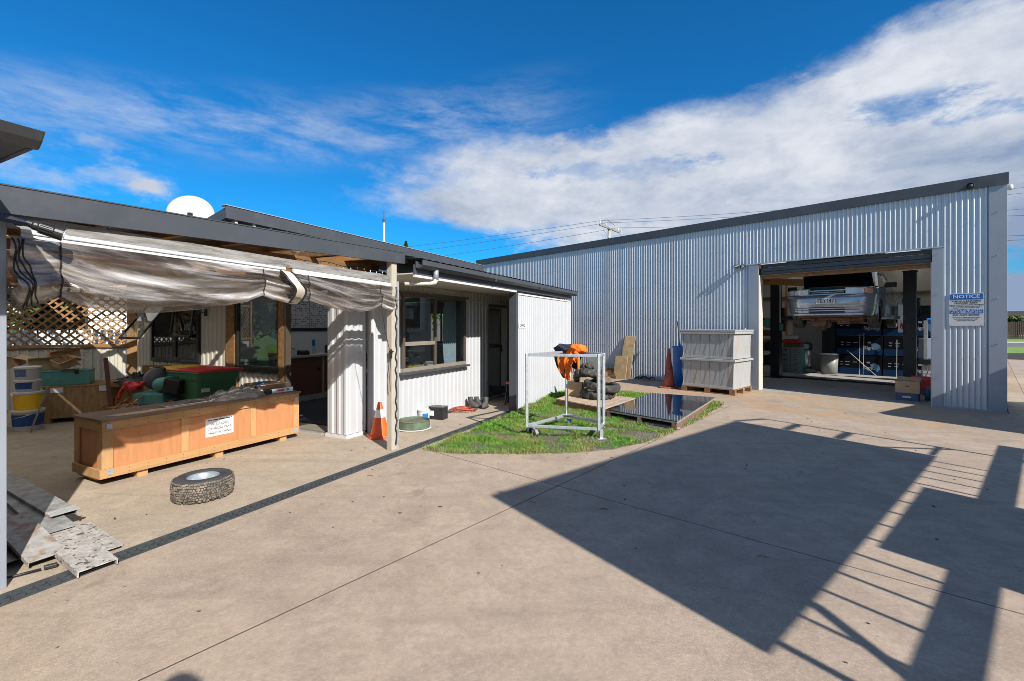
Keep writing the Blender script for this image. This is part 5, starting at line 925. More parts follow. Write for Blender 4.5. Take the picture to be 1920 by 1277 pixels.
# roof sheets on purlins and rafters: one clear, fibreglass lengths added to brighten the bay
m_clear = glass('clear_roof_sheet', (.82, .80, .74), .05, .1)
m_fill_fibre = bpy.data.materials.new('fill_fibreglass_sheet'); m_fill_fibre.use_nodes = True; fn_ = m_fill_fibre.node_tree.nodes; fn_.clear(); fo_ = fn_.new('ShaderNodeOutputMaterial'); ft_ = fn_.new('ShaderNodeBsdfTranslucent'); ft_.inputs[0].default_value = (.62, .58, .50, 1); m_fill_fibre.node_tree.links.new(ft_.outputs[0], fo_.inputs[0])
def lz(v, u): return 2.27 + fz(u) + .012 * (-3.8 - v)
u = .35; k = 0
while u < 4.72:
    u1 = min(4.72, u + .74); mb = MB(); vs = []; m_ = 12
    for i in range(m_ + 1):
        q = u + (u1 - u) * i / m_; z_ = .008 * math.cos(2 * math.pi * (q - u) / .148); vs += [(-3.76, q, lz(-3.76, q) + z_), (-12.6, q, lz(-12.6, q) + z_)]
    mb.add(vs, [(2 * i, 2 * i + 2, 2 * i + 3, 2 * i + 1) for i in range(m_)]); mb.build('roof_sheet', m_clear if k == 4 else m_char, lt, smooth=True, fix=False) if k not in (0, 1, 2, 3, 5) else [MB().add([(va if j % 2 == 0 else vb_, p[1], lz(va if j % 2 == 0 else vb_, p[1])) for j, p in enumerate(vs)], [(2 * i, 2 * i + 2, 2 * i + 3, 2 * i + 1) for i in range(m_)]).build('roof_sheet', mm_, lt, smooth=True, fix=False) for va, vb_, mm_ in ((-3.76, -5.6, m_char), (-5.6, -12.6, m_fill_fibre))]; u = u1 + .006; k += 1
for i in range(9): 
    u = .6 + i * .5; MB().bar((-3.82, u, lz(-3.82, u) - .045), (-12.5, u, lz(-12.5, u) - .045), .045, .06).build('purlin', m_orange_t if i % 2 else m_brown_t, lt)
for i in range(9):
    v_ = -4.4 - i * 1.0; MB().bar((v_, .4, lz(v_, .4) - .125), (v_, 4.68, lz(v_, 4.68) - .125), .045, .09).build('rafter', m_brown_t, lt)
B('wall_plate', (-11.0, -4.70, 4.63, 4.70, 2.14, 2.23), m_brown_t, lt)
# string of lights
sl_ = thing('string_lights', 'thin string of small white lights hanging under the barge board', 'lights', None, frame='O', org=(-3.86, 3.7, 2.15)); pts_ = [(-3.87, 3.0 + .1 * k, 2.165 - .012 * math.sin(k * 1.3)) for k in range(13)]; MB().tube(pts_, .003, 5).build('wire', m_black, sl_)
bl = MB(); [bl.ob((p[0], p[1], p[2] - .012), (.006, .008, .02)) for p in pts_[1:]]; P('bulbs', bl, m_paper, sl_)
# rolled clear curtains
TAB = [(1.033, 1.640), (1.051, 1.600), (1.094, 1.606), (1.151, 1.63), (1.209, 1.661), (1.253, 1.683), (1.295, 1.653), (1.373, 1.619), (1.469, 1.602), (1.585, 1.594), (1.71, 1.598), (1.879, 1.614), (2.064, 1.636), (2.27, 1.674), (2.427, 1.707), (2.591, 1.776), (2.672, 1.743), (2.806, 1.721), (2.93, 1.721), (3.056, 1.753), (3.162, 1.721), (3.292, 1.695), (3.502, 1.658), (3.69, 1.651), (3.892, 1.681), (4.046, 1.742), (4.135, 1.701), (4.209, 1.691), (4.256, 1.725)]
def zb_(u):
    for (a, z0), (b, z1) in zip(TAB, TAB[1:]):
        if a <= u <= b: t = (u - a) / (b - a); return z0 + (z1 - z0) * t
    return TAB[0][1] if u < TAB[0][0] else TAB[-1][1]
TIES = (1.253, 2.591, 3.056, 4.046)
def curtain(u0, u1, lab, dz=0.0, dv=0.0, seed=0.0):
    t = thing('clear_curtain', lab, 'curtain', None, frame='O', org=(-3.77, (u0 + u1) / 2, 1.6), group='rolled up clear plastic curtains')
    def f_(a, w):
        u = u0 + (u1 - u0) * a; zt_ = 2.024 - .0125 * (u - 1); zb = zb_(u) + dz; pinch = min(1, min(abs(u - q) for q in TIES) / .16); pinch = .25 + .75 * pinch ** .7
        H_ = zt_ - zb
        if w < .72:
            k = w / .72; z = zt_ - H_ * k; belly = (.012 + .078 * math.sin(math.pi * min(1, k * .92) ** 1.6) * pinch)
            ph_ = k - .42 * (u - u0 - .15) / (u1 - u0) * (1.4 - .4 * k); env = math.sin(math.pi * k) ** .7 * pinch
            fold = env * (.034 * math.sin(ph_ * 9.0 + seed) + .016 * math.sin(ph_ * 21 + 1.2 * math.sin(u * 3 + seed))) + .020 * mnoise.noise(Vector((u * 1.8, ph_ * 5, seed))) + .010 * mnoise.noise(Vector((u * 5, ph_ * 14, seed)))
            x = -3.775 + belly + fold + dv
        else:
            k = (w - .72) / .28; a_ = math.pi * k; rr = .045 + .05 * pinch; x = -3.775 + .012 + .078 * math.sin(math.pi * .92 ** 1.6) * pinch + dv - rr * (1 - math.cos(a_)); z = zb - .0 + rr * .9 * (k ** 2) * 2.2 - .012 * math.sin(a_) + .010 * mnoise.noise(Vector((u * 6, k * 4, seed)))
            x += .022 * mnoise.noise(Vector((u * 2.2, 5, seed)))
        return (x, u, z)
    def uvs(o, nu, nv, w0=0.0, w1=1.0):
        l = o.data.uv_layers.new(name='UVMap'); 
        for lp in o.data.loops: i = lp.vertex_index; a_ = (i % (nu + 1)) / nu; w_ = w0 + (w1 - w0) * (i // (nu + 1)) / nv; l.data[lp.index].uv = (w_ - .34 * a_ + seed, a_ * (u1 - u0) * 1.6 + seed)
    nu_ = int((u1 - u0) * 110); o = P('sheet', MB().grid(nu_, 60, f_), m_pvc, t, smooth=True, fix=False); uvs(o, nu_, 60)
    def inner(a, w):
        x, u, z = f_(a, .18 + .5 * w); return (x - .05 - .02 * math.sin(w * 9 + u * 3), u, z + .01)
    nu_ = int((u1 - u0) * 40); uvs(P('inner_roll', MB().grid(nu_, 20, inner), m_pvc, t, smooth=True, fix=False), nu_, 20, .3, .9)
    for q in TIES:
        if u0 < q < u1: MB().tube([tuple(Vector(f_((q - u0) / (u1 - u0), w)) + Vector((.008, 0, 0))) for w in [.0 + .05 * j for j in range(17)]], .0045, 6).build('tie_cord', m_black, t)
    return t, f_
ct1, fa = curtain(1.035, 2.86, 'long sagging rolled clear curtain under the weathered beam', seed=1.0)
ct2, fb = curtain(2.83, 4.245, 'shorter stained rolled clear curtain next to the right post', dz=.004, dv=.004, seed=6.0)
stp = thing('curtain_strap', 'pale vertical strap with dark edges joining the two clear curtains', 'strap', None, frame='O', org=(-3.7, 2.86, 1.7))
def sfp(off, w): q = w / .78; return (-3.752 + .135 * max(0.0, math.sin(math.pi * min(1, q) ** .9)) ** .8, 2.835 + off + .045 * math.tanh((q - .45) * 7), 2.01 - .30 * q)
P('webbing', MB().grid(4, 30, lambda a, w: sfp(-.045 + .09 * a, w * .78)), M('strap_cream', (.55, .50, .42), .6, v=.12, s=10), stp, smooth=True, fix=False)
for o__ in (-.055, .055): MB().tube([sfp(o__, .02 + .76 * j / 24) for j in range(25)], .010, 6).build('dark_edge', m_black, stp, smooth=True)
cs = MB()
for j in range(4): cs.tube([tuple(Vector(fa(.004 + .009 * j + .034 * (k / 24) ** 1.5 + .006 * math.sin(k * .5 + j), .02 + .80 * k / 24)) + Vector((.006 - .004 * (j % 2), 0, 0))) for k in range(25)], .0035, 6)
st_ = thing('curtain_seam', 'dark ribbed seam folds at the left end of the clear curtain', 'seam', None, frame='O', org=(-3.72, 1.1, 1.6)); P('piping', cs, m_black, st_, smooth=True)
# solar light on the left post
so = thing('solar_light', 'solar panel with a ribbed black torch light on the left post', 'lamp', None, frame='O', org=(-3.7, 1.05, 2.08))
MB().ext([(-3.72, .88, 2.150), (-3.72, 1.09, 2.125), (-3.60, 1.06, 2.085), (-3.60, .86, 2.105)], (0, 0, -.022)).build('solar_panel', M('solar_cells', (.015, .035, .10), .12, v=.3, s=40, coat=.8), so); MB().ext([(-3.725, .875, 2.146), (-3.725, 1.10, 2.121), (-3.595, 1.066, 2.079), (-3.595, .85, 2.10)], (0, 0, -.016)).build('panel_frame', m_black, so)
ax0, ax1 = Vector((-3.66, 1.075, 2.095)), Vector((-3.60, 1.215, 2.045)); mb = MB(); prof = [(0, .018), (.15, .022), (.2, .027), (.3, .027), (.34, .031), (.72, .034), (.76, .038), (1, .040)]
mb.tube([ax0.lerp(ax1, a) for a, r_ in prof], [r_ for a, r_ in prof], 16); P('torch_body', mb, m_black, so); rb_ = MB()
for k in range(12):
    a = k * math.pi / 6; dd = (ax1 - ax0).normalized(); s1 = dd.orthogonal().normalized(); s2 = dd.cross(s1); o_v = (s1 * math.cos(a) + s2 * math.sin(a)) * .034; rb_.bar(ax0.lerp(ax1, .36) + o_v, ax0.lerp(ax1, .71) + o_v * 1.04, .006, .005, o_v)
P('torch_rib', rb_, m_black, so); MB().tube([(-3.76, 1.06, 2.10), (-3.72, 1.06, 2.09), (-3.68, 1.075, 2.09)], .012, 6).build('bracket', m_black, so); MB().cyl(ax1, ax1 + (ax1 - ax0).normalized() * .004, .033).build('lens', m_chrome, so)
for j in range(4): 
    t = thing('stacked_timber', ('top', 'upper middle', 'lower middle', 'bottom')[j] + ' orange timber length under the lean-to roof by the left post', 'timber', OF(-4.7, .55, 1.96 - .11 * j), AO, 'orange timber lengths by the left post'); B('length', (-1.6, .25 + .02 * j, .15, .42, 0, .085), m_orange_t if j != 2 else m_brown_t, t)
# ------------------------------------------------------------------ boundary wall of the lean-to: lattice above corrugated steel
FO = OF(-10.98, 4.66, 0); fx = (math.cos(AF), math.sin(AF))
ft = thing('lattice_fence', 'diagonal timber lattice above low corrugated steel at the back of the lean-to', 'fence', FO, AF)
clad(ft, (-5.0, 0), (-.02, 0), .0, 1.09, 'trap', m_cream)
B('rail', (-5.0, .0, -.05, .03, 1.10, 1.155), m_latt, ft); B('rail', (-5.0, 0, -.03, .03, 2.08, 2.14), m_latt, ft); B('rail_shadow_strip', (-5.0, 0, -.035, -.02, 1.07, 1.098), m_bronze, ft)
for x in (.0, -2.6, -4.95): B('post', (x, x + (.24 if x == 0 else .10), -.04, .09, 0, 2.4), m_latt, ft)
z0_, z1_ = 1.158, 2.078; hh = z1_ - z0_; s0 = 0
for k in range(-8, 44):
    for sg_ in (1, -1):
        xa = -6.2 + k * .152; xb = xa + hh * 1.08
        if sg_ < 0: xa, xb = xb, xa
        p, q = Vector((xa, -.012 * sg_, z0_)), Vector((xb, -.012 * sg_, z1_))
        lo_, hi_ = -4.8, -.01
        def cut(a, b):
            if a.x < lo_ and b.x < lo_ or a.x > hi_ and b.x > hi_: return None
            for lim, cmp in ((lo_, -1), (hi_, 1)):
                if (a.x - lim) * cmp > 0: a = b + (a - b) * ((lim - b.x) / (a.x - b.x))
                if (b.x - lim) * cmp > 0: b = a + (b - a) * ((lim - a.x) / (b.x - a.x))
            return a, b
        r_ = cut(p, q)
        if r_ and (r_[0] - r_[1]).length > .1: MB().bar(r_[0], r_[1], .009, .034, (0, 1, 0)).build('slat', m_latt, ft) if 0 else MB().bar(r_[0], r_[1], .034, .009, (0, 1, 0)).build('slat', m_latt, ft)
nh = thing('neighbour_house', 'white neighbouring house with dark windows behind the lattice', 'house', (FO[0] - 3.6 * fx[1] * 1.0, FO[1] + 3.6 * fx[0], 0), AF)
m_weather = M('weatherboard', (.78, .78, .76), .6, v=.04)
B('foundation', (-8.5, 1.2, .05, 4.5, -.05, .3), m_concpole, nh)
for k in range(16): z = .3 + k * .17; MB().ext([(-8.5, .05, z), (-8.5, .02, z), (-8.5, .045, z + .17), (-8.5, .05, z + .17)], (9.7, 0, 0)).build('weatherboard', m_weather, nh)
B('wall', (-8.49, 1.19, .052, 4.5, .3, 3.0), m_weather, nh)
for x0, x1 in ((-7.3, -6.2), (-5.4, -4.1), (-3.35, -2.75), (-2.45, -1.3)):
    w_ = B('window', (x0, x1, .0, .019, 1.30, 2.35), m_black, nh)
    B('sill', (x0 - .05, x1 + .05, -.05, .0, 1.25, 1.295), m_whitep, w_); B('pane', (x0 + .06, x1 - .06, -.008, -.002, 1.36, 2.29), m_glassd, w_)
MB().ext([(-8.9, -.4, 2.95), (-8.9, 2.3, 4.0), (-8.9, 5.0, 2.95), (-8.9, 5.0, 2.88), (-8.9, -.4, 2.88)], (10.5, 0, 0)).build('roof', m_char, nh)
wt = thing('white_fence', 'low white paling fence between the lattice and the neighbouring house', 'fence', (FO[0] - 1.9 * fx[1], FO[1] + 1.9 * fx[0], 0), AF)
B('rail', (-6, 1.0, .0, .03, .4, .46), m_whitep, wt); B('rail', (-6, 1.0, .0, .03, 1.15, 1.21), m_whitep, wt)
for k in range(56): B('paling', (-6 + k * .125, -5.91 + k * .125, -.02, -.001, .05, 1.42), M('pale_blue_paint', (.62, .70, .76), .6) if 'pale_blue_paint' not in MATS else MATS['pale_blue_paint'], wt)
# ------------------------------------------------------------------ big plywood crate
cr = thing('shipping_crate', 'long plywood shipping crate with pale battens and a white label', 'crate', None, frame='O', org=(-5.62, 3.13, 0))
v1_, v0_, ua, ub = -5.33, -5.90, 2.07, 4.19
B('front_panel', (v1_ - .03, v1_ - .018, ua + .02, ub - .02, .09, .59), m_ply, cr); B('rear_panel', (v0_ + .018, v0_ + .03, ua + .02, ub - .02, .09, .59), m_ply, cr); B('end_panel', (v0_ + .03, v1_ - .03, ua + .02, ua + .032, .09, .59), m_ply, cr); B('end_panel', (v0_ + .03, v1_ - .03, ub - .032, ub - .02, .09, .59), m_ply, cr)
B('lid', (v0_ - .015, v1_ + .012, ua - .015, ub + .015, .601, .625), M('dusty_lid', (.20, .14, .10), .8, v=.15, s=3, c2=(.14, .10, .08), c2s=2, amt=.6), cr)
B('top_rail', (v1_ - .018, v1_, ua, ub, .515, .60), m_pineh, cr, bevel=.002); B('bottom_rail', (v1_ - .018, v1_ + .004, ua - .02, ub, .07, .155), m_pineh, cr, bevel=.002)
for u_, w_ in ((ua + .001, .085), (2.745, .072), (3.51, .072), (ub - .086, .085)): B('batten', (v1_ - .018, v1_ - .001, u_, u_ + w_, .156, .514), m_pine, cr, bevel=.002)
B('end_top_rail', (v0_, v1_ - .019, ua - .001, ua + .019, .515, .60), m_pine, cr); B('end_bottom_rail', (v0_, v1_ - .02, ua - .018, ua + .0, .07, .155), m_pine, cr)
for v_ in (v0_ + .001, v1_ - .10): B('end_batten', (v_, v_ + .08, ua, ua + .018, .156, .514), m_pine, cr)
for u_ in (2.36, 3.11, 3.93): B('skid', (v0_ + .02, v1_ - .03, u_, u_ + .09, .0, .069), m_pine, cr)
B('skid', (v0_ + .02, v1_ - .16, ua + .02, ua + .1, .03, .069), m_pine, cr)
for u_ in (2.55, 3.3): B('lid_batten', (v0_ - .01, v1_ - .1, u_, u_ + .012, .6255, .628), m_pine, cr)
for u_, z_ in ((ua + .03, .55), (ua + .035, .12), (ub - .075, .115), (ub - .07, .52)): B('steel_corner', (v1_ + .0042, v1_ + .006, u_, u_ + .045, z_ - .02, z_ + .03), M('strap_blue', (.38, .46, .58), .4, m=.4) if 'strap_blue' not in MATS else MATS['strap_blue'], cr)
nl = MB(); [nl.cyl((v1_ + .0, u_, z_), (v1_ + .006, u_, z_), .004, n=6) for u_ in np.arange(ua + .05, ub, .16) for z_ in (.095, .13, .54, .58)]; P('nail_heads', nl, m_rust, cr)
lbz = (R(90), 0, R(90)); lb_ = B('paper_label', (v1_ - .0175, v1_ - .015, 2.997, 3.309, .255, .462), m_paper, cr)
for s_, z_, h_ in (('W15224Q016', .388, .036), ('SPHERICAL PART', .340, .036), ('MADE IN CHINA', .291, .036)):
    t = text(s_, h_, (v1_ - .0142, 3.153, z_), lbz, m_ink, cr, sx=.95 if h_ > .03 else .92)
sml = MB(); [sml.box(v1_ - .0150, v1_ - .0142, 3.018 + q, 3.018 + q + w_, .432, .443) for q, w_ in ((0, .03), (.035, .012), (.06, .05), (.12, .07), (.195, .03), (.23, .02), (.26, .016))]; P('small_print', sml, m_ink, cr)['kind'] = 'stuff'
rg = thing('rag_heap', 'heap of crumpled grey rags on the crate lid', 'rags', OF(-5.56, 3.50, .625), AO)
def blob(cx_, cy0, rx, ry, hz_, seed, n=26):
    return MB().grid(n, n, lambda a, b: (lambda r_, th: (cx_ + rx * r_ * math.cos(th) * (1 + .25 * mnoise.noise(Vector((math.cos(th) * 2, math.sin(th) * 2, seed)))), cy0 + ry * r_ * math.sin(th) * (1 + .25 * mnoise.noise(Vector((math.cos(th) * 2, math.sin(th) * 2, seed + 3)))), max(0.0, hz_ * (1 - r_ ** 2.5) * (.7 + .9 * abs(mnoise.noise(Vector((math.cos(th) * r_ * 3.5, math.sin(th) * r_ * 3.5, seed))))) + .012 * (1 - r_) * mnoise.noise(Vector((a * 17, b * 17, seed))))))(b, 2 * math.pi * a))
P('cloth', blob(0, 0, .20, .38, .12, 2.0), m_rag, rg, fix=False); P('cloth', blob(-.05, .12, .12, .18, .13, 7.0), M('brown_rag', (.20, .15, .11), .9, v=.4, s=20, b=.3), rg, fix=False)
for k in range(26):
    a = random.random() * 6.28; P('cord', MB().tube([(.14 * math.cos(a) * random.random(), .32 * math.sin(a) * random.random(), .06), (.15 * math.cos(a + .6), .33 * math.sin(a + .6), .05), (.17 * math.cos(a + 1), .36 * math.sin(a + 1), .012)], .004, 5), m_rag if k % 3 else m_whitep, rg)
rg2 = thing('wire_mesh_offcut', 'flat bunch of grey mesh lying at the middle of the crate lid', 'mesh', OF(-5.60, 2.98, .627), AO); gm_ = MB()
for k in range(16): gm_.tube([(-.12 + .012 * k, -.3 + .02 * math.sin(k), .004), (-.10 + .012 * k, 0, .02 + .015 * math.sin(k * 2)), (-.14 + .014 * k, .3, .006)], .004, 5)
P('strands', gm_, m_rag, rg2); P('blue_strands', MB().tube([(.0, .1, .01), (.03, .2, .02), (.02, .32, .01)], .006, 6), m_blue, rg2)
cb2 = thing('cardboard_box', 'open cardboard box with blue wrapping inside on the crate lid', 'box', OF(-5.66, 3.72, .626), AO + .05)
MB().ext([(.12, 0, 0), (.16, 0, .13), (.17, .38, .13), (.13, .38, 0)], (.005, 0, 0)).add([(.16, 0, .13), (.23, -.02, .12), (.24, .40, .12), (.17, .38, .13)], [(0, 1, 2, 3)]).build('front_flap', m_card, cb2)
MB().box(-.12, .12, 0, .006, 0, .12).box(-.12, .12, .374, .38, 0, .13).box(-.126, -.12, 0, .38, 0, .13).box(-.12, .12, .006, .374, .0, .006).build('walls', m_card, cb2); MB().add([(-.12, 0, .12), (.12, 0, .12), (.10, -.10, .05), (-.1, -.1, .08)], [(0, 1, 2, 3)]).build('flap', m_card, cb2); P('blue_wrap', blob(0, .16, .09, .12, .14, 4.0, 14), m_blue, cb2, fix=False)
cb3 = thing('slim_box', 'slim white and black box at the right end of the crate lid', 'box', OF(-5.44, 3.78, .626), AO); B('body', (-.06, .0, .09, .40, 0, .055), M('pale_blue_box', (.55, .60, .68), .5), cb3); B('dark_end', (-.06, .0, .0, .089, 0, .052), m_black, cb3); B('red_print', (.0005, .002, .17, .27, .02, .04), m_red, cb3); B('blue_print', (.0005, .002, .30, .34, .018, .044), m_blue, cb3)
# ------------------------------------------------------------------ wheel lying on the floor
ty = thing('spare_wheel', 'chunky all terrain wheel lying flat on the concrete', 'wheel', (-2.735, 4.03, 0)); ty.scale = (.78, .78, .76); ro = .305
MB().lathe([(.152, .215), (.16, .232), (.185, .246), (.215, .252), (.245, .248), (.268, .236), (.284, .218), (.292, .20), (.298, .16), (.300, .125), (.298, .09), (.292, .05), (.282, .03), (.262, .012), (.235, .0), (.16, .01), (.15, .12), (.152, .215)], 64).build('tyre', M('tyre_sidewall', (.045, .045, .047), .6, v=.2, s=10, b=.2, bs=40), ty, smooth=True)
MB().lathe([(.150, .222), (.156, .232), (.160, .228), (.148, .215), (.140, .16), (.134, .12), (.001, .11)], 48).build('rim', M('white_steel_rim', (.33, .38, .40), .35, m=.3, v=.05), ty, smooth=True)
for q in range(6): a = q * math.pi / 3; MB().cyl((.075 * math.cos(a), .075 * math.sin(a), .111), (.075 * math.cos(a), .075 * math.sin(a), .12), .012, n=10).build('wheel_nut', m_alu, ty)
MB().lathe([(.001, .135), (.03, .13), (.034, .11)], 16).build('hub', m_black, ty, smooth=True)
ld = MB()
for k in range(78):
    for j, zc in enumerate((.028, .058, .086, .112, .138, .164, .192, .222)):
        a = 2 * math.pi * (k + .5 * (j % 2)) / 78 + random.uniform(-.018, .018); s_ = random.uniform(.75, 1.2)
        if random.random() < .10: continue
        tz = (zc - .125) / .1; rq = .3015 - .013 * abs(tz) ** 3; ld.ob((rq * math.cos(a), rq * math.sin(a), zc + random.uniform(-.005, .005)), (.009, .0165 * s_, .019 * s_), (random.uniform(-.6, .6), -.42 * tz * abs(tz), a + random.uniform(-.06, .06)))
MB().lathe([(.286, .218), (.2945, .195), (.2995, .16), (.3010, .125), (.2995, .09), (.2945, .055), (.286, .032)], 64).build('tread_base', M('dusty_groove', (.055, .047, .038), .9, v=.3, s=30), ty)
P('tread_blocks', ld, M('dusty_rubber', (.13, .11, .09), .9, v=.45, s=30, b=.4, bs=80, c2=(.30, .245, .19), c2s=14, lo=.45, hi=.65, amt=.8), ty)
# ------------------------------------------------------------------ wheelie bins
def wheelie(loc, rz, m_lid, lab, open_=0):
    t = thing('wheelie_bin', lab, 'bin', loc, rz, 'wheelie bins behind the crate'); mb = MB(); W0, W1, D0, D1, H_ = .44, .56, .46, .66, .88
    def ring(k): w, d = W0 + (W1 - W0) * k, D0 + (D1 - D0) * k; return [(-w / 2, -d / 2 + .03), (-w / 2 + .03, -d / 2), (w / 2 - .03, -d / 2), (w / 2, -d / 2 + .03), (w / 2, d / 2), (-w / 2, d / 2)]
    lv = [0, .5, .86, .9, 1.0]; vs = [(x, y, .06 + (H_ - .06) * k) for k in lv for x, y in [(a * (1 if k < .88 else 1.03), b * (1 if k < .88 else 1.03)) for a, b in ring(k)]]
    mb.add(vs, [(j * 6 + i, j * 6 + (i + 1) % 6, (j + 1) * 6 + (i + 1) % 6, (j + 1) * 6 + i) for j in range(4) for i in range(6)] + [tuple(range(6))]); P('body', mb, m_green, t, bevel=.006)
    MB().box(-.30, .30, -.36, .36, H_ - .005, H_ + .02).build('rim', m_green, t, bevel=.01)
    MB().grid(10, 10, lambda a, b: (-.295 + .59 * a, -.37 + .74 * b, H_ + .03 + .035 * math.sin(math.pi * a) ** .5 * math.sin(math.pi * b) ** .5)).build('lid', m_lid, t, smooth=True); MB().box(-.30, .30, -.38, -.36, H_ + .012, H_ + .045).box(-.30, -.285, -.36, .36, H_ + .021, H_ + .04).box(.285, .30, -.36, .36, H_ + .021, H_ + .04).build('lid_edge', m_lid, t, bevel=.006)
    MB().tube([(-.2, .36, H_ - .02), (-.2, .41, H_ + .01), (.2, .41, H_ + .01), (.2, .36, H_ - .02)], .016, 8).build('handle', m_green, t)
    for s_ in (-1, 1): MB().cyl((s_ * .20, .26, .10), (s_ * .26, .26, .10), .10, n=20).build('wheel', m_black, t)
    B('sticker', (-.10, .06, -.302, -.300, .55, .63), m_paper, t) if 0 else MB().ob((-.18, -.315, .66), (.11, .003, .05)).build('sticker', m_paper, t)
    return t
wheelie(OF(-6.62, 3.70, 0), AO + R(92), m_red, 'green wheelie bin with a red lid behind the crate')
wheelie(OF(-7.10, 3.72, 0), AO + R(88), m_yellow, 'green wheelie bin with a yellow lid beside the red lidded one')
# ------------------------------------------------------------------ workshop heap: green machine, bag, hoses, blue case
mh = thing('saw_machine', 'teal chop saw with a round guard in the heap left of the bins', 'machine', (-4.74, 6.10, .45), AO + .4)
MB().ob((0, 0, .10), (.42, .34, .16)).build('base', m_teal, mh, bevel=.02); MB().lathe([(.001, -.03), (.14, -.035), (.15, 0), (.14, .035), (.001, .03)], 24, (-.08, .05, .34), Matrix.Rotation(R(90), 3, 'Y') @ Matrix.Rotation(R(20), 3, 'X')).build('blade_guard', M('guard_grey', (.14, .145, .145), .5), mh, smooth=True)
MB().lathe([(.001, -.05), (.08, -.05), (.095, 0), (.08, .16), (.001, .17)], 20, (.12, -.10, .28), Matrix.Rotation(R(75), 3, 'Y')).build('motor', m_teal, mh, smooth=True); MB().ob((.30, -.08, .27), (.20, .2, .2), (0, .2, .2)).build('motor_frame', m_black, mh, bevel=.02); MB().tube([(-.2, .1, .3), (-.24, .1, .45), (-.1, .12, .50), (.0, .1, .47)], .018, 8).build('handle', m_black, mh)
bx = thing('crate_stand', 'dark trestle bench under the teal saw', 'bench', (-4.74, 6.10, 0), AO + .4); B('top', (-.5, .45, -.25, .25, .40, .45), m_brown_t, bx); [B('leg', (x, x + .06, y, y + .06, 0, .40), m_brown_t, bx) for x in (-.48, .38) for y in (-.24, .18)]
bg_ = thing('red_bag', 'bright red crumpled bag draped on the teal saw', 'bag', (-4.97, 5.98, .72), AO + .3); P('cloth', MB().lathe([(.001, -.09), (.03, -.087), (.05, -.08), (.065, -.06), (.077, -.03), (.082, 0), (.08, .03), (.07, .05), (.055, .07), (.03, .082), (.001, .09)], 28, (0, 0, 0), Matrix.Diagonal((1.6, .8, .62)).to_3x3()), m_red, bg_, smooth=True)
for v_ in bg_.children[0].data.vertices: v_.co += v_.normal * .06 * mnoise.noise(v_.co * 17) if v_.normal.length > 0 else Vector()
for v_ in bg_.children[0].data.vertices: v_.co.z += .10 * v_.co.x * 1.2
MB().tube([(-.15, 0, -.02), (-.25, .03, -.1), (-.28, .02, -.2)], .02, 8).build('strap', m_red, bg_, smooth=True)
hs = thing('air_hoses', 'tangle of orange and brown hoses hanging from the saw bench', 'hoses', (-4.80, 5.80, 0))
M('orange_hose', (.50, .13, .04), .5, v=.2); M('brown_hose', (.20, .10, .06), .6, v=.3)
for k in range(14):
    x0 = -.45 + .085 * k + random.uniform(-.04, .04); j_ = lambda q: random.uniform(-q, q) * 1.3
    P('hose', MB().tube(curve([(x0 + .1 + j_(.1), .30, .50 + j_(.1)), (x0 + .02 + j_(.05), .08, .50 + j_(.06)), (x0 - .05 + j_(.06), -.04, .33 + j_(.05)), (x0 - .06 + j_(.07), -.06 + j_(.04), .16), (x0 + j_(.09), -.10 + j_(.05), .02), (x0 + .15 + j_(.1), -.16 + j_(.06), .02)]), .008, 8), MATS['orange_hose'] if k % 2 else MATS['brown_hose'], hs, smooth=True)
bc = thing('blue_tool_case', 'blue plastic tool case on the floor in front of the saw bench', 'case', (-4.98, 5.68, 0), AO + .9); B('body', (0, .42, 0, .22, 0, .20), M('case_blue', (.01, .10, .20), .5, v=.1), bc, bevel=.02); B('lid', (-.005, .425, -.005, .225, .202, .30), m_char, bc, bevel=.02); MB().tube([(.14, -.01, .2), (.15, -.04, .22), (.27, -.04, .22), (.28, -.01, .2)], .01, 8).build('handle', m_black, bc)
# plywood box, teal case, cartons, bars and paint pails along the lattice fence
def FW_(x, y, z=0): return (FO[0] + fx[0] * x - fx[1] * y, FO[1] + fx[1] * x + fx[0] * y, z)
pb = thing('plywood_box', 'rough plywood box on low skids near the lattice fence', 'crate', (-7.20, 6.97, 0), AF); MB().box(0, 1.22, 0, .7, .07, .555).build('body', m_osb, pb, bevel=.004); B('skid', (.02, .10, -.003, .7, 0, .069), m_osb, pb); B('skid', (1.1, 1.18, 0, .7, 0, .069), m_osb, pb); B('lid', (-.01, 1.23, -.012, .71, .5555, .575), m_osb, pb)
B('paper_note', (.09, .24, -.015, -.0125, .47, .55), m_paper, pb) ; B('paper_note', (.66, .80, -.015, -.0125, .46, .55), m_paper, pb)
tcs = thing('teal_case', 'long teal metal case lying on the rough plywood box', 'case', (-7.42, 6.90, .576), AF); B('body', (0, .76, 0, .32, 0, .21), m_teal, tcs, bevel=.008); B('lid', (-.006, .766, -.008, .326, .211, .235), m_teal, tcs, bevel=.006); [B('latch', (x, x + .05, -.014, -.0085, .17, .23), m_black, tcs) for x in (.12, .58)]
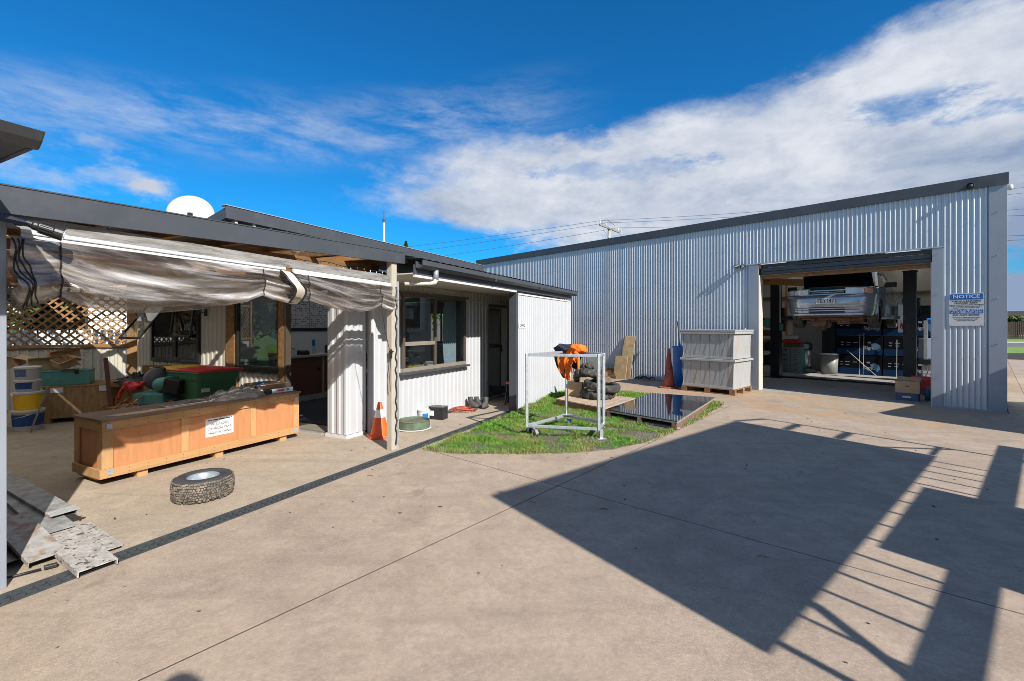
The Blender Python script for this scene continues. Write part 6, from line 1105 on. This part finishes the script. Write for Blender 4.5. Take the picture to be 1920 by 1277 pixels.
for i, (x, y, z, w, d, h_, r_, lb) in enumerate(((-7.50, 7.05, .815, .42, .30, .14, .05, 'wide flattened carton on top of the teal case'), (-7.30, 7.2, .90, .36, .26, .16, .35, 'tilted open carton above the wide flattened carton'), (-7.92, 6.92, .80, .30, .26, .15, -.2, 'small carton on the paint pails beside the teal case'), (-6.98, 7.05, .815, .22, .24, .12, .6, 'folded carton at the right end of the teal case'))):
    t = thing('carton', lb, 'carton', (x, y, z), (.08 * i, -.12 * i, AF + r_), 'cartons heaped by the lattice'); MB().box(0, w, 0, .006, 0, h_).box(0, w, d, d + .006, 0, h_).box(0, .006, .006, d, 0, h_).box(w - .006, w, .006, d, 0, h_).box(.006, w - .006, .006, d, 0, .006).build('walls', m_card, t); MB().add([(0, 0, h_), (w, 0, h_), (w * .95, -.12, h_ + .07), (w * .05, -.12, h_ + .05)], [(0, 1, 2, 3)]).add([(w, 0, h_), (w, d, h_), (w + .15, d, h_ - .1), (w + .15, 0, h_ - .08)], [(0, 1, 2, 3)]).build('flaps', m_card, t)
st2 = thing('steel_bar', 'rusty red steel bar leaning against the plywood box', 'bar', (-6.28, 7.15, 0)); MB().bar((0, 0, .0), (-.36, .28, .98), .05, .05).build('bar', M('red_oxide', (.12, .035, .025), .7), st2)
hp = thing('scrap_heap', 'dark tangle of scrap bars and bags right of the teal case', 'scrap', (-6.2, 7.5, .576)); sm = MB()
for k in range(22): a = random.uniform(-.4, .5); sm.bar((random.uniform(-.3, .2), random.uniform(-.15, .2), random.uniform(.0, .12)), (random.uniform(.25, .8), random.uniform(-.3, .1), random.uniform(.0, .22)), random.uniform(.015, .05), .02)
P('bars', sm, m_black, hp); P('bag', blob(.1, -.1, .32, .16, .16, 3.0, 18), m_dark, hp, fix=False); B('board', (-.1, .9, .25, .28, .0, .26), m_brown_t, hp)
sb_ = thing('scrap_stand', 'low dark trestle carrying the tangle of scrap bars', 'trestle', (-6.2, 7.5, 0)); B('top', (-.3, .8, -.2, .3, .53, .57), m_brown_t, sb_); [B('leg', (x, x + .05, y, y + .05, 0, .53), m_brown_t, sb_) for x in (-.28, .72) for y in (-.18, .22)]
def pail(loc, m_, band, r, h_, lab, bandz=(.25, .8)):
    t = thing('paint_pail', lab, 'pail', loc, random.random() * 6, 'paint pails stacked by the left post'); MB().lathe([(.001, 0), (r * .90, 0), (r * .99, h_ - .03), (.001, h_ - .03)], 28).build('body', m_, t, smooth=False); MB().lathe([(r, h_ - .035), (r * 1.05, h_ - .03), (r * 1.05, h_ - .005), (r, h_), (.001, h_ - .004)], 28).build('lid', m_whitep, t)
    rr = lambda z: r * (.90 + .09 * z / (h_ - .03)) + .0015
    if band: MB().lathe([(rr(h_ * bandz[0]), h_ * bandz[0]), (rr(h_ * bandz[1]), h_ * bandz[1])], 28, a0=0, a1=4.4).build('printed_band', band, t, smooth=True)
    MB().tube([(r * 1.0 * math.cos(a), r * 1.0 * math.sin(a), h_ * .8 - .06 * math.sin((a + .5) / 3.6 * math.pi)) for a in [-.5 + .3 * j for j in range(13)]], .004, 5).build('bail', m_alu, t)
    return t
cA, cB = (-7.02, 6.60), (-7.42, 6.45); m_bl2 = M('label_blue', (.01, .06, .24), .5, v=.3, s=20); m_pg = M('pail_grey', (.42, .42, .43), .5, v=.06)
pail((*cA, 0), m_pg, m_bl2, .17, .30, 'lowest pail of the right stack with a dark blue label')
pail((*cA, .30), m_yellow, m_yellow, .155, .26, 'yellow pail in the middle of the right stack'); pail((*cA, .56), m_pg, m_bl2, .135, .17, 'pale pail with a blue band above the yellow pail'); pail((*cA, .73), m_pg, M('label_mixed', (.10, .14, .30), .5, v=.5, s=30), .14, .19, 'topmost white pail of the right stack')
pail((*cB, 0), m_pg, m_pg, .17, .28, 'lowest grey pail of the left stack'); pail((*cB, .28), m_yellow, M('label_violet', (.16, .08, .22), .5, v=.4, s=20), .165, .27, 'yellow pail of the left stack'); pail((*cB, .55), m_whitep, None, .16, .32, 'tall white pail on top of the left stack')
lth = thing('lath_stick', 'pale splintered stick leaning on the paint pails', 'stick', (-6.80, 6.42, 0)); MB().bar((0, 0, 0), (.10, .14, .62), .045, .015).build('stick', m_grey_t, lth)
# ------------------------------------------------------------------ planks at the lower left
def plank(p0, p1, w, h_, m_, lab, cap=False):
    t = thing('plank', lab, 'plank', p0, 0, 'metal and timber planks at the lower left'); a = Vector((0, 0, 0)); b = Vector(p1) - Vector(p0)
    d = b.normalized(); s_ = d.cross(Vector((0, 0, 1))).normalized(); n_ = s_.cross(d); n = 14; mb = MB()
    for (o0, o1, zt_, zb2) in ((-w / 2, w / 2, h_, h_ - .006), (-w / 2, -w / 2 + .006, h_ - .006, 0), (w / 2 - .006, w / 2, h_ - .006, 0)):
        c = [s_ * o0 + n_ * zb2, s_ * o1 + n_ * zb2, s_ * o1 + n_ * zt_, s_ * o0 + n_ * zt_]; mb.add([a + q for q in c] + [b + q for q in c], [(0, 1, 2, 3), (7, 6, 5, 4), (0, 4, 5, 1), (1, 5, 6, 2), (2, 6, 7, 3), (3, 7, 4, 0)])
    P('deck', mb, m_, t)
    P('underside', MB().bar(b * .03 + n_ * .004, b * .97 + n_ * .004, w - .014, .006, n_), m_dark, t)
    if cap: e0 = b; P('end_cap', MB().bar(e0 - s_ * (w / 2 + .01) + n_ * (h_ + .004), e0 + s_ * (w / 2 + .01) + n_ * (h_ + .004), .03, .012, n_).bar(e0 - s_ * (w / 2 + .01) + n_ * (h_ + .006) - d * .05, e0 + s_ * (w / 2 + .01) + n_ * (h_ + .006) - d * .05, .006, .014, n_), m_alu, t)
    return t
plank((-4.45, 3.86, .25), (-3.27, 3.32, .10), .15, .045, m_scuffed, 'uppermost long silver plank with a shiny end strap', True)
plank((-4.14, 3.70, .19), (-3.13, 3.15, .055), .17, .04, m_scuffed, 'scuffed silver plank running under the shiny strap')
plank((-3.42, 3.32, .055), (-2.52, 2.77, .012), .19, .035, m_paint, 'pale plank spattered with dark paint reaching the drain')
plank((-3.20, 3.36, .01), (-2.66, 3.02, .002), .13, .025, m_paint, 'lowest spotted plank poking out beside the paint spattered one')
plank((-3.50, 3.16, .155), (-2.92, 2.86, .03), .18, .025, m_rustplank, 'short rust stained plate lying across the other planks')
plank((-3.95, 3.42, .13), (-3.08, 2.98, .03), .16, .03, m_scuffed, 'shaded silver plank between the rusty plate and the long ones')
plank((-4.1, 3.22, .09), (-3.08, 2.82, .012), .20, .04, m_dark, 'dark plank in the shade at the left edge')
plank((-4.3, 3.48, .06), (-3.25, 3.02, .005), .22, .035, m_grey_t, 'grey timber plank underneath the shaded ones')
cbp = thing('black_cable', 'black power cable lying on the floor at the left edge', 'cable', (-2.95, 2.72, .008)); MB().tube([(-.45, .25, .01), (-.30, .20, .015), (-.38, .10, .01), (-.30, .02, .01), (-.15, -.06, .006), (-.02, -.02, .006), (.07, .06, .008)], .007, 6).build('cord', m_black, cbp, smooth=True); MB().ob((.10, .09, .012), (.06, .03, .022), (0, 0, .8)).build('plug', m_black, cbp, bevel=.005)
MB().tube([(-.42, .05, .012), (-.36, .14, .012), (-.28, .12, .012), (-.33, .03, .012), (-.43, -.04, .012)], .007, 6, closed=True).build('coil', m_black, cbp, smooth=True)
# ------------------------------------------------------------------ small things along the office wall
gd = thing('round_tub', 'shallow green round tub of earth on a white saucer', 'tub', (-1.44, 6.68, 0)); MB().lathe([(.001, 0), (.24, 0), (.255, .012), (.24, .02), (.001, .02)], 32).build('saucer', m_cream, gd); MB().lathe([(.225, .021), (.232, .03), (.228, .12), (.235, .13), (.225, .136), (.215, .13), (.212, .10)], 32).build('rim_wall', M('mossy_green', (.09, .13, .085), .7, v=.3, s=12, c2=(.20, .12, .06), c2s=9, amt=.6), gd); P('earth', MB().lathe([(.001, .11), (.1, .108), (.213, .10)], 24), m_soil, gd)
tb = thing('white_tub', 'small white tub with a blue print between the round tub and the battery', 'tub', (-1.41, 7.28, 0)); MB().lathe([(.001, 0), (.085, 0), (.095, .15), (.10, .155), (.10, .17), (.001, .17)], 24).build('body', m_whitep, tb); MB().lathe([(.0885, .03), (.0945, .12)], 24, a0=-1.6, a1=-.6).build('blue_print', m_blue, tb)
btt = thing('car_battery', 'black car battery on the concrete against the office wall', 'battery', (-1.35, 7.36, 0), -.35); B('case', (0, .26, 0, .17, 0, .19), m_black, btt, bevel=.004); B('top', (-.003, .263, -.003, .173, .191, .205), m_char, btt); B('red_stripe', (-.0045, -.001, .02, .15, .10, .12), m_red, btt); B('label', (.02, .10, -.004, -.001, .06, .14), m_paper, btt); [MB().cyl((x, .085, .205), (x, .085, .222), .012, n=10).build('terminal', m_alu, btt) for x in (.05, .21)]
rc = thing('red_cable', 'coil of thin red extension cable beside the wall', 'cable', (-.86, 8.02, .01)); pts_ = []
for k in range(90): a = k * .42; r_ = .13 + .05 * math.sin(k * .9); pts_.append((r_ * 1.4 * math.cos(a), r_ * math.sin(a), .006 + .0006 * k))
MB().tube(pts_, .005, 5).build('coil', M('red_cord', (.40, .05, .03), .5), rc, smooth=True); MB().tube([(-.1, -.1, .006), (-.25, -.16, .006), (-.36, -.1, .006), (-.40, -.05, .006)], .005, 5).build('tail', m_black, rc); MB().ob((-.26, -.17, .02), (.16, .06, .035), (0, 0, .4)).build('socket', m_black, rc, bevel=.008)
def boot(loc, rz, lab):
    t = thing('work_boot', lab, 'boot', loc, rz, 'dirty work boots by the office door'); MB().prism([(-.045, -.14), (.045, -.14), (.05, .0), (.038, .13), (-.038, .13), (-.05, 0)], 0, .025).build('sole', m_black, t, bevel=.004)
    mb = MB(); rings = [(.026, -.13, .13, .045), (.07, -.125, .12, .048), (.09, -.06, .11, .046), (.13, .0, .11, .045), (.19, .02, .115, .045)]; n = 14; vs = []
    for z, y0, y1, w in rings: vs += [(w * math.cos(2 * math.pi * k / n), (y0 + y1) / 2 + (y1 - y0) / 2 * math.sin(2 * math.pi * k / n), z) for k in range(n)]
    mb.add(vs, [(j * n + k, j * n + (k + 1) % n, (j + 1) * n + (k + 1) % n, (j + 1) * n + k) for j in range(4) for k in range(n)]); P('upper', mb, M('boot_leather', (.07, .066, .062), .8, v=.4, s=25, b=.4) if 'boot_leather' not in MATS else MATS['boot_leather'], t, smooth=True)
    MB().ob((0, -.03, .15), (.03, .012, .10), (.5, 0, 0)).build('tongue', MATS['boot_leather'], t); return t
boot((-.72, 8.40, 0), .9, 'tilted left hand boot of the pair on the concrete'); boot((-.60, 8.44, 0), 1.2, 'middle boot leaning on its partner by the wall'); boot((-.50, 8.36, 0), -.3, 'upright boot nearest the office door')
ch_ = thing('floor_fan', 'dark jumble of a stool and boots inside the office door recess', 'stool', (.0, 8.75, 0)); MB().cyl((0, 0, .40), (0, 0, .44), .13).build('seat', m_red, ch_); [MB().bar((.1 * math.cos(a), .1 * math.sin(a), .4), (.16 * math.cos(a), .16 * math.sin(a), 0), .02, .02).build('leg', m_dark, ch_) for a in (.5, 2.1, 3.7, 5.2)]

# ------------------------------------------------------------------ roof things, poles, trees, distant objects
sdx = thing('satellite_dish', 'white satellite dish above the lean-to roof', 'dish', (-4.95, 7.0, 2.4)); dm_ = Vector((-.42, .80, -.30)).to_track_quat('Z', 'Y').to_matrix() 
MB().lathe([(.001, .0), (.1, .004), (.2, .018), (.30, .045), (.315, .05), (.31, .06), (.2, .026), (.001, .008)], 40, (0, 0, .85), dm_ @ Matrix.Diagonal((1, 1.06, 1)).to_3x3()).build('reflector', M('dish_white', (.40, .43, .43), .6, v=.05, s=10, c2=(.55, .55, .42), c2s=14, lo=.55, hi=.7, amt=.4), sdx, smooth=True)
MB().tube([(0, .05, 0), (0, .05, .65), (0, .03, .85)], .022, 8).build('mast', m_galv, sdx); MB().tube([(0, .1, .56), (-.15, .32, .60), (-.2, .42, .72)], .012, 6).build('arm', m_galv, sdx); MB().cyl((-.2, .40, .70), (-.16, .34, .80), .03).build('receiver', m_char, sdx); MB().ob((.03, -.05, .80), (.05, .05, .07)).build('clamp', m_black, sdx)
an = thing('antenna_pole', 'slim white pole standing on the office roof', 'pole', OF(-6.5, 7.1, 2.4)); MB().cyl((0, 0, .0), (0, 0, 1.22), .022, n=10).build('tube', m_whitep, an); MB().cyl((0, 0, 1.22), (0, 0, 1.28), .03, n=10).build('collar', m_char, an); MB().cyl((0, 0, 1.28), (0, 0, 1.46), .009, n=8).build('whip', m_char, an)
def foliage(c, rx, ry, rz_, n, size, seed, shape='ball', dens=1.0):
    g = np.random.default_rng(seed); u = g.normal(size=(n, 3)); u /= np.linalg.norm(u, axis=1)[:, None]; r_ = g.random(n) ** (.45)
    p = u * r_[:, None] * np.array([rx, ry, rz_])
    if shape == 'cone': h_ = g.random(n); a = g.random(n) * 6.283; rr = (1 - h_) ** .8 * np.sqrt(g.uniform(.35, 1, n)) * (1 + .25 * np.sin(a * 3 + h_ * 20)); p = np.c_[np.cos(a) * rr * rx, np.sin(a) * rr * ry, h_ * rz_ * 2 - rz_]
    lump = np.array([mnoise.noise(Vector(q * (2.2 / max(rx, .5))) + Vector((seed, 0, 0))) for q in p.tolist()]) if False else np.array([mnoise.noise(Vector((q[0] * 2.2 / rx, q[1] * 2.2 / ry, q[2] * 2.2 / rz_ + seed))) for q in p.tolist()])
    p = p[lump > -.18]; n = len(p); p = p + np.array(c); d1 = g.normal(size=(n, 3)); d1 /= np.linalg.norm(d1, axis=1)[:, None]; d2 = np.cross(d1, g.normal(size=(n, 3))); d2 /= np.linalg.norm(d2, axis=1)[:, None]
    s_ = size * g.uniform(.6, 1.3, n)[:, None]; v = np.stack([p - d1 * s_, p + d2 * s_ * .5, p + d1 * s_, p - d2 * s_ * .5], 1); me = bpy.data.meshes.new('crown'); me.from_pydata(v.reshape(-1, 3).tolist(), [], (np.arange(n)[:, None] * 4 + np.arange(4)).tolist()); return me
def tree(loc, h_, rx, rz_, n, size, seed, lab, shape='ball', mat=None, cat='tree', name='tree', grp=None):
    t = thing(name, lab, cat, loc, 0, grp); me = foliage((0, 0, h_), rx, rx, rz_, n, size, seed, shape); o = bpy.data.objects.new('crown', me); COL.objects.link(o); o.parent = t; me.materials.append(mat or m_leaf)
    MB().tube([(0, 0, 0), (.05 * rx, 0, h_ * .5), (0, .04 * rx, h_)], [rx * .09, rx * .07, rx * .03], 8).build('trunk', m_brown_t, t); return t
tree((-14.0, 60, 0), 8.7, 1.5, 4.0, 9000, .16, 3, 'dark pointed conifer top rising behind the office roof', 'cone', name='conifer')
tb2 = thing('bare_twigs', 'thin bare tree tips beside the conifer behind the roof', 'tree', (-11.6, 60, 0)); tw = MB()
for k in range(14): tw.tube([(0, 0, 6), (random.uniform(-.4, .4), 0, 9.5), (random.uniform(-1.2, 1.2), 0, random.uniform(10.3, 11.6))], [.05, .03, .01], 4)
tw.tube([(0, 0, 0), (0, 0, 6)], .12, 6); P('branches', tw, m_brown_t, tb2)
m_leaf2 = M('bright_foliage', (.16, .26, .05), .6, v=.35, s=4)
for i, (x, y, h_, r_) in enumerate(((-3.2, 15.8, 1.9, 1.3), (-5.2, 16.6, 2.0, 1.4), (-13.5, 16, 1.8, 1.5))): tree((x, y, 0), h_, r_, 1.1, 7000, .07, 20 + i, ('sunlit bush seen through the rear office window', 'second bush to the left behind the office', 'round bush behind the neighbouring house')[i], mat=m_leaf2, cat='bush', name='bush', grp='bushes behind the office')
pf = thing('paling_fence', 'grey paling fence behind the office', 'fence', (-8.5, 14.3, 0), .1); [B('paling', (k * .16, k * .16 + .145, 0, .02, 0, 1.75), m_grey_t, pf) for k in range(56)]; B('rail', (0, 9, .021, .06, 1.3, 1.37), m_grey_t, pf)
ppo = thing('power_pole', 'concrete power pole with a wooden crossarm behind the shed', 'power pole', (9.6, 45, 0)); MB().tube([(0, 0, 0), (0, 0, 10.9)], [.20, .14], 10).build('pole', m_concpole, ppo)
cA_ = Vector((.83, .55, 0)).normalized(); MB().bar(Vector((0, -.2, 11.15)) - cA_ * 1.35 + Vector((0, 0, .22)), Vector((0, -.2, 11.15)) + cA_ * 1.35 - Vector((0, 0, .22)), .14, .16).build('crossarm', m_grey_t, ppo); MB().cyl((0, 0, 10.9), (0, 0, 11.3), .13).build('pole_cap', m_concpole, ppo)
ins = [Vector((0, -.2, 11.15)) + cA_ * q + Vector((0, 0, .10 - .163 * q)) for q in (-1.25, -.5, .45, 1.2)]
for p in ins: MB().lathe([(.03, 0), (.06, .08), (.05, .16), (.07, .2), (.05, .28), (.001, .32)], 10, p).build('insulator', m_whitep, ppo)
MB().tube([ins[3] + Vector((.25, 0, -.35)), ins[3] + Vector((.28, 0, .05))], .09, 8).build('fuse', m_alu, ppo); MB().tube([ins[0], ins[0] + Vector((.5, 0, .55)), ins[2] + Vector((.2, 0, .3)), ins[2]], .015, 5).build('jumper', m_wire, ppo)
MB().bar((0, -.1, 10.2), Vector((0, -.2, 11.1)) + cA_ * .9, .05, .05).bar((0, -.1, 10.2), Vector((0, -.2, 11.1)) - cA_ * .9, .05, .05).build('brace', m_alu, ppo)
def wire(a, b, sag, lab, r_=.016, g_='overhead power wires'):
    t = thing('power_wire', lab, 'wire', a, 0, g_); a = Vector(a); b = Vector(b); MB().tube([(b - a) * (k / 24) - Vector((0, 0, sag * 4 * (k / 24) * (1 - k / 24))) for k in range(25)], r_, 5).build('strand', m_wire, t)
base = Vector((9.6, 45, 0)); far = (Vector((52, 38, 14.2)), Vector((50, 36.5, 13.2)), Vector((49, 34, 11.2)))
pw = [base + ins[0] + Vector((0, 0, .3)), base + ins[1] + Vector((0, 0, .3)), base + ins[3] + Vector((0, 0, .3))]
for i, (a, b) in enumerate(zip(pw, far)): wire(a, b, .5, ('highest', 'middle', 'lowest')[i] + ' overhead wire running right from the power pole'); wire(a, a + Vector((-60, 22 + i * 3, -1.5 - .5 * i)), .8, ('highest', 'middle', 'lowest')[i] + ' overhead wire running left from the power pole')
for i, (z, dz_) in enumerate(((8.0, 0.2), (6.8, .25), (6.55, .2))): wire((26.5, 27, z), (44, 33, z * 1.22 + dz_), .1, ('upper', 'middle', 'lower')[i] + ' service wire right of the shed corner', .02, 'service wires right of the shed')
df_ = thing('paling_fence', 'dark weathered paling fence across the road', 'fence', (60, 58, -.03), -.22); dk = M('dark_paling', (.035, .022, .018), .9, v=.4, s=4)
for k in range(120): B('paling', (-6 + k * .22, -6 + k * .22 + .17, 0, .04, 0, 2.1 + .06 * math.sin(k * 1.7)), dk, df_)
B('rail', (-6, 20.6, .041, .09, 1.6, 1.72), dk, df_); B('rail', (-6, 20.6, .041, .09, .4, .52), dk, df_)
hs2 = thing('far_house', 'dark roofed house beyond the paling fence', 'house', (76, 72, 0), -.2); B('wall', (-8, 8, 0, 8, 0, 2.4), m_cream, hs2); MB().ext([(-9, -1, 2.4), (-9, 4, 4.0), (-9, 9, 2.4)], (18, 0, 0)).build('roof', dk, hs2); MB().box(-5.4, -4.8, 2, 2.6, 3.0, 4.6).build('chimney', m_rust, hs2); w_ = B('window', (-6, -4, -.04, -.001, .9, 2.0), m_black, hs2)
for i, (x, y) in enumerate(((73.2, 66), (84, 76), (99, 89.5), (80.5, 73))): tree((x, y, -.05), 1.8, 2.4 + .3 * i, 1.3, 2500, .3, 40 + i, ('low round bush by the far fence', 'bush right of the far house', 'outermost bush beyond the road', 'taller bush behind the far house')[i], cat='bush', name='bush', grp='bushes beyond the road')
# ------------------------------------------------------------------ neighbouring building whose eave shows at the top left (its wall shades the lean-to floor)
nb = thing('workshop_wing', 'grey workshop wing whose gutter end pokes in at the top left', 'building', None, frame='O', org=(-3.2, .65, 0))
nbv, nbu = -3.20, .62
MB().box(-11.5, nbv, -7.5, nbu, .0, 2.42).build('wall', m_cream, nb)
MB().ext([(-2.86, .84, 2.30), (-2.86, .84, 2.37), (-3.2, .84, 2.41), (-5.0, .84, 2.62), (-5.0, .84, 2.56), (-3.2, .84, 2.30)], (0, -8.6, 0)).build('roof', m_char, nb)
B('barge_board', (-3.6, -2.86, .841, .86, 2.297, 2.385), m_char, nb); MB().box(-3.25, -3.12, .70, .80, 2.20, 2.298).build('bracket', m_whitep, nb)
gt = MB(); pr = [(-2.86, 2.365), (-2.86, 2.300), (-2.825, 2.296), (-2.785, 2.325), (-2.755, 2.362), (-2.763, 2.364), (-2.792, 2.332), (-2.828, 2.303), (-2.852, 2.306), (-2.852, 2.365)]
gt.ext([(x, .865, z) for x, z in pr], (0, -8.6, 0)); gt.ext([(-2.86, .866, 2.365), (-2.86, .866, 2.300), (-2.825, .866, 2.296), (-2.785, .866, 2.325), (-2.755, .866, 2.362)], (0, .004, 0)); P('gutter', gt, m_char, nb)
# ------------------------------------------------------------------ tall steel display frame on a trailer outside the view: it throws the big shadow
CE = math.atan2(.648, .7616); ct = thing('display_trailer', 'tall steel display frame with large panels on a trailer beside the camera', 'trailer', (2.65, -.03, 0), CE)
# local x along the frame, z up; the frame stands upright on the line y = 0
B('upper_panel', (.0, 4.90, -.02, .02, 1.78, 3.40), m_whitep, ct); B('lower_panel', (1.66, 3.45, -.02, .02, .70, 1.705), m_whitep, ct)
for z0, z1, x0, x1 in ((1.34, 1.45, .02, 6.2),): B('chassis_rail', (x0, x1, -.04, .04, z0, z1), m_galv, ct)
for x in (.43, .79, 1.08, 1.44, 1.78, 2.13, 2.48, 2.84, 3.19, 3.54, 3.82, 4.10, 4.36, 4.62): B('picket', (x - .014, x + .014, .021, .047, 1.452, 1.775), m_galv, ct)
for x in (.12, 5.46): B('upright', (x - .022, x + .022, -.02, .02, .25, 3.42 if x < 1 else 3.25), m_galv, ct)
MB().bar((4.9, 0, 3.41), (5.46, 0, 3.24), .04, .04).bar((5.46, 0, 1.7), (4.9, 0, 2.1), .03, .03).bar((4.92, 0, 2.9), (5.46, 0, 2.9), .03, .07).bar((4.92, 0, 2.45), (5.46, 0, 2.45), .03, .07).bar((4.92, 0, 1.80), (5.46, 0, 1.80), .03, .03).build('end_rail', m_galv, ct)
MB().bar((.60, 0, 1.77), (.22, 0, 1.30), .03, .05).bar((.22, 0, 1.30), (.0, 0, .9), .03, .05).bar((5.35, 0, 1.33), (5.9, 0, .8), .03, .09).build('diagonal_brace', m_galv, ct)
B('lower_rail', (.12, 5.46, -.03, .03, .60, .66), m_galv, ct); B('deck', (.6, 5.4, -1.5, -.06, .58, .66), m_dark, ct); MB().bar((.6, -.75, .6), (-.9, -.75, .5), .09, .09).build('drawbar', m_galv, ct)
for x in (2.7, 3.4):
    for y in (-1.62, -.06):
        w_ = P('wheel', MB().lathe([(.16, -.09), (.26, -.09), (.31, -.06), (.31, .06), (.26, .09), (.16, .09)], 24, (x, y, .31), Matrix.Rotation(R(90), 3, 'X')), m_rubber, ct, smooth=True); P('rim', MB().lathe([(.001, .04), (.16, .06), (.16, -.07), (.001, -.05)], 18, (x, y, .31), Matrix.Rotation(R(90), 3, 'X')), m_alu, w_)
# parked van by the shed corner, outside the view
vn = thing('van', 'plain white van parked outside the right edge of the view', 'van', (7.80, 5.62, 0), math.atan2(.5, .86))
MB().ext([(0, -1.75, z) if 0 else (x, -1.75, z) for x, z in ((0, .35), (0, 1.75), (.12, 1.88), (3.2, 1.88), (3.95, 1.15), (4.55, .95), (4.6, .35))], (0, 1.75, 0)).build('body', m_whitep, vn, bevel=.03)
for x in (.9, 3.7):
    for y in (-1.76, -.0): P('wheel', MB().lathe([(.001, -.1), (.28, -.1), (.32, -.06), (.32, .06), (.28, .1), (.001, .1)], 24, (x, y, .32), Matrix.Rotation(R(90), 3, 'X')), m_rubber, vn, smooth=True)
for y in (-1.754, .001): MB().add([(2.4, y, 1.1), (3.7, y, 1.1), (3.2, y, 1.7), (2.4, y, 1.7)], [(0, 1, 2, 3)]).build('side_window', m_glassd, vn)
MB().add([(3.97, -1.6, 1.18), (3.97, -.15, 1.18), (3.28, -.2, 1.84), (3.28, -1.55, 1.84)], [(0, 1, 2, 3)]).build('windscreen', m_glassd, vn)
# ------------------------------------------------------------------ the photographer, whose head shadow falls at the bottom edge
def person(loc, rz):
    t = thing('person', 'person in dark clothes standing with both hands raised to a camera', 'person', loc, rz)
    J = dict(pel=((0, 0, .98), .15), bel=((0, 0, 1.12), .145), che=((0, .01, 1.36), .165), nk0=((0, .0, 1.53), .075), nk1=((0, .01, 1.60), .06), hd0=((0, .03, 1.68), .085), hd1=((0, .03, 1.78), .095), hd2=((0, .02, 1.85), .06))
    E_ = [('pel', 'bel'), ('bel', 'che'), ('che', 'nk0'), ('nk0', 'nk1'), ('nk1', 'hd0'), ('hd0', 'hd1'), ('hd1', 'hd2')]
    for s, n_ in ((-1, 'l'), (1, 'r')):
        J.update({'sh' + n_: ((s * .19, 0, 1.46), .07), 'el' + n_: ((s * .27, .12, 1.22), .045), 'wr' + n_: ((s * .10, .19, 1.45), .032), 'hip' + n_: ((s * .10, 0, .90), .10), 'kn' + n_: ((s * .12, .02, .50), .062), 'an' + n_: ((s * .13, -.01, .10), .042), 'to' + n_: ((s * .15, .16, .045), .04)})
        E_ += [('che', 'sh' + n_), ('sh' + n_, 'el' + n_), ('el' + n_, 'wr' + n_), ('pel', 'hip' + n_), ('hip' + n_, 'kn' + n_), ('kn' + n_, 'an' + n_), ('an' + n_, 'to' + n_)]
    ks = list(J); me = bpy.data.meshes.new('body'); me.from_pydata([J[k][0] for k in ks], [(ks.index(a), ks.index(b)) for a, b in E_], []); o = bpy.data.objects.new('body', me); COL.objects.link(o); o.parent = t; me.materials.append(M('dark_clothing', (.05, .06, .09), .9, v=.2))
    sk = o.modifiers.new('skin', 'SKIN'); sk.use_smooth_shade = True
    for i, k in enumerate(ks): me.skin_vertices[0].data[i].radius = (J[k][1], J[k][1] * (.8 if k in ('che', 'bel', 'pel') else 1)); me.skin_vertices[0].data[i].use_root = (k == 'pel')
    ss = o.modifiers.new('sub', 'SUBSURF'); ss.levels = 2; ss.render_levels = 2
    MB().lathe([(.001, .11), (.06, .10), (.095, .05), (.10, -.02), (.09, -.04)], 18, (0, .015, 1.78)).build('cap', m_fabn, t, smooth=True)
    for s in (-1, 1):
        for k in range(4): P('finger', MB().tube([(s * .10, .19, 1.455 + .018 * k - .03), (s * .075, .215, 1.46 + .018 * k - .03), (s * .05, .215, 1.46 + .018 * k - .03)], [.010, .009, .007], 8), M('skin', (.50, .30, .22), .6) if 'skin' not in MATS else MATS['skin'], t, smooth=True)
        P('thumb', MB().tube([(s * .10, .18, 1.45), (s * .07, .165, 1.46), (s * .05, .165, 1.48)], [.011, .010, .008], 8), MATS['skin'], t, smooth=True)
    return t
person((.16, -.34, .0), R(12))
for i in range(6):
    p_ = OF(-15.5 - .6 * (i % 2), -5.0 + i * 2.1, 0); tree(p_, 2.3 + .3 * (i % 3), 1.5, 1.9, 5200, .11, 60 + i, '%s hedge tree from the road end in the row left of the workshop wing' % ('first', 'second', 'third', 'fourth', 'fifth', 'sixth')[i], name='hedge_tree', grp='hedge left of the workshop wing')
# ------------------------------------------------------------------ small litter on the yard
dz = MB()
for k in range(150):
    x = random.uniform(-5, 6); y = random.uniform(2.0, 9.5)
    if inside(np.array([x]), np.array([y]), dense)[0]: continue
    s_ = random.uniform(.004, .012); dz.ob((x, y, .003), (s_ * random.uniform(1, 3.5), s_, .004), (random.uniform(-.3, .3), random.uniform(-.3, .3), random.random() * 3))
tag(dz.build('debris', M('leaf_brown', (.06, .04, .025), .9, v=.4), None), kind='stuff', label='tiny dark leaves and bits scattered over the concrete', cat='debris')
for i, (x, y) in enumerate(((.75, 3.72), (.17, 3.86), (1.62, 2.95), (-1.42, 4.55))):
    t = thing('dead_leaf', ('curled stalk by the joint crossing', 'thin twig left of the shadow tip', 'brown leaf lying in the big shadow', 'small bent twig near the drain')[i], 'leaf', (x, y, .004)); MB().tube(curve([(-.03, 0, .002), (-.012, .006, .007), (.012, .004, .004), (.035, -.008, .002)], 3), .0028, 5).build('stalk', m_rust, t)
